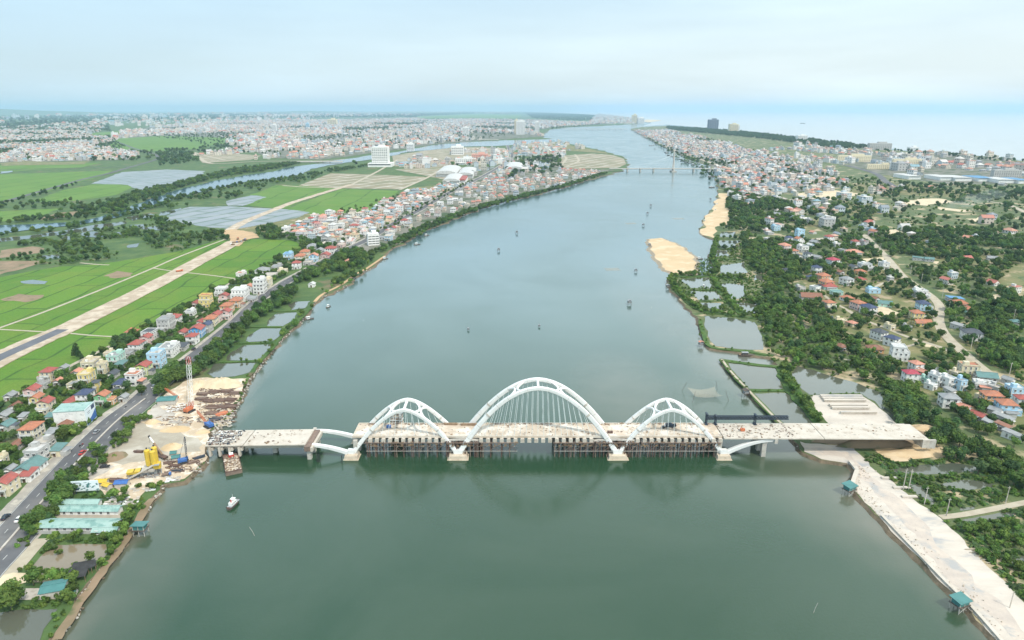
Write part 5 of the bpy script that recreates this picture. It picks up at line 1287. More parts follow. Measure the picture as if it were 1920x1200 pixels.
def far_house(w, l, st, kd):
    b = MB(); h = st*3.3; b.box((0, 0, h/2), (w, l, h))
    r = MB()
    if kd == 'flat':
        r.box((0, 0, h+.1), (w+.4, l+.4, .25)); b.box((w*.15, l*.2, h+1.2), (w*.5, l*.25, 2.2))
    elif kd == 'hip': hip(r, w, l, h, w*.28)
    else:
        gable(r, w, l, h, w*.26)
        for y in (-l/2+.01, l/2-.01): b.face([(-w/2, y, h), (w/2, y, h), (0, y, h+w*.26)])
    b2 = MB()
    for k in range(st):
        for q in (-.3, 0, .3):
            b2.box((q*w, -l/2, k*3.3+1.8), (1.1, .1, 1.3)); b2.box((-w/2, q*l, k*3.3+1.8), (.1, 1.2, 1.3)); b2.box((w/2, q*l, k*3.3+1.8), (.1, 1.2, 1.3))
    b.f += [tuple(i+len(b.v) for i in f) for f in r.f]; b.m += [1]*len(r.f); b.v += r.v
    b.f += [tuple(i+len(b.v) for i in f) for f in b2.f]; b.m += [2]*len(b2.f); b.v += b2.v
    me = b.mesh('far_house', [M['far_wall'], M['far_roof'], M['dark_glass']]); return bpy.data.objects.new('far_house_source', me)
FH = [far_house(7, 10, 2, 'flat'), far_house(7.5, 10, 1, 'gable'), far_house(8, 10, 2, 'hip'), far_house(6, 12, 3, 'flat'), far_house(9, 12, 2, 'gable'), far_house(14, 20, 3, 'flat'), far_house(8, 11, 1, 'hip')]
fp, fr_, fs, fv = [], [], [], []
def add_far(x, y, rot, s, var, sz=1.0): fp.append((x, y, LZ)); fr_.append((0, 0, rot)); fs.append((s, s, s*sz)); fv.append(var)
for h in far_h: add_far(h['g'].x, h['g'].y, h['rot'], h['w']/7.5, {1: 1, 2: 0, 3: 3, 4: 3}[h['st']] if h['kind'] != 'hip' else 2)
CITY = []
def city(px, per, seed, rot=0.0, smin=.9, smax=1.3, patch=0.0, big=.05, n_max=9000, hp=None):
    P = [(p.x, p.y) for p in (gp(q) for q in px)]; r = random.Random(seed)
    x0, x1 = min(p[0] for p in P), max(p[0] for p in P); y0, y1 = min(p[1] for p in P), max(p[1] for p in P)
    n = int((x1-x0)*(y1-y0)/per); cnt = 0; sc = (y0+y1)/2/2500*60
    for i in range(n):
        x, y = r.uniform(x0, x1), r.uniform(y0, y1)
        if patch and math.sin(x/sc+seed)+math.sin(y/sc*.6+seed*2+math.sin(x/sc*.7)) < patch: continue
        if not inpoly(x, y, P) or in_any(x, y, CITY_NO): continue
        if y < 2600 and blocked(x, y, 4.5): continue
        if y < 2600: block(x, y, 5)
        k = r.random(); var = 5 if k < big else r.choice((0, 0, 1, 2, 3, 4, 6)); add_far(x, y, rot+r.choice((0, 1.5708))+r.gauss(0, .15), r.uniform(smin, smax), var, r.uniform(.8, 1.4)); cnt += 1
        if cnt > n_max: break
CITY_NO = polyset(['rice_field', 'canal', 'flooded_paddy', 'pond', 'orchard_field'])
city([(0,292),(60,276),(130,272),(200,280),(262,290),(240,299),(100,302),(0,304),(-60,304)], 260, 1, .3)
city([(-40,250),(60,240),(160,250),(215,262),(200,280),(130,272),(60,276),(-40,285)], 420, 2, .2, patch=-.3)
city([(0,240),(130,232),(200,240),(170,256),(60,262),(-40,262)], 2400, 3, .2, patch=.2, smin=1.2, smax=1.9)
city([(215,250),(300,236),(480,227),(640,225),(640,262),(560,285),(480,276),(400,268),(330,262),(210,262)], 1050, 4, .5, patch=-.7, smin=1.2, smax=2.0, n_max=9000)
city([(640,225),(800,222),(1000,226),(1150,232),(1040,238),(1000,246),(1025,256),(930,261),(820,268),(740,280),(640,292),(560,292),(560,270)], 800, 5, .4, patch=-.7, smin=1.2, smax=1.9, n_max=9000)
city([(370,290),(440,280),(560,276),(640,285),(600,298),(520,298),(440,300)], 900, 6, .3, patch=-.2, smin=1.1, smax=1.6)
city([(200,226),(600,214),(900,206.5+2),(980,210),(900,222),(600,224),(300,236),(100,238)], 9000, 7, .3, patch=.1, smin=2.2, smax=4.5, n_max=3000)
city([(-40,222),(300,214),(700,210),(900,210),(700,215),(300,225),(0,232)], 42000, 17, .3, patch=.3, smin=3, smax=7, n_max=900)
city([(760,300),(900,282),(960,285),(960,300),(880,335),(820,335),(740,312)], 900, 8, NRA, patch=-.4, smin=1, smax=1.8)
city([(955,300),(1000,275),(1060,285),(1050,312),(1000,325),(920,335)], 650, 9, NRA, patch=-.5, smin=.9, smax=1.5)
city([(965,272),(1040,266),(1100,278),(1050,290),(960,290)], 2200, 10, .2, smin=1, smax=1.7)
city([(1188,246),(1250,244),(1300,256),(1340,262),(1420,290),(1480,305),(1440,330),(1400,350),(1352,350),(1342,320),(1300,296),(1240,270)], 330, 11, .6, patch=-.9, smin=.9, smax=1.3)
city([(1440,330),(1480,305),(1560,318),(1590,340),(1560,360),(1500,362),(1400,372),(1360,352)], 420, 12, .4, patch=-.8, smin=.9, smax=1.25)
city([(1360,300),(1500,270),(1620,285),(1700,290),(1640,310),(1560,310)], 1300, 13, .6, patch=-.1, smin=1, smax=1.7)
city([(1620,300),(1750,290),(1920,300),(1920,330),(1700,330)], 1500, 14, .1, patch=-.5, smin=1.3, smax=2.2)
city([(1500,372),(1640,380),(1920,420),(1920,480),(1700,440),(1520,400)], 9000, 15, .1, smin=1, smax=1.4)
city([(1120,214),(1200,224),(1190,232),(1100,233)], 2600, 16, .1, smin=1.4, smax=2.4)
city([(1380,372),(1500,380),(1600,395),(1650,430),(1560,440),(1450,430),(1400,410)], 1100, 21, .3, patch=-.6, smin=.8, smax=1.15)
city([(1700,440),(1900,420),(1920,560),(1800,560),(1720,500)], 2600, 22, .3, smin=.8, smax=1.1)
city([(1560,360),(1700,350),(1700,400),(1600,400)], 2200, 23, .3, smin=.9, smax=1.2)
gn_scatter('far_off_houses', fp, fr_, fs, fv, FH)

# ------------------------------------------------------------ plants
B = 'round:4,dark:2,light:2'
line('between the highway and the works', [(60,1000),(100,950),(140,905),(180,870),(232,815),(268,780)], 1.2, 'light:3,round:3,dark', .45, .75, 6)
line('between the highway and the works', [(150,895),(130,925),(100,950)], 1.6, 'round:2,light', .7, 1.0, 5)
line('between the highway and the works', [(282,735),(300,728),(330,712),(345,695)], 2.2, 'round:3,dark:2', .9, 1.3, 7)
fill('between the highway and the works', [(290,730),(340,690),(385,660),(372,706),(330,722),(300,745)], 30, 'round:3,dark:2', .9, 1.3, clear=False)
fill('between the road and the ponds', [(340,695),(388,655),(445,612),(500,570),(536,540),(560,545),(540,570),(500,592),(470,612),(440,650),(415,672),(392,690),(370,708)], 24, 'round:3,dark:3', .85, 1.25, seed=1)
fill('between the road and the ponds', [(548,520),(600,495),(655,470),(700,478),(700,492),(640,512),(590,522),(560,540)], 36, 'round:3,dark:2,light', .85, 1.25)
fill('between the road and the ponds', [(600,545),(640,520),(690,495),(712,484),(700,500),(650,536),(612,552)], 34, 'round:2,light:2,dark', .7, 1.1)
line('along the pond dikes', [(585,575),(556,606),(530,630),(505,660),(482,686),(468,706)], 7, 'shrub:2,light,round', .5, .9, 3)
for px in ([(556,584),(500,585)], [(528,614),(470,614)], [(512,643),(440,645)], [(488,678),(400,680)]): line('along the pond dikes', px, 8, 'shrub:3,light', .4, .7, 2)
line('along the pond dikes', [(462,712),(452,740),(436,770),(420,790)], 5, 'shrub:2,light', .4, .7, 2)
line('near the riverside pond', [(70,1062),(90,1030),(108,1016),(160,1010),(210,1014)], 2.4, 'shrub:2,light', .7, 1.1, 4)
line('near the riverside pond', [(212,1010),(206,1038),(190,1060),(160,1058),(120,1075),(70,1074)], 2.6, 'shrub:3,light:2', .5, 1.0, 3)
line('near the riverside pond', [(228,980),(232,1000),(222,1015)], 1.4, 'shrub:2,light', .8, 1.2, 6)
line('near the riverside pond', [(245,945),(250,960),(238,990)], 1.6, 'shrub:2,light', .7, 1.0, 5)
line('near the riverside pond', [(20,1092),(60,1092),(100,1090),(140,1088)], 2.6, 'light:2,round', .7, 1.0, 3)
line('near the riverside pond', [(120,1160),(130,1130),(150,1100),(150,1080)], 4, 'round,light:2', .5, .8, 5)
line('near the riverside pond', [(10,1132),(60,1134),(110,1134)], 1.8, 'shrub:2,round', .8, 1.1, 4)
line('near the riverside pond', [(-20,1140),(10,1130),(25,1120)], 2.0, 'round:3', .9, 1.2, 6)
line('beside the long sheds', [(128,905),(138,930),(108,938)], 1.6, 'round:2,light,dark', .8, 1.1, 7)
line('beside the long sheds', [(150,938),(200,934),(240,930)], 2.2, 'shrub:2,light', .7, 1.1, 3)
line('beside the long sheds', [(262,915),(290,915),(310,905)], 2.2, 'shrub:2,light', .7, 1.1, 3)
line('beside the long sheds', [(75,985),(90,965),(60,1010)], 1.8, 'round:2,shrub', .7, 1.0, 5)
line('beside the long sheds', [(15,1045),(40,1020),(66,995)], 5, 'shrub', .6, .9, 4)
fill('between the houses beside the highway', [(-40,980),(0,940),(80,880),(135,830),(200,770),(262,720),(330,665),(420,598),(520,525),(560,500),(600,478),(580,458),(500,495),(455,525),(400,545),(343,580),(290,605),(215,650),(140,690),(47,738),(-40,770)],
     22, 'round:4,dark:2,light:2,shrub:4', .5, 1.05, n_max=2600)
line('beside the field wall', [(140,668),(148,680)], 3, 'tall', .9, 1.1, 3); line('beside the field wall', [(225,640),(245,650)], 2.0, 'dark:2', .9, 1.1, 5)
line('between the terrace and the river', [(700,478),(745,458),(800,430),(870,402),(930,383),(1000,366),(1060,350),(1110,334),(1135,326)], 3.4, 'dark:3,round:3', .8, 1.2, 8)
line('between the terrace and the river', [(760,450),(810,424),(880,398),(950,377),(1010,362)], 5, 'dark:3,round:3', .8, 1.1, 10)
fill('north edge of the fields', [(475,440),(500,425),(530,432),(600,458),(680,475),(640,490),(590,470),(520,458)], 55, 'round:2,dark:3', .8, 1.2)
line('north edge of the fields', [(690,400),(720,390),(750,372)], 7, 'dark', .8, 1.1, 8); line('terrace roadside', NR[9:15], 12, 'dark,round', .6, .9, 9)
fill('terrace', [(522,440),(600,406),(752,366),(868,347),(684,447),(600,462)], 260, B, .6, .9, clear=False, n_max=300)
fill('west marsh', [(0,470),(120,440),(240,412),(330,405),(420,430),(430,450),(345,470),(270,482),(120,497),(30,500),(0,512)], 70, 'round:3,dark:3,shrub:5', .6, 1.2, gap=-.35, n_max=3500)
line('canal bank', [(-40,448),(67,437),(143,428),(215,412),(290,390),(350,370),(467,345),(520,340),(570,330)], 8, 'dark:2,round:2', 1, 1.5, 12)
line('canal bank', [(-40,420),(67,414),(150,408),(217,394),(283,367),(333,350),(400,333),(470,322),(550,308)], 4, 'dark:2,round:2', 1, 1.6, 30)
fill('canal bank', [(100,400),(180,385),(230,372),(260,360),(340,346),(380,332),(440,318),(560,305),(540,314),(467,326),(400,337),(330,354),(280,370),(215,395),(150,410)], 190, 'dark:2,round:2', 1, 1.6, n_max=1500)
fill('canal bank', [(280,392),(350,372),(467,345),(567,330),(620,318),(700,310),(640,322),(560,345),(480,360),(420,378),(330,395)], 260, 'dark:2,round:2', 1, 1.5, n_max=1200, gap=-.2)
fill('canal bank', [(-40,398),(100,372),(160,382),(60,418),(-40,420)], 420, 'dark,round', 1, 1.4, gap=0, n_max=500)
line('roadside west', [(0,392),(10,384),(83,364),(150,345)], 20, 'dark', 1, 1.5, 10)
for px, per, nm in (([(0,232),(200,226),(215,262),(120,272),(0,276),(-60,262)], 2200, 2500), ([(180,262),(420,262),(440,285),(300,300),(170,305)], 1800, 1500), ([(480,262),(640,256),(900,250),(1000,240),(900,232),(500,240)], 5200, 2200),
                    ([(700,231),(800,227),(860,232),(780,236),(690,236)], 900, 1200), ([(285,290),(370,285),(385,305),(300,312)], 700, 500), ([(560,300),(700,316),(900,290),(950,300),(860,330),(740,312)], 3000, 500),
                    ([(955,300),(1080,290),(1060,322),(930,340)], 900, 600)):
    fill('far plain', px, per, 'dark:2,round', 1.3, 2.2, n_max=nm)
fill('far forest', [(980,210),(1100,215),(1185,222.5),(1170,226),(1080,227),(1000,223)], 900, 'dark', 2.0, 3.2, n_max=3500, clear=False)
fill('far forest', [(1185,222),(1206,225.5),(1196,229),(1180,228)], 700, 'dark', 2.0, 3.0, n_max=300, clear=False)
fill('city trees', [(215,250),(480,226),(900,222),(1150,232),(1000,246),(900,262),(700,282),(500,296),(330,262)], 1900, 'dark:2,round', 1.1, 1.9, n_max=6000, clear=False, gap=-.6)
fill('city trees', [(-40,250),(215,262),(262,290),(200,300),(-40,304)], 900, 'dark:2,round', 1.0, 1.6, n_max=1500, clear=False)
fill('far plain', [(-60,222),(300,214),(900,211),(980,212),(900,220),(500,222),(200,230),(-60,240)], 14000, 'dark', 3.0, 6.0, n_max=5000)
fill('east coast wood', [(1250,237.5),(1330,242.5),(1400,248.5),(1500,260),(1590,270),(1640,279),(1560,280),(1440,262),(1340,252),(1250,243)], 420, 'dark', 1.4, 2.3, n_max=3500)
fill('east coast wood', [(1640,278),(1800,291),(1850,294),(1920,304),(1920,310),(1800,298),(1640,284)], 1100, 'dark', 1.2, 2.2, n_max=500, gap=-.1)
fill('east town', [(1200,250),(1340,262),(1500,310),(1590,345),(1400,372),(1345,350)], 800, 'dark,round', 1.0, 1.5, n_max=1400)
fill('east wood', [(1360,356),(1430,372),(1480,380),(1520,440),(1420,440),(1350,430),(1352,390)], 90, 'dark:2,round:2,shrub', .9, 1.4, n_max=1800, gap=-.7)
fill('east wood', [(1500,350),(1600,330),(1700,345),(1920,360),(1920,470),(1700,440),(1560,430),(1500,400)], 300, 'dark:2,round:2,light,shrub:4', .7, 1.6, n_max=5000, gap=-.45)
fill('east wood', [(1640,345),(1920,350),(1920,375),(1640,372)], 500, 'dark', 1.0, 1.6, n_max=1200, gap=-.3)
fill('east wood', [(1400,372),(1640,375),(1640,440),(1420,430)], 200, 'dark:2,round,shrub', .9, 1.4, n_max=2600, gap=-.5)
fill('east wood', [(1640,430),(1920,430),(1920,500),(1800,505),(1700,500),(1650,470)], 44, 'dark:3,round:3,light,shrub:3', .6, 1.3, n_max=4500, gap=-.65)
fill('east wood', [(1700,500),(1920,500),(1920,700),(1860,690),(1790,640),(1770,580),(1720,530)], 55, 'dark:3,round:3,light,shrub:4', .5, 1.3, n_max=3000, gap=-.35)
fill('east wood', [(1820,580),(1920,560),(1920,720),(1850,680),(1830,640)], 34, 'dark:2,round:3,light,shrub', .6, 1.3, n_max=900, gap=-.8)
fill('east wood', [(1390,440),(1470,450),(1500,500),(1490,560),(1440,600),(1430,520),(1395,490)], 32, 'dark:2,round:3,light:3,shrub:2', .6, 1.2, n_max=1500)
fill('pond side grove', [(1400,560),(1500,560),(1560,600),(1620,640),(1690,690),(1700,740),(1640,720),(1560,700),(1490,684),(1440,660),(1434,630)], 22, 'dark:2,round:3,light:4,shrub:3', .55, 1.15, n_max=1600, gap=-.9)
fill('pond side grove', [(1655,742),(1700,740),(1760,790),(1840,840),(1920,880),(1920,930),(1850,900),(1760,862),(1690,808)], 22, 'round:3,dark:3,light:1', .8, 1.2, n_max=900)
fill('pond side grove', [(1650,722),(1720,730),(1720,790),(1690,796)], 16, 'light:3,round:2', .7, 1.2, n_max=90)
fill('village gardens', [(1450,450),(1640,440),(1700,520),(1760,590),(1770,640),(1700,690),(1600,640),(1520,600),(1490,540)], 42, 'dark:3,round:3,light,shrub:3', .6, 1.05, n_max=2000, gap=-.6)
fill('village gardens', [(1700,680),(1780,650),(1860,700),(1920,740),(1920,850),(1840,820),(1760,760)], 45, 'round:3,dark:3', .6, 1.0, n_max=500)
for px, k in (([(1262,518),(1260,534),(1290,566),(1320,583),(1360,590),(1425,598)], 'light:4,round'), ([(1268,517),(1300,518),(1334,519)], 'light:3,round'), ([(1340,520),(1400,524)], 'light:3,round'), ([(1338,524),(1352,545),(1368,565),(1388,586)], 'light:4'),
              ([(1344,446),(1338,470),(1336,484),(1346,505),(1334,515)], 'light:2,round:2'), ([(1468,690),(1480,722),(1502,752),(1535,795)], 'light:3,round:2'), ([(1468,690),(1480,722),(1502,752),(1535,795)], 'light:3,shrub')):
    line('along the east dikes', px, 2.6, k, .6, .95, 3)
line('along the east dikes', [(1348,448),(1392,450)], 5, 'dark', .8, 1, 2); line('along the east dikes', [(1345,467),(1380,470)], 5, 'dark', .8, 1, 2)
line('along the east dikes', [(1296,544),(1340,545)], 5, 'shrub', .6, .9, 2); line('along the east dikes', [(1310,565),(1350,565),(1420,566)], 6, 'shrub:2,round', .6, .9, 2)
line('along the east dikes', [(1312,598),(1322,635),(1336,652),(1395,659)], 6, 'shrub', .5, .8, 2); line('along the east dikes', [(1353,675),(1372,700),(1403,733)], 4, 'shrub', .5, .9, 2)
line('along the east dikes', [(1404,733),(1475,733)], 5, 'shrub', .4, .7, 1.5); line('along the east dikes', [(1360,677),(1412,684)], 5, 'shrub', .5, .8, 1.5)
fill('lower east marsh', [(1625,850),(1690,866),(1800,862),(1900,866),(1960,880),(1960,950),(1850,950),(1763,968),(1720,938),(1660,890)], 5.5, 'shrub:8,palm:3', .5, .95, n_max=2600)
fill('lower east marsh', [(1760,975),(1860,962),(1960,950),(1980,1180),(1925,1128),(1866,1070),(1837,1042),(1798,998)], 5.5, 'shrub:8,light:1,palm:3', .6, 1.0, n_max=2600)
line('lower east marsh', [(1625,858),(1650,872),(1700,874),(1790,864),(1822,860)], 1.8, 'shrub', .5, .8, 2)
line('lower east marsh', [(1700,822),(1760,824),(1800,833),(1824,848)], 2.4, 'shrub:3,light', .6, .9, 3)
line('beside the concrete yard', [(1519,742),(1560,740),(1612,738)], 3, 'shrub', .3, .5, 1.5)

fill('around the east ponds', [(1256,517),(1400,450),(1440,520),(1440,600),(1432,640),(1420,598),(1330,592),(1300,580),(1262,545)], 9, 'shrub:5,light', .35, .8, n_max=900)
fill('around the east ponds', [(1434,600),(1440,670),(1500,684),(1660,735),(1660,745),(1500,700),(1450,690)], 8, 'shrub:5,light', .4, .9, n_max=500)
fill('along the left shore', [(88,1190),(150,1100),(186,1060),(232,1000),(246,950),(262,930),(276,935),(240,985),(212,1026),(180,1066),(148,1106),(118,1160),(92,1200)], 5, 'shrub:5,light', .4, .8, n_max=700)
fill('between the highway and the works', [(30,1060),(70,1010),(110,960),(150,905),(160,890),(120,900),(80,950),(40,1000),(0,1050),(0,1080)], 9, 'shrub:5,light,round', .5, .85, n_max=500)
fill('near the riverside pond', [(20,1092),(80,1012),(118,1003),(236,1002),(228,1018),(212,1040),(200,1056),(160,1072),(130,1090),(60,1074)], 6, 'shrub:6,light', .35, .8, n_max=600)
# the plants that show largest are objects of their own, the rest is one mass
sz = {k: {'round': 7, 'dark': 6.3, 'light': 5.2, 'tall': 5, 'shrub': 3.2, 'palm': 5.5}[k] for k in KIND}
P2 = [(size_px(p[0], p[1], p[3]*sz[p[2]]), p) for p in PLANTS]; P2 = [q for q in P2 if q[0] > 0]; P2.sort(key=lambda q: -q[0])
trees = [q[1] for q in P2 if q[1][2] not in ('shrub', 'palm')]; near_t = set(id(t) for t in trees[:298])
KN = {'round': 'broad green tree', 'dark': 'dark green bushy tree', 'light': 'light green young tree', 'tall': 'tall slender dark tree'}
cnt = {}; srcs = {}
def in_px(t): u, v, d = proj((t[0], t[1], LZ)); return u, v
single = [q[1] for q in P2 if id(q[1]) in near_t]
bz = {}
for t in single: bz.setdefault((t[2], t[4]), []).append(t)
for (k, zn), L_ in bz.items():
    L_.sort(key=lambda t: math.hypot(t[0], t[1]))
    for i, t in enumerate(L_):
        r = random.Random(int(t[0]*91+t[1]*13)); cm, tm, zc = r.choice(KIND[k]); s = t[3]
        o = empty('tree', (t[0], t[1], LZ), r.uniform(0, 6.28), '%s %s%s' % (KN[k], zn, '' if len(L_) == 1 else ', %s of its kind' % ORD[i]), 'tree', 'trees '+zn)
        inst('crown', cm, o, (0, 0, zc*s), 0, (s*r.uniform(.9, 1.1), s*r.uniform(.9, 1.1), s*r.uniform(.85, 1.15)))
        inst('trunk', tm, o, (0, 0, 0), 0, s)
# sources for the mass: unlinked copies of the same crown meshes
SRC, base = [], {}
for k, L_ in KIND.items():
    for (cm, tm, zc) in L_:
        base.setdefault(k, []).append((len(SRC), zc)); SRC.append(bpy.data.objects.new('crown_source', cm))
def mass(name, sel):
    pts, ro, sc, va = [], [], [], []
    for q, t in P2:
        if id(t) in near_t or not sel(t): continue
        r = random.Random(int(t[0]*37+t[1]*11)); i, zc = r.choice(base[t[2]])
        pts.append((t[0], t[1], LZ+zc*t[3]*.9)); ro.append((0, 0, r.uniform(0, 6.28))); s = t[3]; sc.append((s*r.uniform(.9, 1.15), s*r.uniform(.9, 1.15), s*r.uniform(.85, 1.2))); va.append(i)
    print(name, len(pts)); gn_scatter(name, pts, ro, sc, va, SRC)
mass('woodland_trees', lambda t: t[2] not in ('shrub', 'palm'))
mass('undergrowth', lambda t: t[2] in ('shrub', 'palm'))
print('houses', len(HOUSES), 'near', len(near_h), 'far', len(fp))

# ------------------------------------------------------------ tall blocks far off
M['wall_slate'] = mat('wall_slate', (.16, .19, .24), (.12, .14, .18), .3)
def tower(u, v, wpx, hpx, label, wall='white', name='apartment_block', asp=.7, floors=10, cols=6, podium=False, rot=0.0, cat='tower block'):
    """u,v = foot of the block"""
    g = G(u, v, LZ); k = mpp(v, LZ); w = wpx*k; h = hpx*k/.985; l = w*asp
    o = empty(name, g, rot, label, cat)
    wm = M['wall_'+wall]
    fh = h/(floors+.6)
    MB().box((0, 0, h/2), (w*.96, l*.96, h)).build('core', M['dark_glass'], o)
    for i in range(floors+1):
        MB().box((0, 0, i*fh+fh*.3), (w, l, fh*.62)).build('floor_band', wm, o)
    for c in range(cols+1):
        x = -w/2+w*c/cols
        MB().box((x, 0, h/2), (w*.035, l*1.01, h)).build('pier', wm, o)
    MB().box((0, 0, h+fh*.2), (w*1.01, l*1.01, fh*.5)).box((w*.1, 0, h+fh*.9), (w*.4, l*.6, fh*1.2)).build('roof', wm, o)
    if podium: 
        p = MB().box((0, 0, h*.10), (w*1.5, l*1.7, h*.20)).build('podium', wm, o)
        MB().box((0, -l*.86, h*.13), (w*1.4, .3, h*.05)).build('podium_windows', M['dark_glass'], p)
tower(715, 312, 29, 34, 'tall white slab hotel with gridded front on a podium, by the canal', podium=True, floors=11, cols=8)
tower(976, 252, 16, 23, 'broad white twin-width tower near the river bend, left of the slim one', floors=12)
tower(968, 251, 7, 24, 'narrow pale tower standing tight against the left of the broad white one', 'cream', floors=12, cols=3)
tower(1007, 250, 8, 20, 'slim white tower nearest the river bend', floors=11, cols=3)
tower(873, 253, 11, 13, 'mid-height pale grey tower in the middle of the city', floors=7, cols=4)
tower(806, 250, 9, 14, 'white tower with dark right flank, left of the mid-height grey one', floors=8, cols=3)
tower(515, 249, 8, 14, 'slender white tower at the left of the city', floors=8, cols=3)
tower(624, 236, 16, 11, 'pale pinkish block cluster behind the city', 'cream', floors=5, cols=5)
tower(577, 240, 6, 8, 'small bluish dark tower beside the pale block cluster', 'light blue', floors=5, cols=3)
tower(1336, 243, 17, 17, 'bluish grey stepped tower on the sandy coast', 'slate', floors=8, cols=5)
tower(1374, 248, 15, 14, 'cream white tower right of the bluish grey one on the coast', 'cream', floors=8, cols=4)
tower(1383, 248, 5, 12, 'thin white annex tower right of the cream coast tower', floors=7, cols=2)
tower(1189, 231, 9, 14, 'taller pale tower in the cluster at the river mouth', 'cream', floors=7, cols=3)
tower(1201, 231, 12, 9, 'lower pale block in the cluster at the river mouth', 'white', floors=5, cols=4)
tower(1502, 264, 17, 9, 'white hotel block among the coast pines', floors=5, cols=5)
tower(1648, 281, 40, 11, 'long pale grey resort block near the sea', 'grey', floors=4, cols=12, asp=.25)
tower(1711, 283, 16, 6, 'small white hall right of the long resort block', 'white', floors=2, cols=5)
tower(1600, 303, 60, 10, 'long pale row of resort buildings left of centre on the coast plain', 'cream', floors=3, cols=18, asp=.12)
tower(1700, 312, 54, 12, 'long brownish resort terrace facing the coast plain', 'cream', floors=4, cols=16, asp=.12)
tower(1660, 317, 70, 8, 'nearest long beige terrace on the coast plain', 'cream', floors=3, cols=18, asp=.1)
tower(1885, 332, 50, 12, 'brownish hotel terrace at the right edge of the photo', 'grey', floors=4, cols=12, asp=.2)
tower(700, 459, 20, 20, 'white four-storey block with square dark openings by the road', floors=4, cols=3, name='apartment_block', rot=.35, asp=.8, cat='building')
tower(770, 283, 13, 12, 'white block among low houses beyond the hotel', floors=4, cols=4)
tower(858, 290, 22, 14, 'bulky white building beyond the white halls', floors=4, cols=6)
tower(900, 300, 30, 10, 'reddish brown long school block in trees', 'salmon', floors=3, cols=9, asp=.3)
tower(873, 308, 38, 10, 'long pale blue-grey building in front of the reddish block', 'white', floors=3, cols=10, asp=.2)
def hall(u, v, wpx, dpx, label, roof='white', h=8, rot=0.0, n=6, curved=True):
    g = G(u, v, LZ); k = mpp(v, LZ); w = wpx*k; l = dpx*k/math.sin(math.atan2(H, g.y)); o = empty('market_hall', g, rot, label, 'hall')
    MB().box((0, 0, h/2), (w, l, h)).build('wall', M['wall_white'], o)
    b = MB(); r = w*.16
    for i in range(n):
        a0, a1 = math.pi*i/n, math.pi*(i+1)/n
        P = [(-w*.52*math.cos(a), h+.35+(r*math.sin(a) if curved else .5*math.sin(a))) for a in (a0, a1)]
        b.face([(P[0][0], -l*.53, P[0][1]), (P[1][0], -l*.53, P[1][1]), (P[1][0], l*.53, P[1][1]), (P[0][0], l*.53, P[0][1])]); b.face([(P[0][0], -l*.53, P[0][1]), (P[1][0], -l*.53, P[1][1]), (0, -l*.53, h)])
    b.build('roof', M['roof_'+roof], o)
hall(842, 326, 36, 11, 'left of two white vaulted halls north of the fields', rot=.0); hall(876, 328, 28, 11, 'right of two white vaulted halls north of the fields')
hall(850, 341, 30, 10, 'white hall with red end roof in front of the two vaulted ones'); hall(868, 341, 14, 7, 'small red-roofed hall beside the white hall', 'red'); hall(965, 318, 32, 9, 'wide white hall east of the road near the terrace', 'white')
for i, (u, v, w_) in enumerate(((1760,336,26),(1790,337,30),(1835,338,34),(1870,341,30),(1905,342,26),(1700,334,22))):
    hall(u, v, w_, 5, '%s of the row of pale blue factory roofs at the right edge' % ('first', 'second', 'third', 'fourth', 'fifth', 'leftmost')[i], 'blue' if i in (2, 4) else 'white', curved=False)
for i, (u, v, w_) in enumerate(((205,214.5,34),(245,215,50),(285,213,44),(250,218,60))):
    hall(u, v, w_, .6, '%s white factory roof on the far left plain' % ('leftmost', 'middle', 'longest rear', 'front')[i], 'white', h=14, curved=False)

# ------------------------------------------------------------ far bridges
def cable_bridge():
    y = G(1262, 322, 0).y; x0, x1 = G(1172, 322, 0).x, G(1352, 322, 0).x; xt = G(1262, 322, 0).x; h = 62; zd = 9
    o = empty('cable_stayed_bridge', (xt, y, 0), 0, 'slim pale cable-stayed bridge with one tall pylon crossing the river in the distance', 'bridge')
    MB().box(((x0+x1)/2-xt, 0, zd), (x1-x0+90, 13, 1.1)).build('deck', M['conc_face'], o)
    MB().box(((x0+x1)/2-xt, 0, zd-1.2), (x1-x0+90, 8, 1.0)).build('girder', M['conc_face'], o)
    py = MB()
    for s in (-1, 1): py.beam((0, s*9.5, 0), (0, s*8.5, zd), 2.8, 2.8).beam((0, s*8.5, zd), (0, s*.8, h*.72), 2.0, 2.2)
    py.box((0, 0, h*.86), (2.3, 2.4, h*.30)).build('pylon', M['gravel_pale'], o)
    MB().box((0, 0, .6), (14, 28, 4.4)).build('pylon_base', M['conc_face'], o)
    for i in range(9):
        for s in (-1, 1): MB().tube([(0, 0, h*(.96-.03*i)), (s*(14+i*13.5), 0, zd+1)], .14, 4).build('stay_cable', M['cable'], o)
    for i, u in enumerate((1176, 1200, 1225, 1300, 1330)):
        MB().box((G(u, 322, 0).x-xt, 0, 4.6), (3, 12, 11)).build('pier', M['conc_face'], o)
cable_bridge()
def low_bridge(u0, u1, v, label, w=14, n=9, z=8):
    a, b = G(u0, v, 0), G(u1, v, 0); o = empty('beam_bridge', a, 0, label, 'bridge'); L = (b-a).length
    o.rotation_euler = (0, 0, math.atan2(b.y-a.y, b.x-a.x))
    MB().box((L/2, 0, z), (L+60, w, 2.6)).build('deck', M['conc_face'], o)
    for i in range(n): MB().box((L*(i+.5)/n, 0, z/2-.6), (3.2, w*.7, z)).build('pier', M['conc_face'], o)
low_bridge(1062, 1170, 244, 'long low beam bridge near the river mouth, farthest up the river', 22, 10, 10)
low_bridge(575, 625, 306, 'short road bridge over the narrow canal on the left plain', 14, 4, 5)
low_bridge(905, 925, 264, 'short bridge over the tributary beside the city', 16, 3, 6)

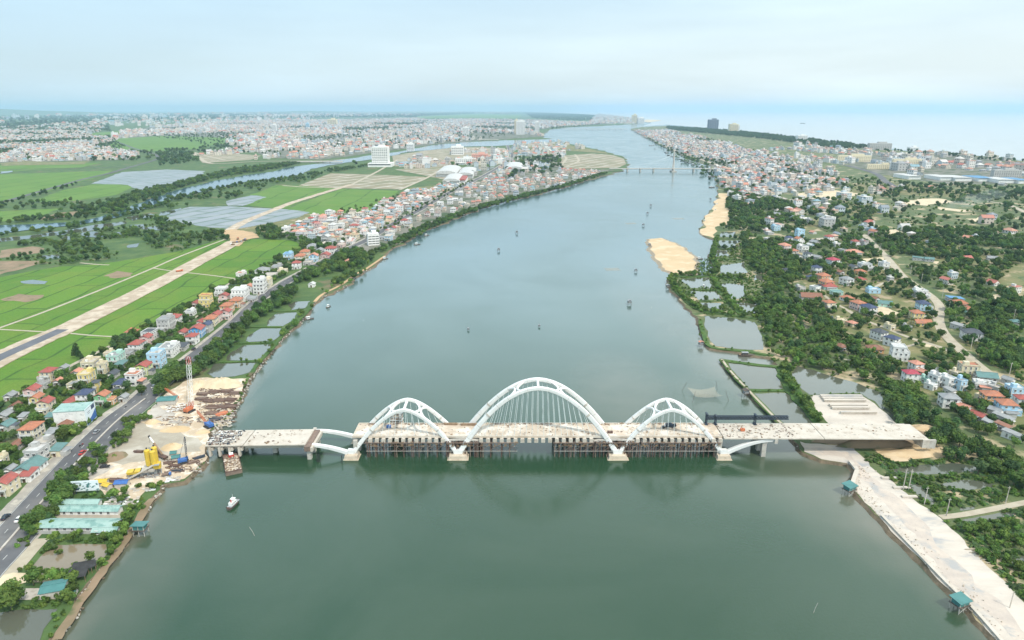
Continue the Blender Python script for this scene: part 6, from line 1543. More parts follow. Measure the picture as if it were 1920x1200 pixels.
# ------------------------------------------------------------ boats and fishing rigs
M['hull'] = mat('hull', (.10, .09, .09), (.16, .13, .11), .8); M['wood_wet'] = mat('wood_wet', (.13, .10, .08), (.08, .07, .06), .8); M['net'] = mat('net', (.45, .42, .32), (.38, .36, .28), 2)
M['grey_tin'] = mat('grey_tin', (.34, .36, .37), (.25, .26, .27), .5, rough=.6)
def hull_mesh(b, L, W, Hh, z=0, m=0, n=8):
    secs = []
    for i in range(n+1):
        t = i/n; x = -L/2+L*t; k = min(1, .62+1.2*t) if t < .35 else (1 if t < .6 else max(.04, 1-((t-.6)/.4)**1.8)); sh = Hh*(1+.45*max(0, t-.5)*2*.7)
        secs.append([(x, -W/2*k, z+sh), (x, -W/2*k*.72, z-.35*Hh), (x, W/2*k*.72, z-.35*Hh), (x, W/2*k, z+sh)])
    for a, c in zip(secs[:-1], secs[1:]):
        for j in range(3): b.face([a[j], a[j+1], c[j+1], c[j]][::-1], m)
        b.face([a[3], a[0], c[0], c[3]][::-1], m)
    b.face(secs[0], m); b.face(secs[-1][::-1], m)
def boat(u, v, L, label, rz=0.0, cabin='white', hull='hull', name='fishing_boat'):
    g = G(u, v, 0); o = empty(name, g, rz, label, 'boat'); W = L*.27
    b = MB(); hull_mesh(b, L, W, L*.10); b.build('hull', M[hull], o)
    c = MB().box((-L*.12, 0, L*.10+.9), (L*.32, W*.68, 1.8)).build('cabin', M[cabin], o)
    MB().box((-L*.12, 0, L*.10+1.88), (L*.40, W*.85, .14)).build('cabin_roof', M['grey_tin'] if cabin != 'white' else M['white'], c)
    for s in (-1, 1): MB().box((-L*.12, s*(W*.34+.03), L*.10+1.1), (L*.24, .06, .55)).build('cabin_window', M['dark_glass'], c)
    MB().tube([(L*.2, 0, L*.1), (L*.2, 0, L*.1+3.2)], .07, 5).build('mast', M['wood_wet'], o)
    MB().box((-L*.42, 0, L*.12), (L*.1, W*.5, .5)).build('stern_box', M['timber'], o)
    return o
def tug():
    g = G(438, 948, 0); o = empty('tugboat', g, R(80), 'white and dark-hulled tugboat afloat alone below the loaded barge', 'boat')
    b = MB(); o.scale = (.82,)*3; hull_mesh(b, 9.6, 3.6, 1.1, n=10); b.build('hull', M['hull'], o)
    b = MB(); hull_mesh(b, 9.8, 3.75, .35, 1.0, n=10); b.build('bulwark', M['rust'], o)
    MB().box((.1, 0, 1.55), (8.2, 2.8, .12), taper=.9).build('deck', M['grey_tin'], o)
    c = MB().box((-.6, 0, 2.35), (4.4, 2.3, 1.6)).build('deckhouse', M['white'], o)
    for s in (-1, 1):
        for x in (-2.2, -1.0, .2): MB().box((x, s*1.16, 2.5), (.6, .06, .55)).build('cabin_window', M['dark_glass'], c)
    w = MB().box((.1, 0, 3.75), (1.9, 1.9, 1.2), taper=.9).build('wheelhouse', M['white'], o)
    MB().box((1.06, 0, 3.9), (.08, 1.5, .5)).build('wheelhouse_window', M['dark_glass'], w); MB().box((.1, 0, 4.42), (2.3, 2.3, .12)).build('wheelhouse_roof', M['white'], w)
    MB().tube([(-1.8, 0, 3.1), (-1.8, 0, 4.6)], .3, 8).build('funnel', M['red'], o); MB().tube([(.1, 0, 4.4), (.1, 0, 7.0)], .06, 5).build('mast', M['white'], o)
    for x in (-3.6, -1.6, .6, 2.4):
        for s in (-1, 1): MB().tube([(x, s*1.86, .9), (x+.01, s*2.02, .9)], .32, 8).build('tyre_fender', M['black'], o)
tug()
def barge():
    g = G(436, 873, 0); k = mpp(873); o = empty('barge', (g.x, g.y, 0), R(26), 'long rusty flat barge loaded with rubble and scrap, moored below the left approach', 'barge')
    W, L = 7.6, 19.5
    MB().box((0, 0, .55), (W, L, 2.3)).build('hull', M['rust_pale'], o)
    d = MB().box((0, 0, 1.74), (W-.3, L-.3, .1)).build('deck', M['rust_pale'], o)
    for s in (-1, 1): MB().box((s*(W/2-.1), 0, 1.95), (.22, L, .5)).build('coaming', M['rust'], o)
    for s in (-1, 1): MB().box((0, s*(L/2-.1), 1.9), (W-.5, .22, .4)).build('coaming', M['rust'], o)
    r = random.Random(4); b = MB()
    for i in range(230): b.box((r.uniform(-3.2, 3.2), r.uniform(-8.8, 6.5), 1.95+r.random()*.25), (r.uniform(.2, 1.8), r.uniform(.15, .9), r.uniform(.1, .6)), rz=r.uniform(0, 3), m=r.randrange(4))
    b.build('scrap_load', [M['rust_pale'], M['timber'], M['deck_conc'], M['pedestal']], kind='stuff', label='rubble and scrap loaded on the barge', cat='scrap').matrix_world = Matrix.Translation(g) @ Matrix.Rotation(R(26), 4, 'Z')
    w = empty('deck_winch', (g.x-2.7, g.y+5.9, 1.8), R(26), 'dark red winch with white drum at the bridge end of the barge', 'winch')
    MB().box((0, 0, .5), (2.6, 2.2, 1.0)).build('base', M['red'], w); MB().tube([(-1, 0, 1.6), (1, 0, 1.6)], .75, 10).build('drum', M['white'], w); MB().beam((0, 0, 1.2), (-.4, 2.6, 4.2), .3).build('jib', M['red'], w)
barge()
rig_l = iter(())
def rig(u, v, label, s=1.0, roof='grey_tin', rz=0.0, lights=True):
    s *= .68
    """small stilted watch hut of the river fishers"""
    g = G(u, v, 0); o = empty('stilt_hut', g, rz, label, 'stilt hut')
    for sx in (-1, 1):
        for sy in (-1, 1): MB().tube([(sx*1.9*s, sy*1.5*s, -1), (sx*1.6*s, sy*1.2*s, 3.6*s)], .11*s, 5).build('stilt', M['wood_wet'], o)
    MB().box((0, 0, 2.5*s), (4.2*s, 3.4*s, .2*s)).build('platform', M['wood_wet'], o)
    MB().box((0, .2*s, 3.6*s), (3.2*s, 2.4*s, 2.1*s)).build('hut_wall', M['grey_tin'] if roof != 'teal' else M['teal'], o)
    b = MB(); gable(b, 3.6*s, 3.0*s, 4.6*s, .55*s, .35*s, .08); b.build('hut_roof', M[roof], o)
    for sx in (-1, 1): MB().beam((sx*1.8*s, -1.4*s, .8*s), (-sx*1.8*s, -1.4*s, 2.3*s), .1*s).build('brace', M['wood_wet'], o)
def big_rig(u, v, label, rz=0.0):
    g = G(u, v, 0); o = empty('stilt_hut', g, rz, label, 'stilt hut')
    for sx in (-1, 0, 1):
        for sy in (-1, 1): MB().tube([(sx*2.3, sy*1.8, -1.2), (sx*2.2, sy*1.7, 4.6)], .14, 6).build('stilt', M['conc_face'], o)
    MB().box((0, 0, 2.7), (5.4, 4.4, .22)).build('platform', M['wood_wet'], o)
    MB().box((0, 0, 3.7), (4.4, 3.4, 1.8)).build('hut_wall', M['teal'], o)
    MB().box((0, 0, 4.85), (5.9, 4.9, .16), mat=Matrix.Rotation(.12, 3, 'X')).build('hut_roof', M['teal'], o)
    for sx in (-1, 1): MB().beam((sx*2.3, -1.8, .3), (-sx*2.3, -1.8, 2.6), .12).build('brace', M['conc_face'], o)
    MB().beam((2.6, 0, 2.6), (7.5, .8, 1.6), .9, .12).build('gangway', M['timber'], o)
big_rig(265, 1001, 'teal-roofed stilt hut on the left shore beside the square pond', math.pi)
big_rig(1591, 926, 'teal-roofed stilt hut at the bend of the gravel embankment, nearer the bridge', .5)
big_rig(1797, 1143, 'teal-roofed stilt hut by the sea wall at the lower right', .35)
for a in (((1314,650),'stilt hut with dull pink roof beside the right shore dike',1.3,'roof_salmon'), ((1180,571),'dark stilt hut out in the river, right of the middle',1.3,'grey_tin'), ((1192,510),'small grey stilt hut in mid river below the sand bar',1.1,'grey_tin'),
          ((1252,541),'dark stilt hut touching the green dike tip below the sand bar',1.3,'grey_tin'), ((1220,387),'farthest tiny stilt hut in the open river',1.2,'grey_tin'), ((1214,402),'second farthest tiny stilt hut in the open river',1.2,'grey_tin'),
          ((1206,424),'third farthest tiny stilt hut in the open river',1.2,'grey_tin'), ((969,438),'lone tiny stilt hut in the upper left part of the river',1.2,'grey_tin'), ((935,471),'tiny stilt hut left of the middle of the river',1.2,'grey_tin'),
          ((1011,613),'very small dark stilt hut in the centre of the river',.6,'grey_tin'), ((878,619),'very small dark stilt hut left of the river centre',.6,'grey_tin'), ((1218,462),'tiny stilt hut at the left tip of the sand bar',1.2,'grey_tin'),
          ((1398,744),'dark stilt hut on the narrow dike junction left of the ponds',1.5,'wood_wet'), ((1332,376),'stilt hut among moored boats by the beach',1.2,'wood_wet')):
    (u, v), lab, s, rf_ = a
    if rf_.startswith('roof_'): M.setdefault(rf_, M['roof_salmon'])
    rig(u, v, lab, s, rf_, rz=.2)
boat(616, 576, 6.5, 'small dark boat with cabin just off the left shore', 1.2); boat(580, 599, 8, 'dark boat with white cabin moored at the end of the left pond dike', .6); boat(1400, 668, 12, 'long empty grey wooden boat lying in the muddy inlet', 0, 'wood_wet', 'wood_wet')
boat(1320, 538, 5, 'small boat moored inside the dike pond' if False else 'small open boat off the dike pond', .3); boat(722, 486, 8, 'dark boat moored at the left shore by the trees', .6); boat(782, 459, 9, 'flat dark boat off the left shore, upstream', .4)
boat(800, 442, 8, 'second dark boat further up the left shore', .5); boat(870, 404, 9, 'dark boat at the left shore below the terrace', .6); boat(1322, 415, 8, 'dark boat beached on the lower end of the beach', 0)
boat(1345, 384, 9, 'dark boat moored by the upper end of the beach', .2); boat(1342, 395, 8, 'dark boat moored in the middle of the beach', .1); boat(1312, 486, 8, 'thin dark boat off the pond dike right of the sand bar', 0)
boat(1505, 232, 60, 'tiny ship on the hazy sea at the right', 0)
# harbour boats along the upper east shore
r = random.Random(12); line_ = smooth_line([G(u, v, 0) for u, v in ((1226,270),(1262,291),(1300,305),(1330,318),(1340,340),(1342,352))], 12)
for i in range(26):
    p = r.choice(line_); u, v, _ = proj(p)
    boat(u-r.uniform(2, 9), v+r.uniform(0, 3), r.uniform(12, 18), 'dark fishing boat moored in the crowded row along the upper east shore', r.uniform(0, 3))['group'] = 'boats moored along the upper east shore'
def lift_net(u, v, s, label, up=True):
    g = G(u, v, 0); o = empty('lift_net', g, .1, label, 'fishing net'); c = [(-s, -s*.8), (s, -s*.8), (s, s*.8), (-s, s*.8)]
    if up:
        for x, y in c: MB().tube([(x*1.3, y*1.3, -1), (x*1.05, y*1.05, 6.5)], .10, 5).build('pole', M['wood_wet'], o)
    z = 3.0 if up else .12; n = 8; b = MB()
    for i in range(n+1):
        for j in range(n+1):
            a, d = i/n*2-1, j/n*2-1; b.v.append((a*s*(1-.14*(1-d*d)), d*s*.8*(1-.14*(1-a*a)), max(.08, z-(1-(a*a+d*d)/2)*z*1.0 if up else .06)))
    for i in range(n):
        for j in range(n): q = i*(n+1)+j; b.f.append((q, q+1, q+n+2, q+n+1)); b.m.append(0)
    b.build('netting', M['net_see'], o)
def net_mat():
    m = bpy.data.materials.new('net_see'); m.use_nodes = True; nt = m.node_tree; N = nt.nodes
    p = N['Principled BSDF']; p.inputs['Base Color'].default_value = (.50, .44, .33, 1); p.inputs['Roughness'].default_value = .9; p.inputs['Alpha'].default_value = .26
    M['net_see'] = m
net_mat()
lift_net(1322, 742, 9, 'pale square lift net hanging from four poles in the river behind the right arch')
for (u, v, s, lab) in ((1148, 505, 9, 'faint sunken net square in mid river'), (1183, 419, 9, 'faint sunken net near the far huts'), (1272, 410, 10, 'faint sunken net near the beach')):
    lift_net(u, v, s, lab, False)
def pole(u, v, h, label, lean=(0, 0), r_=.07, m='conc_face', name='bamboo_pole', z=0, cat='pole'):
    o = MB().tube([(0, 0, -1), (lean[0]*h/2, lean[1]*h/2, h/2), (lean[0]*h, lean[1]*h, h)], [r_, r_*.9, r_*.7], 6).build(name, M[m], label=label, cat=cat); o.location = G(u, v, z)
pole(479, 1005, 3.6, 'thin leaning pole in the open water right of the left shore', (-.7, .3)); pole(1524, 1150, 3.6, 'thin leaning pole in the open water at the lower right', (.5, .3))
pole(682, 602, 2, 'tiny stake in the middle river left', (0, 0)); pole(1222, 578, 2, 'tiny stake below the sand bar', (0, 0))

# ------------------------------------------------------------ vehicles
def wheels(o, L, W, r_=.36, xs=None):
    for x in (xs or (-L*.3, L*.3)):
        for s in (-1, 1):
            w = MB().tube([(x, s*W/2-.1, r_), (x, s*W/2+.1, r_)], r_, 10).build('wheel', M['black'], o); MB().tube([(x, s*(W/2+.09), r_), (x, s*(W/2+.12), r_)], r_*.5, 8).build('rim', M['grey_tin'], w)
def car(px, off, label, m, kind='car', z=None, rz=None, L=4.5, W=1.85, along=0.0, g=None):
    g = g or G(px[0], px[1], LZ); g = Vector((g.x, g.y, z if z is not None else LZ+.12))
    o = empty('parked_car' if kind == 'parked' else kind if kind in ('van', 'truck') else 'car', g, HWA if rz is None else rz, label, 'van' if kind == 'van' else 'car')
    hh = 1.0 if kind == 'van' else .72
    b = MB().box((0, 0, .42+hh*.36), (L, W, hh*.8), taper=.97); b.box((L*.47, 0, .5), (.2, W*.96, .4)).box((-L*.47, 0, .5), (.2, W*.96, .4)); b.build('body', m, o)
    c = MB().box((-.15 if kind != 'van' else -.1, 0, .42+hh*.76+.3), (L*(.58 if kind != 'van' else .86), W*.93, .72), taper=.80, tx=.74).build('cabin', M['dark_glass'], o)
    MB().box((-.15, 0, .42+hh*.76+.68), (L*(.42 if kind != 'van' else .66), W*.76, .08)).build('roof', m, c)
    wheels(o, L, W)
    for s in (-1, 1):
        MB().box((L/2+.02, s*W*.36, .75), (.08, .35, .18)).build('headlight', M['white'], o); MB().box((-L/2-.02, s*W*.36, .78), (.08, .3, .16)).build('tail_light', M['red'], o)
car((290, 726), 0, 'white minibus driving on the highway near the works entrance', M['white'], 'van', L=5.6, W=2.1)
car((155, 851), 0, 'red and white car on the highway left lane beside the hedge', M['red']); car((37, 976), 0, 'white car on the near end of the highway', M['white'])
car((197, 877), 0, 'black car parked at the works yard edge', M['black'], 'parked', rz=.2); car((181, 812), 0, 'grey car parked beside the road in front of the billboard building', M['grey_tin'], 'parked')
car((11, 972), 0, 'dark grey car parked on the roadside at the left edge', M['steel_dark'], 'parked'); car((363, 656), 0, 'dark car parked on the road far up the village', M['black'], 'parked')
car((65, 363), 0, 'white truck-like van on the road between the upper fields', M['white'], 'van', rz=R(60), L=7, W=2.4)
def motorbike(u, v, label, m='black'):
    g = G(u, v, LZ+.12); o = empty('motorbike', (g.x, g.y, LZ+.12), HWA, label, 'motorbike')
    for x in (-.6, .6): MB().tube([(x, -.06, .3), (x, .06, .3)], .3, 8).build('wheel', M['black'], o)
    MB().box((0, 0, .62), (1.1, .26, .35), taper=.8).build('frame', M[m], o); MB().box((-.15, 0, .85), (.7, .28, .12)).build('saddle', M['black'], o); MB().box((.5, 0, 1.02), (.08, .65, .06)).build('handlebar', M['grey_tin'], o)
motorbike(150, 837, 'motorbike riding in the highway left lane just ahead of the red car'); motorbike(155, 834, 'second motorbike ahead of the red car', 'red'); motorbike(236, 764, 'motorbike alone on the middle of the highway')

# ------------------------------------------------------------ construction yard
def lattice(o, a, b, w, m, nm='boom', n=8, parts=True, th=.16):
    a, b = Vector(a), Vector(b); d = (b-a).normalized(); s = d.cross(Vector((0, 1, 0.01))).normalized(); t = d.cross(s); mb = MB()
    C = [(s*x+t*y)*w/2 for x, y in ((-1, -1), (1, -1), (1, 1), (-1, 1))]
    for c in C: mb.beam(a+c*.5, a+(b-a)*.12+c, th).beam(a+(b-a)*.12+c, a+(b-a)*.9+c, th).beam(a+(b-a)*.9+c, b+c*.3, th)
    for i in range(n):
        p, q = a+(b-a)*(.12+.78*i/n), a+(b-a)*(.12+.78*(i+1)/n)
        for k in range(4): mb.beam(p+C[k], q+C[(k+1) % 4], th*.7)
    return mb.build(nm, m, o)
def crawler(u, v, rz, body, label, bl, bh, boom_m, bw=1.1, tip=None, s=1.0, side=0.0):
    g = G(u, v, LZ); o = empty('crawler_crane', (g.x, g.y, LZ+.15), rz, label, 'crane')
    for k in (-1, 1): MB().box((0, k*1.7*s, .5*s), (5.2*s, .9*s, 1.0*s), taper=.92).build('track', M['black'], o)
    MB().box((0, 0, .9*s), (3.0*s, 2.6*s, .5*s)).build('carbody', M['steel_dark'], o)
    c = MB().box((-.8*s, 0, 2.1*s), (4.6*s, 2.9*s, 1.6*s)).build('house', M[body], o)
    MB().box((-2.9*s, 0, 1.9*s), (.9*s, 3.0*s, 1.6*s)).build('counterweight', M[body], c); cb = MB().box((1.6*s, 1.0*s, 2.2*s), (1.4*s, .95*s, 1.7*s)).build('cab', M[body], o); MB().box((2.32*s, 1.0*s, 2.4*s), (.06, .8*s, 1.0*s)).build('cab_window', M['dark_glass'], cb)
    base, end = Vector((1.4*s, 0, 1.6*s)), Vector((1.4*s+bl, side, 1.6*s+bh))
    lattice(o, base, end, bw, M[boom_m])
    if tip: lattice(o, base+(end-base)*.84, end, bw*1.03, M[tip], 'boom_head', 2); lattice(o, base, base+(end-base)*.14, bw*1.03, M[tip], 'boom_foot', 2)
    MB().tube([(-2.2*s, 0, 2.9*s), (-1.6*s, 0, 5.6*s)], .18, 5).build('gantry_mast', M[body], o)
    MB().tube([(-1.6*s, 0, 5.6*s), tuple(end)], .06, 4).build('pendant', M['steel_dark'], o)
    MB().tube([tuple(end), (end.x+.2, end.y, max(3, end.z*.45))], .05, 4).build('hoist_rope', M['steel_dark'], o)
crawler(356, 772, 1.2, 'orange', 'orange crawler crane with tall white lattice boom and red tip in the pipe yard', 3.2, 31, 'white', 1.7, 'red')
crawler(392, 801, 2.5, 'blue', 'blue crawler crane with a low orange red boom beside the left bridge end', 9.5, 5.5, 'orange', .9, s=.95)
crawler(346, 868, .5, 'blue', 'blue drilling rig with upright mast near the pond of the works', .6, 12.5, 'steel_dark', .6, s=.85)
def reclined_boom(u0, v0, z0, u1, v1, z1, m, label, w=.9):
    a, b = G(u0, v0, z0), G(u1, v1, z1); o = empty('crane_boom', a, 0, label, 'crane boom'); lattice(o, (0, 0, 0), b-a, w, M[m])
    MB().box((0, 0, -.4), (1.2, 1.2, max(.8, 1.2))).build('foot', M[m], o)
reclined_boom(333, 744, 2.2, 309, 728, 7, 'orange', 'orange lattice jib leaning over the teal shed')
def mobile_crane():
    g = G(303, 858, LZ); o = empty('mobile_crane', (g.x, g.y, LZ+.2), R(150), 'mobile crane with a long white telescopic boom in the middle of the works', 'crane')
    MB().box((0, 0, .9), (8, 2.4, .7)).build('chassis', M['rust'], o); MB().box((3.4, 0, 1.8), (1.5, 2.3, 1.4), taper=.9).build('cab', M['rust'], o); wheels(o, 8, 2.4, .5, (-2.8, -1.6, 1.6, 2.8))
    a = Vector((-1, 0, 1.8)); b = Vector((9.0, -.5, 9.5)); q = a+(b-a)*.62
    MB().beam(a, q, .75, .8).build('boom_base', M['timber'], o); MB().beam(q, a+(b-a)*.95, .55, .6).build('boom_section', M['white'], o); MB().beam(a+(b-a)*.93, b, .8, .8).build('boom_head', M['black'], o)
    MB().tube([tuple(b), (b.x, b.y, b.z-4)], .06, 4).build('hoist_rope', M['black'], o)
mobile_crane()
def batching():
    g = G(287, 888, LZ+.1)
    for i, (dx, dy) in enumerate(((-1.5, .6), (1.7, -.5), (.4, 3.4))):
        o = empty('cement_silo', (g.x+dx, g.y+dy, LZ+.1), 0, ('left of the tall yellow cement silos', 'right of the tall yellow cement silos', 'rear yellow cement silo behind the front pair')[i], 'silo')
        MB().tube([(0, 0, 3.2), (0, 0, 4.4), (0, 0, 12.2), (0, 0, 12.9)], [.4, 1.35, 1.35, .5], 14).build('tank', M['yellow'], o)
        for sx in (-1, 1):
            for sy in (-1, 1): MB().box((sx*.95, sy*.95, 2.1), (.22, .22, 4.4)).build('leg', M['grey_tin'], o)
        MB().tube([(0, 0, 12.8), (0, 0, 13.6)], .35, 8).build('filter', M['black'], o)
    p = empty('batching_plant', G(267, 893, LZ+.1), .3, 'grey and yellow concrete batching plant left of the silos', 'concrete plant')
    for i in range(4):
        x = -4.5+3.0*i; b = MB().box((x, 0, 3.0), (2.7, 3.0, 1.4), taper=1.25).build('hopper', M['yellow'] if i < 2 else M['conc_face'], p); MB().box((x, 0, 1.7), (1.2, 1.4, 1.2)).build('hopper_throat', M['grey_tin'], b)
        for sx in (-1, 1):
            for sy in (-1, 1): MB().box((x+sx*1.2, sy*1.4, 1.4), (.18, .18, 2.8)).build('leg', M['grey_tin'], p)
    MB().beam((-5.5, -2.2, .8), (6, -1.2, 5.8), 1.1, .5).build('conveyor', M['conc_face'], p); MB().box((7.2, 0, 4.8), (3.0, 3.0, 2.6)).build('mixer_house', M['yellow'], p); MB().box((7.4, -2.4, 6.2), (2.4, 1.6, .2)).build('walkway', M['grey_tin'], p)
    for k in (-1, 1): MB().box((7.2+k*1.3, 0, 1.8), (.3, .3, 3.6)).build('leg', M['grey_tin'], p)
batching()
def tarp_stall(u, v, m, label, L=5, W=3, rz=.1, h=2.6, name='site_shed', cat='shed'):
    o = empty(name, G(u, v, LZ+.08), rz, label, cat); MB().box((0, 0, h/2), (L, W, h)).build('wall', M['conc_face'], o); b = MB(); gable(b, W, L, h, .7, .4, .1); rb = b.build('roof', M[m], o); rb.rotation_euler = (0, 0, math.pi/2)
tarp_stall(230, 912, 'blue', 'small shed with blue tarpaulin roof beside the scrap heap', 5.4, 3.6); tarp_stall(192, 910, 'yellow', 'left yellow-roofed shed behind the white billboard', 5, 3.2, .1); tarp_stall(202, 917, 'yellow', 'right yellow-roofed shed behind the white billboard', 3.6, 2.6, -.4)
tarp_stall(315, 756, 'teal', 'teal-roofed open shed at the works entrance beside trees', 10, 7, .2, 3.2); tarp_stall(331, 862, 'teal', 'green tarpaulin shelter beside the blue drilling rig', 3.6, 2.6, .4, 2.0); tarp_stall(326, 853, 'teal', 'small rear green tarpaulin shelter', 2.6, 2.0, .2, 1.6)
def truck(u, v, rz, cab, label, load='timber', k=1.0):
    o = empty('truck', G(u, v, LZ+.12), rz, label, 'truck'); o.scale = (k, k, k); MB().box((-.6, 0, .85), (6.2, 2.2, .3)).build('chassis', M['black'], o); MB().box((2.5, 0, 1.75), (1.7, 2.2, 1.7), taper=.92).build('cab', M[cab], o)
    MB().box((-1.1, 0, 1.6), (4.6, 2.3, 1.2)).build('tipper', M[load], o); wheels(o, 6.5, 2.2, .48, (-2.4, -1.3, 2.4)); MB().box((3.33, 0, 2.0), (.06, 1.8, .6)).build('windscreen', M['dark_glass'], o)
truck(313, 892, .3, 'blue', 'truck with blue cab near the shore end of the works', 'rust_pale', .62); truck(337, 510, .75, 'orange', 'orange digger truck on the middle of the new field road', 'orange')
truck(228, 868, .2, 'yellow', 'yellow machine by the works path', 'rust') if False else None
for i, (u, v, c1) in enumerate(((441, 456, 'blue'), (449, 455, 'grey_tin'), (455, 453, 'steel_dark'), (446, 449, 'orange'), (461, 451, 'blue'), (436, 460, 'white'))):
    truck(u, v, .6+.4*i, c1, '%s parked at the far end of the new road' % ('left blue truck', 'grey truck', 'dark truck', 'orange truck', 'right blue truck', 'white truck')[i], 'timber')
# pipe and steel stacks: every big bundle is a heap of its own
def bundle(u, v, L, n, rz, m, label, rad=.22, name='pipe_stack', part='pipe', cat='pipe stack', rows=2):
    r = random.Random(int(u*3+v)); o = empty(name, G(u, v, LZ+.12), rz, label, cat)
    me = MB().tube([(-L/2, 0, 0), (L/2, 0, 0)], rad, 7).mesh(part, M[m]); me2 = MB().tube([(-L/2, 0, 0), (L/2, 0, 0)], rad, 7).mesh(part, M['rust_pale'])
    for k in range(rows):
        for i in range(n-k):
            q = inst(part, me if r.random() < .7 else me2, o, (r.uniform(-.8, .8), (i-(n-k)/2)*rad*2.3, rad+k*rad*1.7)); q.rotation_euler = (0, 0, r.gauss(0, .05))
B_ = [(381,739,'brown pipes','leftmost, at the foot of the dune'), (402,735,'pipes','dark, second along the foot of the dune'), (425,734,'pipes','right, below the sand bank'), (441,737,'pipes','rightmost, near the shore bushes'), (392,752,'steel pipes','left of the middle pile row'),
      (412,751,'steel pipes','centre of the middle pile row'), (432,750,'steel pipes','right of the middle pile row'), (400,764,'rusty pipes','left of the dense brown pile'), (418,764,'rusty pipes','middle of the dense brown pile'), (433,762,'rusty pipes','right of the dense brown pile'),
      (398,775,'rusty beams','left of the lower brown pile'), (416,776,'orange steel','bright in the lower brown pile'), (405,786,'dark beams','nearest the blue crane'), (378,748,'short pipes','beside the tall crane foot'), (330,792,'long beams','on the pale ground below the teal shed'),
      (345,797,'long thin beams','on the pale ground right of the others'), (362,867,'brown pipes','curving along the lower works shore'), (373,858,'dark pipes','at the lower works shore tip'), (318,868,'rusty frames','beside the green shelters'), (330,874,'rusty beams','in front of the green shelters'),
      (262,847,'brown crates','on the grey gravel pan edge'), (332,883,'dark mats','near the blue truck'), (210,900,'scrap steel','behind the yellow sheds'), (222,902,'scrap steel','left of the blue tarpaulin')]
for i, (u, v, w_, pl) in enumerate(B_):
    m = 'orange' if 'orange' in w_ else ('steel_dark' if 'dark' in w_ else ('conc_face' if 'long' in w_ else 'rust'))
    bundle(u, v, 6.5 if i < 16 else 4.5, 9 if i < 14 else 5, (-.12+.05*(i % 4)) if i not in (16, 17, 11) else .7, m, 'heap of %s, %s' % (w_, pl), .24)
for nm, (x0, x1, y0, y1), n, mats, sd in (('yard_rubble', (372, 440, 728, 792), 520, ['rust', 'timber', 'rust_pale', 'conc_face'], 31), ('yard_rubble', (408, 432, 770, 800), 140, ['conc_face', 'deck_conc', 'sand_pale'], 32),
                                ('yard_rubble', (312, 350, 756, 772), 150, ['rust_pale', 'conc_face', 'white', 'timber'], 33), ('yard_rubble', (196, 240, 896, 912), 160, ['rust', 'timber', 'rust_pale'], 34), ('yard_rubble', (255, 300, 880, 896), 160, ['conc_face', 'grey_tin', 'rust_pale'], 35),
                                ('yard_rubble', (310, 380, 860, 885), 170, ['rust', 'rust_pale', 'timber', 'conc_face'], 36), ('yard_rubble', (296, 360, 780, 800), 90, ['rust', 'timber', 'conc_face'], 37)):
    r = random.Random(sd); b = MB()
    for i in range(n):
        p = G(r.uniform(x0, x1), r.uniform(y0, y1), LZ+.2+r.random()*.3); b.box(tuple(p), (r.uniform(.3, 2.8), r.uniform(.15, .5), r.uniform(.1, .5)), rz=r.gauss(0, .5), m=r.randrange(len(mats)))
    b.build(nm, [M[q] for q in mats], kind='stuff', label='scattered beams, planks and rubble in the works yard', cat='rubble')
# rows of precast white slabs behind the long sheds and by the shore
r = random.Random(8); sl = MB().box((0, 0, .2), (2.6, 1.1, .4)).mesh('concrete_slab', M['deck_clean']); sl2 = MB().box((0, 0, .2), (2.0, .9, .4)).mesh('concrete_slab', M['white'])
for (u0, u1, v0, v1, n, lab) in ((198, 262, 931, 948, 46, 'white precast slab lying in rows behind the long teal sheds'), (236, 288, 917, 922, 12, 'white precast slab along the low wall of the works'), (312, 336, 894, 905, 14, 'white precast slab at the shore by the blue truck')):
    for i in range(n):
        inst('concrete_slab', r.choice((sl, sl2)), None, G(r.uniform(u0, u1), v0+(v1-v0)*(int(r.random()*4)+.5)/4, LZ+.14), r.gauss(.15, .15), None, lab, 'slab', lab.replace('white precast slab', 'white precast slabs'))
# heaps
def heap(u, v, wpx, dpx, h, m, label, seed=0, name='sand_heap', cat='sand heap'):
    g = G(u, v, LZ); k = mpp(v); w = wpx*k/2; l = dpx*k/2/math.sin(math.atan2(H, g.y)); r = random.Random(seed+int(u)); b = MB(); n, q = 20, 7
    ph = [r.random()*6 for _ in range(4)]
    b.v.append((0, 0, h))
    for j in range(1, q+1):
        for i in range(n):
            a = 6.283*i/n; e = 1+.12*math.sin(2*a+ph[0])+.08*math.sin(3*a+ph[1])+.05*math.sin(7*a+ph[2]); t = j/q
            b.v.append((w*e*t*math.cos(a), l*e*t*math.sin(a), h*max(0, 1-t**1.7)*(1+.25*math.sin(5*a+ph[3]+t*7)*(t < .99))+(-.1 if j == q else .05)))
    for i in range(n): b.f.append((0, 1+i, 1+(i+1) % n)); b.m.append(0)
    for j in range(q-1):
        for i in range(n):
            o1 = 1+j*n; b.f.append((o1+i, o1+n+i, o1+n+(i+1) % n, o1+(i+1) % n)); b.m.append(0)
    o = b.build(name, M[m], smooth=True, label=label, cat=cat); o.location = (g.x, g.y, LZ+.15)
heap(413, 722, 90, 16, 4.2, 'sand_pale', 'wide pale sand bank behind the pipe yard'); heap(372, 724, 34, 16, 3.4, 'sand_pale', 'left shoulder of the pale sand bank by the trees'); heap(1728, 851, 158, 15, 2.0, 'sand', 'long flat yellow sand heap below the right bridge end')
heap(1733, 803, 44, 10, 1.6, 'sand', 'small yellow sand heap behind the right bridge end'); heap(322, 840, 42, 13, 2.2, 'sand', 'ochre sand heap left of the blue drilling rig'); heap(330, 806, 60, 12, 1.6, 'sand', 'ochre earth ridge across the middle of the works')
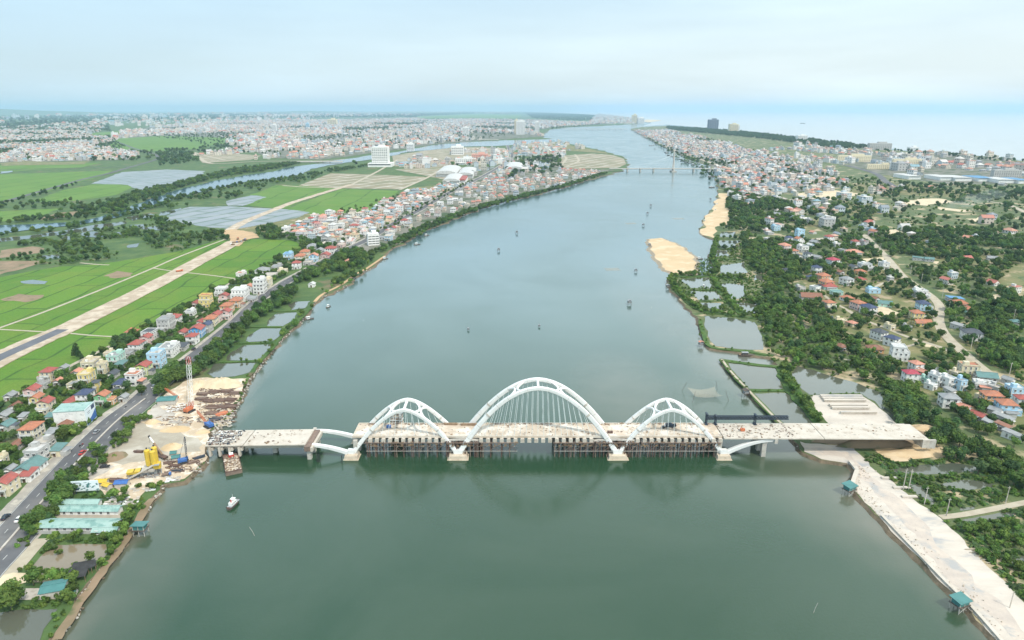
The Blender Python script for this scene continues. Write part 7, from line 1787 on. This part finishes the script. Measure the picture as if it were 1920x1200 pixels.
heap(286, 792, 30, 10, 1.6, 'sand', 'ochre earth ridge at the upper left of the works'); heap(213, 858, 40, 26, 1.6, 'soil', 'brown earth slope on the left of the grey gravel pan'); heap(380, 811, 30, 7, 1.4, 'sand', 'ochre earth mound by the left bridge abutment')
heap(238, 895, 26, 8, 1.0, 'sand', 'tan sand patch beside the batching plant')
heap(1640, 836, 170, 9, 5.5, 'soil', 'brown earth slope under the landward end of the right approach')
# precast girders on the right yard
gm = {}
for i, (u, v, L, w_) in enumerate(((1577, 745, 62, 2), (1580, 749, 62, 2), (1583, 753, 62, 2), (1590, 762, 56, 2), (1594, 767, 56, 2), (1609, 776, 54, 1.4))):
    g = G(u, v, LZ); Lm = L*mpp(v)*1.25; o = empty('precast_girder', (g.x, g.y, LZ+.1), 0, '%s precast concrete girder lying on the pale yard, counted from the back' % ('first', 'second', 'third', 'fourth', 'fifth', 'sixth')[i], 'girder')
    MB().box((0, 0, .8), (Lm, w_, .9)).build('beam', M['deck_clean'], o); MB().box((0, 0, 1.35), (Lm, w_*1.15, .2)).build('flange', M['gravel_pale'], o)
    for s in (-.4, .4): MB().box((s*Lm, 0, .18), (.5, w_*1.1, .36)).build('sleeper', M['conc_face'], o)

# ------------------------------------------------------------ west bank sheds and signs
def shed(u, v, L, W, h, rz, label, roof='teal_pale', annex=None):
    o = empty('long_shed', G(u, v, LZ), rz, label, 'shed'); b = MB().box((0, 0, h/2), (L, W, h))
    for s in (-1, 1): b.face([(s*(L/2-.01), -W/2, h), (s*(L/2-.01), W/2, h), (s*(L/2-.01), 0, h+.9)]); b.face([(s*(L/2-.01), -W/2, h), (s*(L/2-.01), W/2, h), (s*(L/2-.01), 0, h+.9)][::-1])
    b.build('wall', M['wall_white'], o)
    n = int(L/1.6); gb = MB(); gable(gb, W, L, h, .9, .6, .12)
    rb = gb.build('roof', M[roof], o); rb.rotation_euler = (0, 0, math.pi/2)
    rr = MB()
    for i in range(int(L/1.1)):
        x = -L/2+.5+i*1.1
        for s in (-1, 1): rr.beam((x, 0, h+.97), (x, s*(W/2+.5), h+.05-.5*1.8/W), .10, .06)
    rr.build('roof_ribs', M[roof], rb, kind='stuff').rotation_euler = (0, 0, -math.pi/2)
    wm = WIN['s']
    for i in range(n//2): inst('window', wm, o, (-L/2+1.6+i*3.2, -W/2-.02, 1.1), math.pi)
    return o
M['teal_pale'] = mat('teal_pale', (.26, .40, .36), (.34, .46, .42), .15, c3=(.18, .31, .28), scale3=.3, rough=.6)
shed(152, 948, 17, 3.4, 2.3, 0, 'rearmost and shortest of three parallel teal-roofed sheds'); shed(166, 961, 28, 4.0, 2.4, 0, 'middle one of three parallel long teal-roofed sheds'); shed(152, 989, 32, 6.0, 2.4, 0, 'front and longest of three parallel teal-roofed sheds')
MB().box((0, 0, .8), (38, .2, 1.6)).build('yard_wall', M['wall_grey'], label='low grey yard wall in front of the longest teal-roofed shed', cat='wall').location = G(155, 1001, LZ)
shed(200, 999, 9.5, 3.0, 1.9, 0, 'low teal-roofed annex at the right front of the longest shed')
tarp_stall(104, 1112, 'teal', 'teal-roofed house on the pale concrete yard at lower left', 7.5, 6.5, .3, 3.2, 'house', 'house'); tarp_stall(137, 1113, 'teal', 'small teal-roofed hut by the shore at lower left', 2.8, 2.4, .2, 2.2)
def net_shade(u, v, L, W, rz, label):
    o = empty('shade_shelter', G(u, v, LZ), rz, label, 'shelter'); MB().box((0, 0, 2.6), (L, W, .1), mat=Matrix.Rotation(.06, 3, 'X')).build('shade_cloth', M['black'], o)
    for sx in (-1, 1):
        for sy in (-1, 1): MB().box((sx*L*.46, sy*W*.46, 1.25), (.14, .14, 2.5)).build('post', M['timber'], o)
net_shade(157, 1071, 7.5, 5, .3, 'rear black shade cloth shelter by the left shore'); net_shade(147, 1086, 6.5, 5, .3, 'front black shade cloth shelter by the left shore'); net_shade(168, 1070, 5, 3.6, .5, 'small black shade cloth right of the other two')
def billboard(u, v, L, h, rz, label, lift=2.2):
    o = empty('billboard', G(u, v, LZ), rz, label, 'billboard'); MB().box((0, 0, lift+h/2), (L, .25, h)).build('panel', M['bill_white'], o)
    for x in (-.4, 0, .4): MB().box((x*L, .3, (lift+h)/2), (.2, .2, lift+h)).build('post', M['steel_dark'], o)
    r = random.Random(3); b = MB()
    for i in range(26):
        x, z = r.gauss(.12*L, L*.20), lift+h*.5+r.gauss(0, h*.2); x = max(-L*.36, min(L*.44, x)); z = max(lift+.5, min(lift+h-.5, z)); w_, k = r.uniform(.5, 2.0), r.uniform(.25, .9)
        b.face([(x-w_/2, -.14-.002*i, z), (x-w_*.1, -.14-.002*i, z-k/2), (x+w_/2, -.14-.002*i, z-k*.1), (x+w_*.2, -.14-.002*i, z+k/2)])
    b.build('printed_map', M['teal'], o)
    MB().box((-L*.3, -.14, lift+h*.82), (L*.25, .02, h*.06)).box((-L*.32, -.14, lift+h*.2), (L*.14, .02, h*.18)).build('printed_lines', M['roof_navy'], o)
M['bill_white'] = mat('bill_white', (.74, .80, .82), (.66, .74, .77), .3, rough=.5)
billboard(163, 926, 11.6, 5.2, .12, 'white billboard with a green printed map beside the highway hedge', 1.6)
def banner_building():
    g = G(143, 792, LZ); o = empty('warehouse', g, HWA-math.pi/2+.12, 'tall white block with teal roof and a blue and white advertising wall by the highway', 'building'); w, l, h = 11.5, 16.5, 9.2
    MB().box((0, 0, h/2), (l, w, h)).build('wall', M['wall_white'], o); b = MB().box((0, 0, h+.2), (l+.5, w+.5, .35)).build('roof', M['teal_pale'], o); 
    x = l/2+.14; a = MB().box((x, 0, h*.52), (.2, w+1.2, h*1.1)).build('advert_panel', M['bill_white'], o)
    y0, y1 = -w/2-.5, w/2+.5; sw = MB(); N_ = 14
    for i in range(N_):
        ya, yb = y0+(y1-y0)*i/N_, y0+(y1-y0)*(i+1)/N_; f = lambda y: .5+h*(.16+.42*((y-y0)/(y1-y0))**1.6)
        sw.face([(x+.12, ya, .4), (x+.12, yb, .4), (x+.12, yb, f(yb)), (x+.12, ya, f(ya))])
    sw.build('printed_wave', M['blue'], a); MB().box((x+.125, w*.28, h*.86), (.02, w*.36, h*.26)).build('printed_block', M['roof_navy'], a); MB().box((x+.13, -w*.2, h*.78), (.02, w*.3, h*.05)).box((x+.13, -w*.22, h*.68), (.02, w*.26, h*.04)).build('printed_lines', M['grey_tin'], a)
banner_building()
# ------------------------------------------------------------ poles along the right bank and the sea wall
for i, (u, v, h) in enumerate(((1693, 918, 11), (1703, 920, 11), (1733, 946, 9), (1774, 968, 9), (1885, 945, 9), (1893, 1140, 7))):
    o = empty('utility_pole', G(u, v, LZ), 0, ('left one of the pair of concrete poles beside the narrow pond', 'right one of the pair of concrete poles beside the narrow pond', 'short pole between pond and gravel bank', 'pole at the junction of dirt road and gravel bank', 'pole along the dirt road towards the right edge', 'small pole on the gravel bank at lower right')[i], 'utility pole')
    MB().tube([(0, 0, -.2), (.1*h*.1, 0, h)], [.2, .13], 6).build('pole', M['gravel_pale'], o); MB().box((.1, 0, h-.8), (1.4, .14, .14)).build('crossarm', M['conc_face'], o)
for i, (u, v) in enumerate(((1707,514),(1727,530),(1766,560),(1778,585),(1820,655),(1892,705),(1740,500),(1798,470),(1650,470),(1860,450),(1900,600),(1690,440))):
    o = empty('utility_pole', G(u, v, LZ), 0, '%s pale pole along the village road, counted upwards from its start' % ('first','second','third','fourth','fifth','sixth','seventh','eighth','ninth','tenth','eleventh','twelfth')[i], 'utility pole')
    MB().tube([(0, 0, -.2), (0, 0, 9.5)], [.22, .14], 6).build('pole', M['gravel_pale'], o); MB().box((0, 0, 8.8), (1.6, .16, .16)).build('crossarm', M['conc_face'], o)
SW = [(1593,871),(1606,888),(1597,914),(1621,942),(1652,973),(1709,1033),(1774,1101),(1820,1146),(1866,1198),(1905,1245)]
def seawall(pts, label, w=.9, top=2.1, seg=6.0):
    c = smooth_line([G(u, v, 0) for u, v in pts], 4) if len(pts) > 3 else [G(u, v, 0) for u, v in pts]; o = empty('sea_wall', (0, 0, 0), 0, label, 'wall')
    acc = []; 
    for p, q in zip(c[:-1], c[1:]):
        n = max(1, int((q-p).length/seg))
        for i in range(n): acc.append((p.lerp(q, i/n), p.lerp(q, (i+1)/n)))
    for a, b in acc:
        d = (b-a).normalized(); k = MB().beam(a+Vector((0, 0, .5))+d*.04, b+Vector((0, 0, .5))-d*.04, w, 3.0).build('wall_panel', M['conc_face'], o)
        MB().beam(a+Vector((0, 0, top)), b+Vector((0, 0, top)), w+.35, .22).build('coping', M['deck_clean'], k)
seawall(SW[:3], 'short bent concrete quay wall below the right bridge end', 1.6, 2.3); seawall(SW[4:], 'long concrete sea wall holding the gravel embankment at lower right')
r = random.Random(77); b = MB()
for i in range(420):
    t = r.random(); k = min(len(SW)-2, int(t*(len(SW)-1))); a, c = G(*SW[k], LZ), G(*SW[k+1], LZ); p = a.lerp(c, r.random()); d = (c-a).normalized(); nn = Vector((-d.y, d.x, 0)); nn = nn if nn.x > 0 else -nn
    p = p+nn*abs(r.gauss(2.5, 3)); s = r.uniform(.12, .5); b.box((p.x, p.y, LZ+.35), (s, s*r.uniform(.5, 1), s*.6), rz=r.random()*3, m=r.randrange(2))
b.build('embankment_stones', [M['gravel_pink'], M['gravel_pale']], kind='stuff')
# rocks along both natural shores
r = random.Random(78); b = MB()
def rocks(line_, n, spread, smin, smax, off=0):
    for i in range(n):
        k = r.randrange(len(line_)-1); a, c = G(*line_[k], 0), G(*line_[k+1], 0); p = a.lerp(c, r.random()); s = r.uniform(smin, smax)
        b.box((p.x+r.gauss(off, spread), p.y+r.gauss(0, spread), .3+r.random()*.6), (s, s*r.uniform(.5, 1), s*r.uniform(.4, .8)), rz=r.random()*3, m=r.randrange(2))
rocks(LEFT_SHORE[1:9], 1500, 1.0, .2, .9, 1.8); rocks(LEFT_SHORE[12:26], 1500, 1.1, .3, 1.1, 1.2); rocks([(1500,838),(1520,850),(1545,862),(1590,870)], 500, 1.4, .3, 1.2)
rocks(LEFT_SHORE[1:8], 900, 1.4, .15, .5, -.8); rocks([(384,868),(346,900),(300,908)], 200, 1.2, .3, 1.0); rocks([(430,780),(405,800),(388,815)], 260, 1.6, .5, 1.6, .5)
b.build('shore_rocks', [M['bank'], M['conc_face']], kind='stuff')
# timber beams dumped on the embankment
t = empty('timber_stack', G(1832, 1042, LZ+.15), .0, 'loose row of long pale beams at the green edge of the gravel bank', 'timber stack')
for i in range(5): q = MB().box((0, 0, 0), (4.6, .3, .3)).build('beam', M['path'], t); q.location = (i*.7, -i*2.2+4, .2); q.rotation_euler = (0, 0, r.gauss(0, .12))
for i, (u, v, L) in enumerate(((1668, 897, 8), (1690, 915, 8), (1705, 932, 7))):
    MB().box((0, 0, .3), (L, 1.6, .5)).box((0, 0, .6), (L*.96, 1.2, .2)).build('concrete_slab', M['gravel_pale'], label='%s long pale slab along the inner edge of the gravel bank' % ('upper', 'middle', 'lower')[i], cat='slab').location = G(u, v, LZ+.15); bpy.data.objects[-1] if False else None
# smoke over the right wood and a thin plume far left
def smoke(u, v, blobs, label, dens):
    m = bpy.data.materials.new('smoke_air'); m.use_nodes = True; nt = m.node_tree
    for n in list(nt.nodes): nt.nodes.remove(n)
    q = nt.nodes.new('ShaderNodeVolumePrincipled'); oo = nt.nodes.new('ShaderNodeOutputMaterial'); q.inputs['Color'].default_value = (.86, .93, 1, 1); q.inputs['Density'].default_value = dens; nt.links.new(q.outputs[0], oo.inputs['Volume'])
    g = G(u, v, LZ); b = MB(); r = random.Random(3)
    n, k = 10, 6
    for (x, y, z, rx, ry, rz_) in blobs:
        b0 = len(b.v); b.v.append((x, y, z-rz_))
        for j in range(1, k):
            for i in range(n): a, e = 6.283*i/n, math.pi*j/k-math.pi/2; s = r.uniform(.8, 1.15); b.v.append((x+rx*s*math.cos(e)*math.cos(a), y+ry*s*math.cos(e)*math.sin(a), z+rz_*math.sin(e)))
        b.v.append((x, y, z+rz_)); T = len(b.v)-1
        for i in range(n): i2 = (i+1) % n; b.f.append((b0, b0+1+i2, b0+1+i)); b.f.append((T, T-n+i, T-n+i2)); b.m += [0, 0]
        for j in range(k-2):
            for i in range(n): i2 = (i+1) % n; s_ = b0+1+j*n; b.f.append((s_+i, s_+i2, s_+n+i2, s_+n+i)); b.m.append(0)
    o = b.build('smoke', m, kind='stuff', smooth=True, label=label, cat='smoke'); o.location = g
smoke(1800, 392, [(0, 0, 9, 26, 20, 6), (34, 10, 17, 30, 20, 9), (66, 20, 24, 26, 18, 9), (-18, -5, 5, 14, 12, 4)], 'low drift of pale blue smoke over the woods at right', .0045)
smoke(201, 210, [(0, 0, 70, 22, 22, 90), (20, 0, 190, 60, 30, 50)], 'thin white plume of smoke on the far left plain', .004)
# ------------------------------------------------------------ haze
def haze():
    b = MB().box((0, 0, 208.5), (126000, 126000, 423))
    m = bpy.data.materials.new('haze_air'); m.use_nodes = True; nt = m.node_tree
    for n in list(nt.nodes): nt.nodes.remove(n)
    v = nt.nodes.new('ShaderNodeVolumePrincipled'); o = nt.nodes.new('ShaderNodeOutputMaterial')
    v.inputs['Color'].default_value = (.49, .69, .86, 1); v.inputs['Density'].default_value = HAZE; v.inputs['Anisotropy'].default_value = 0.0
    nt.links.new(v.outputs[0], o.inputs['Volume'])
    b.build('haze', m, kind='stuff')
HAZE = 4.8e-5
haze()
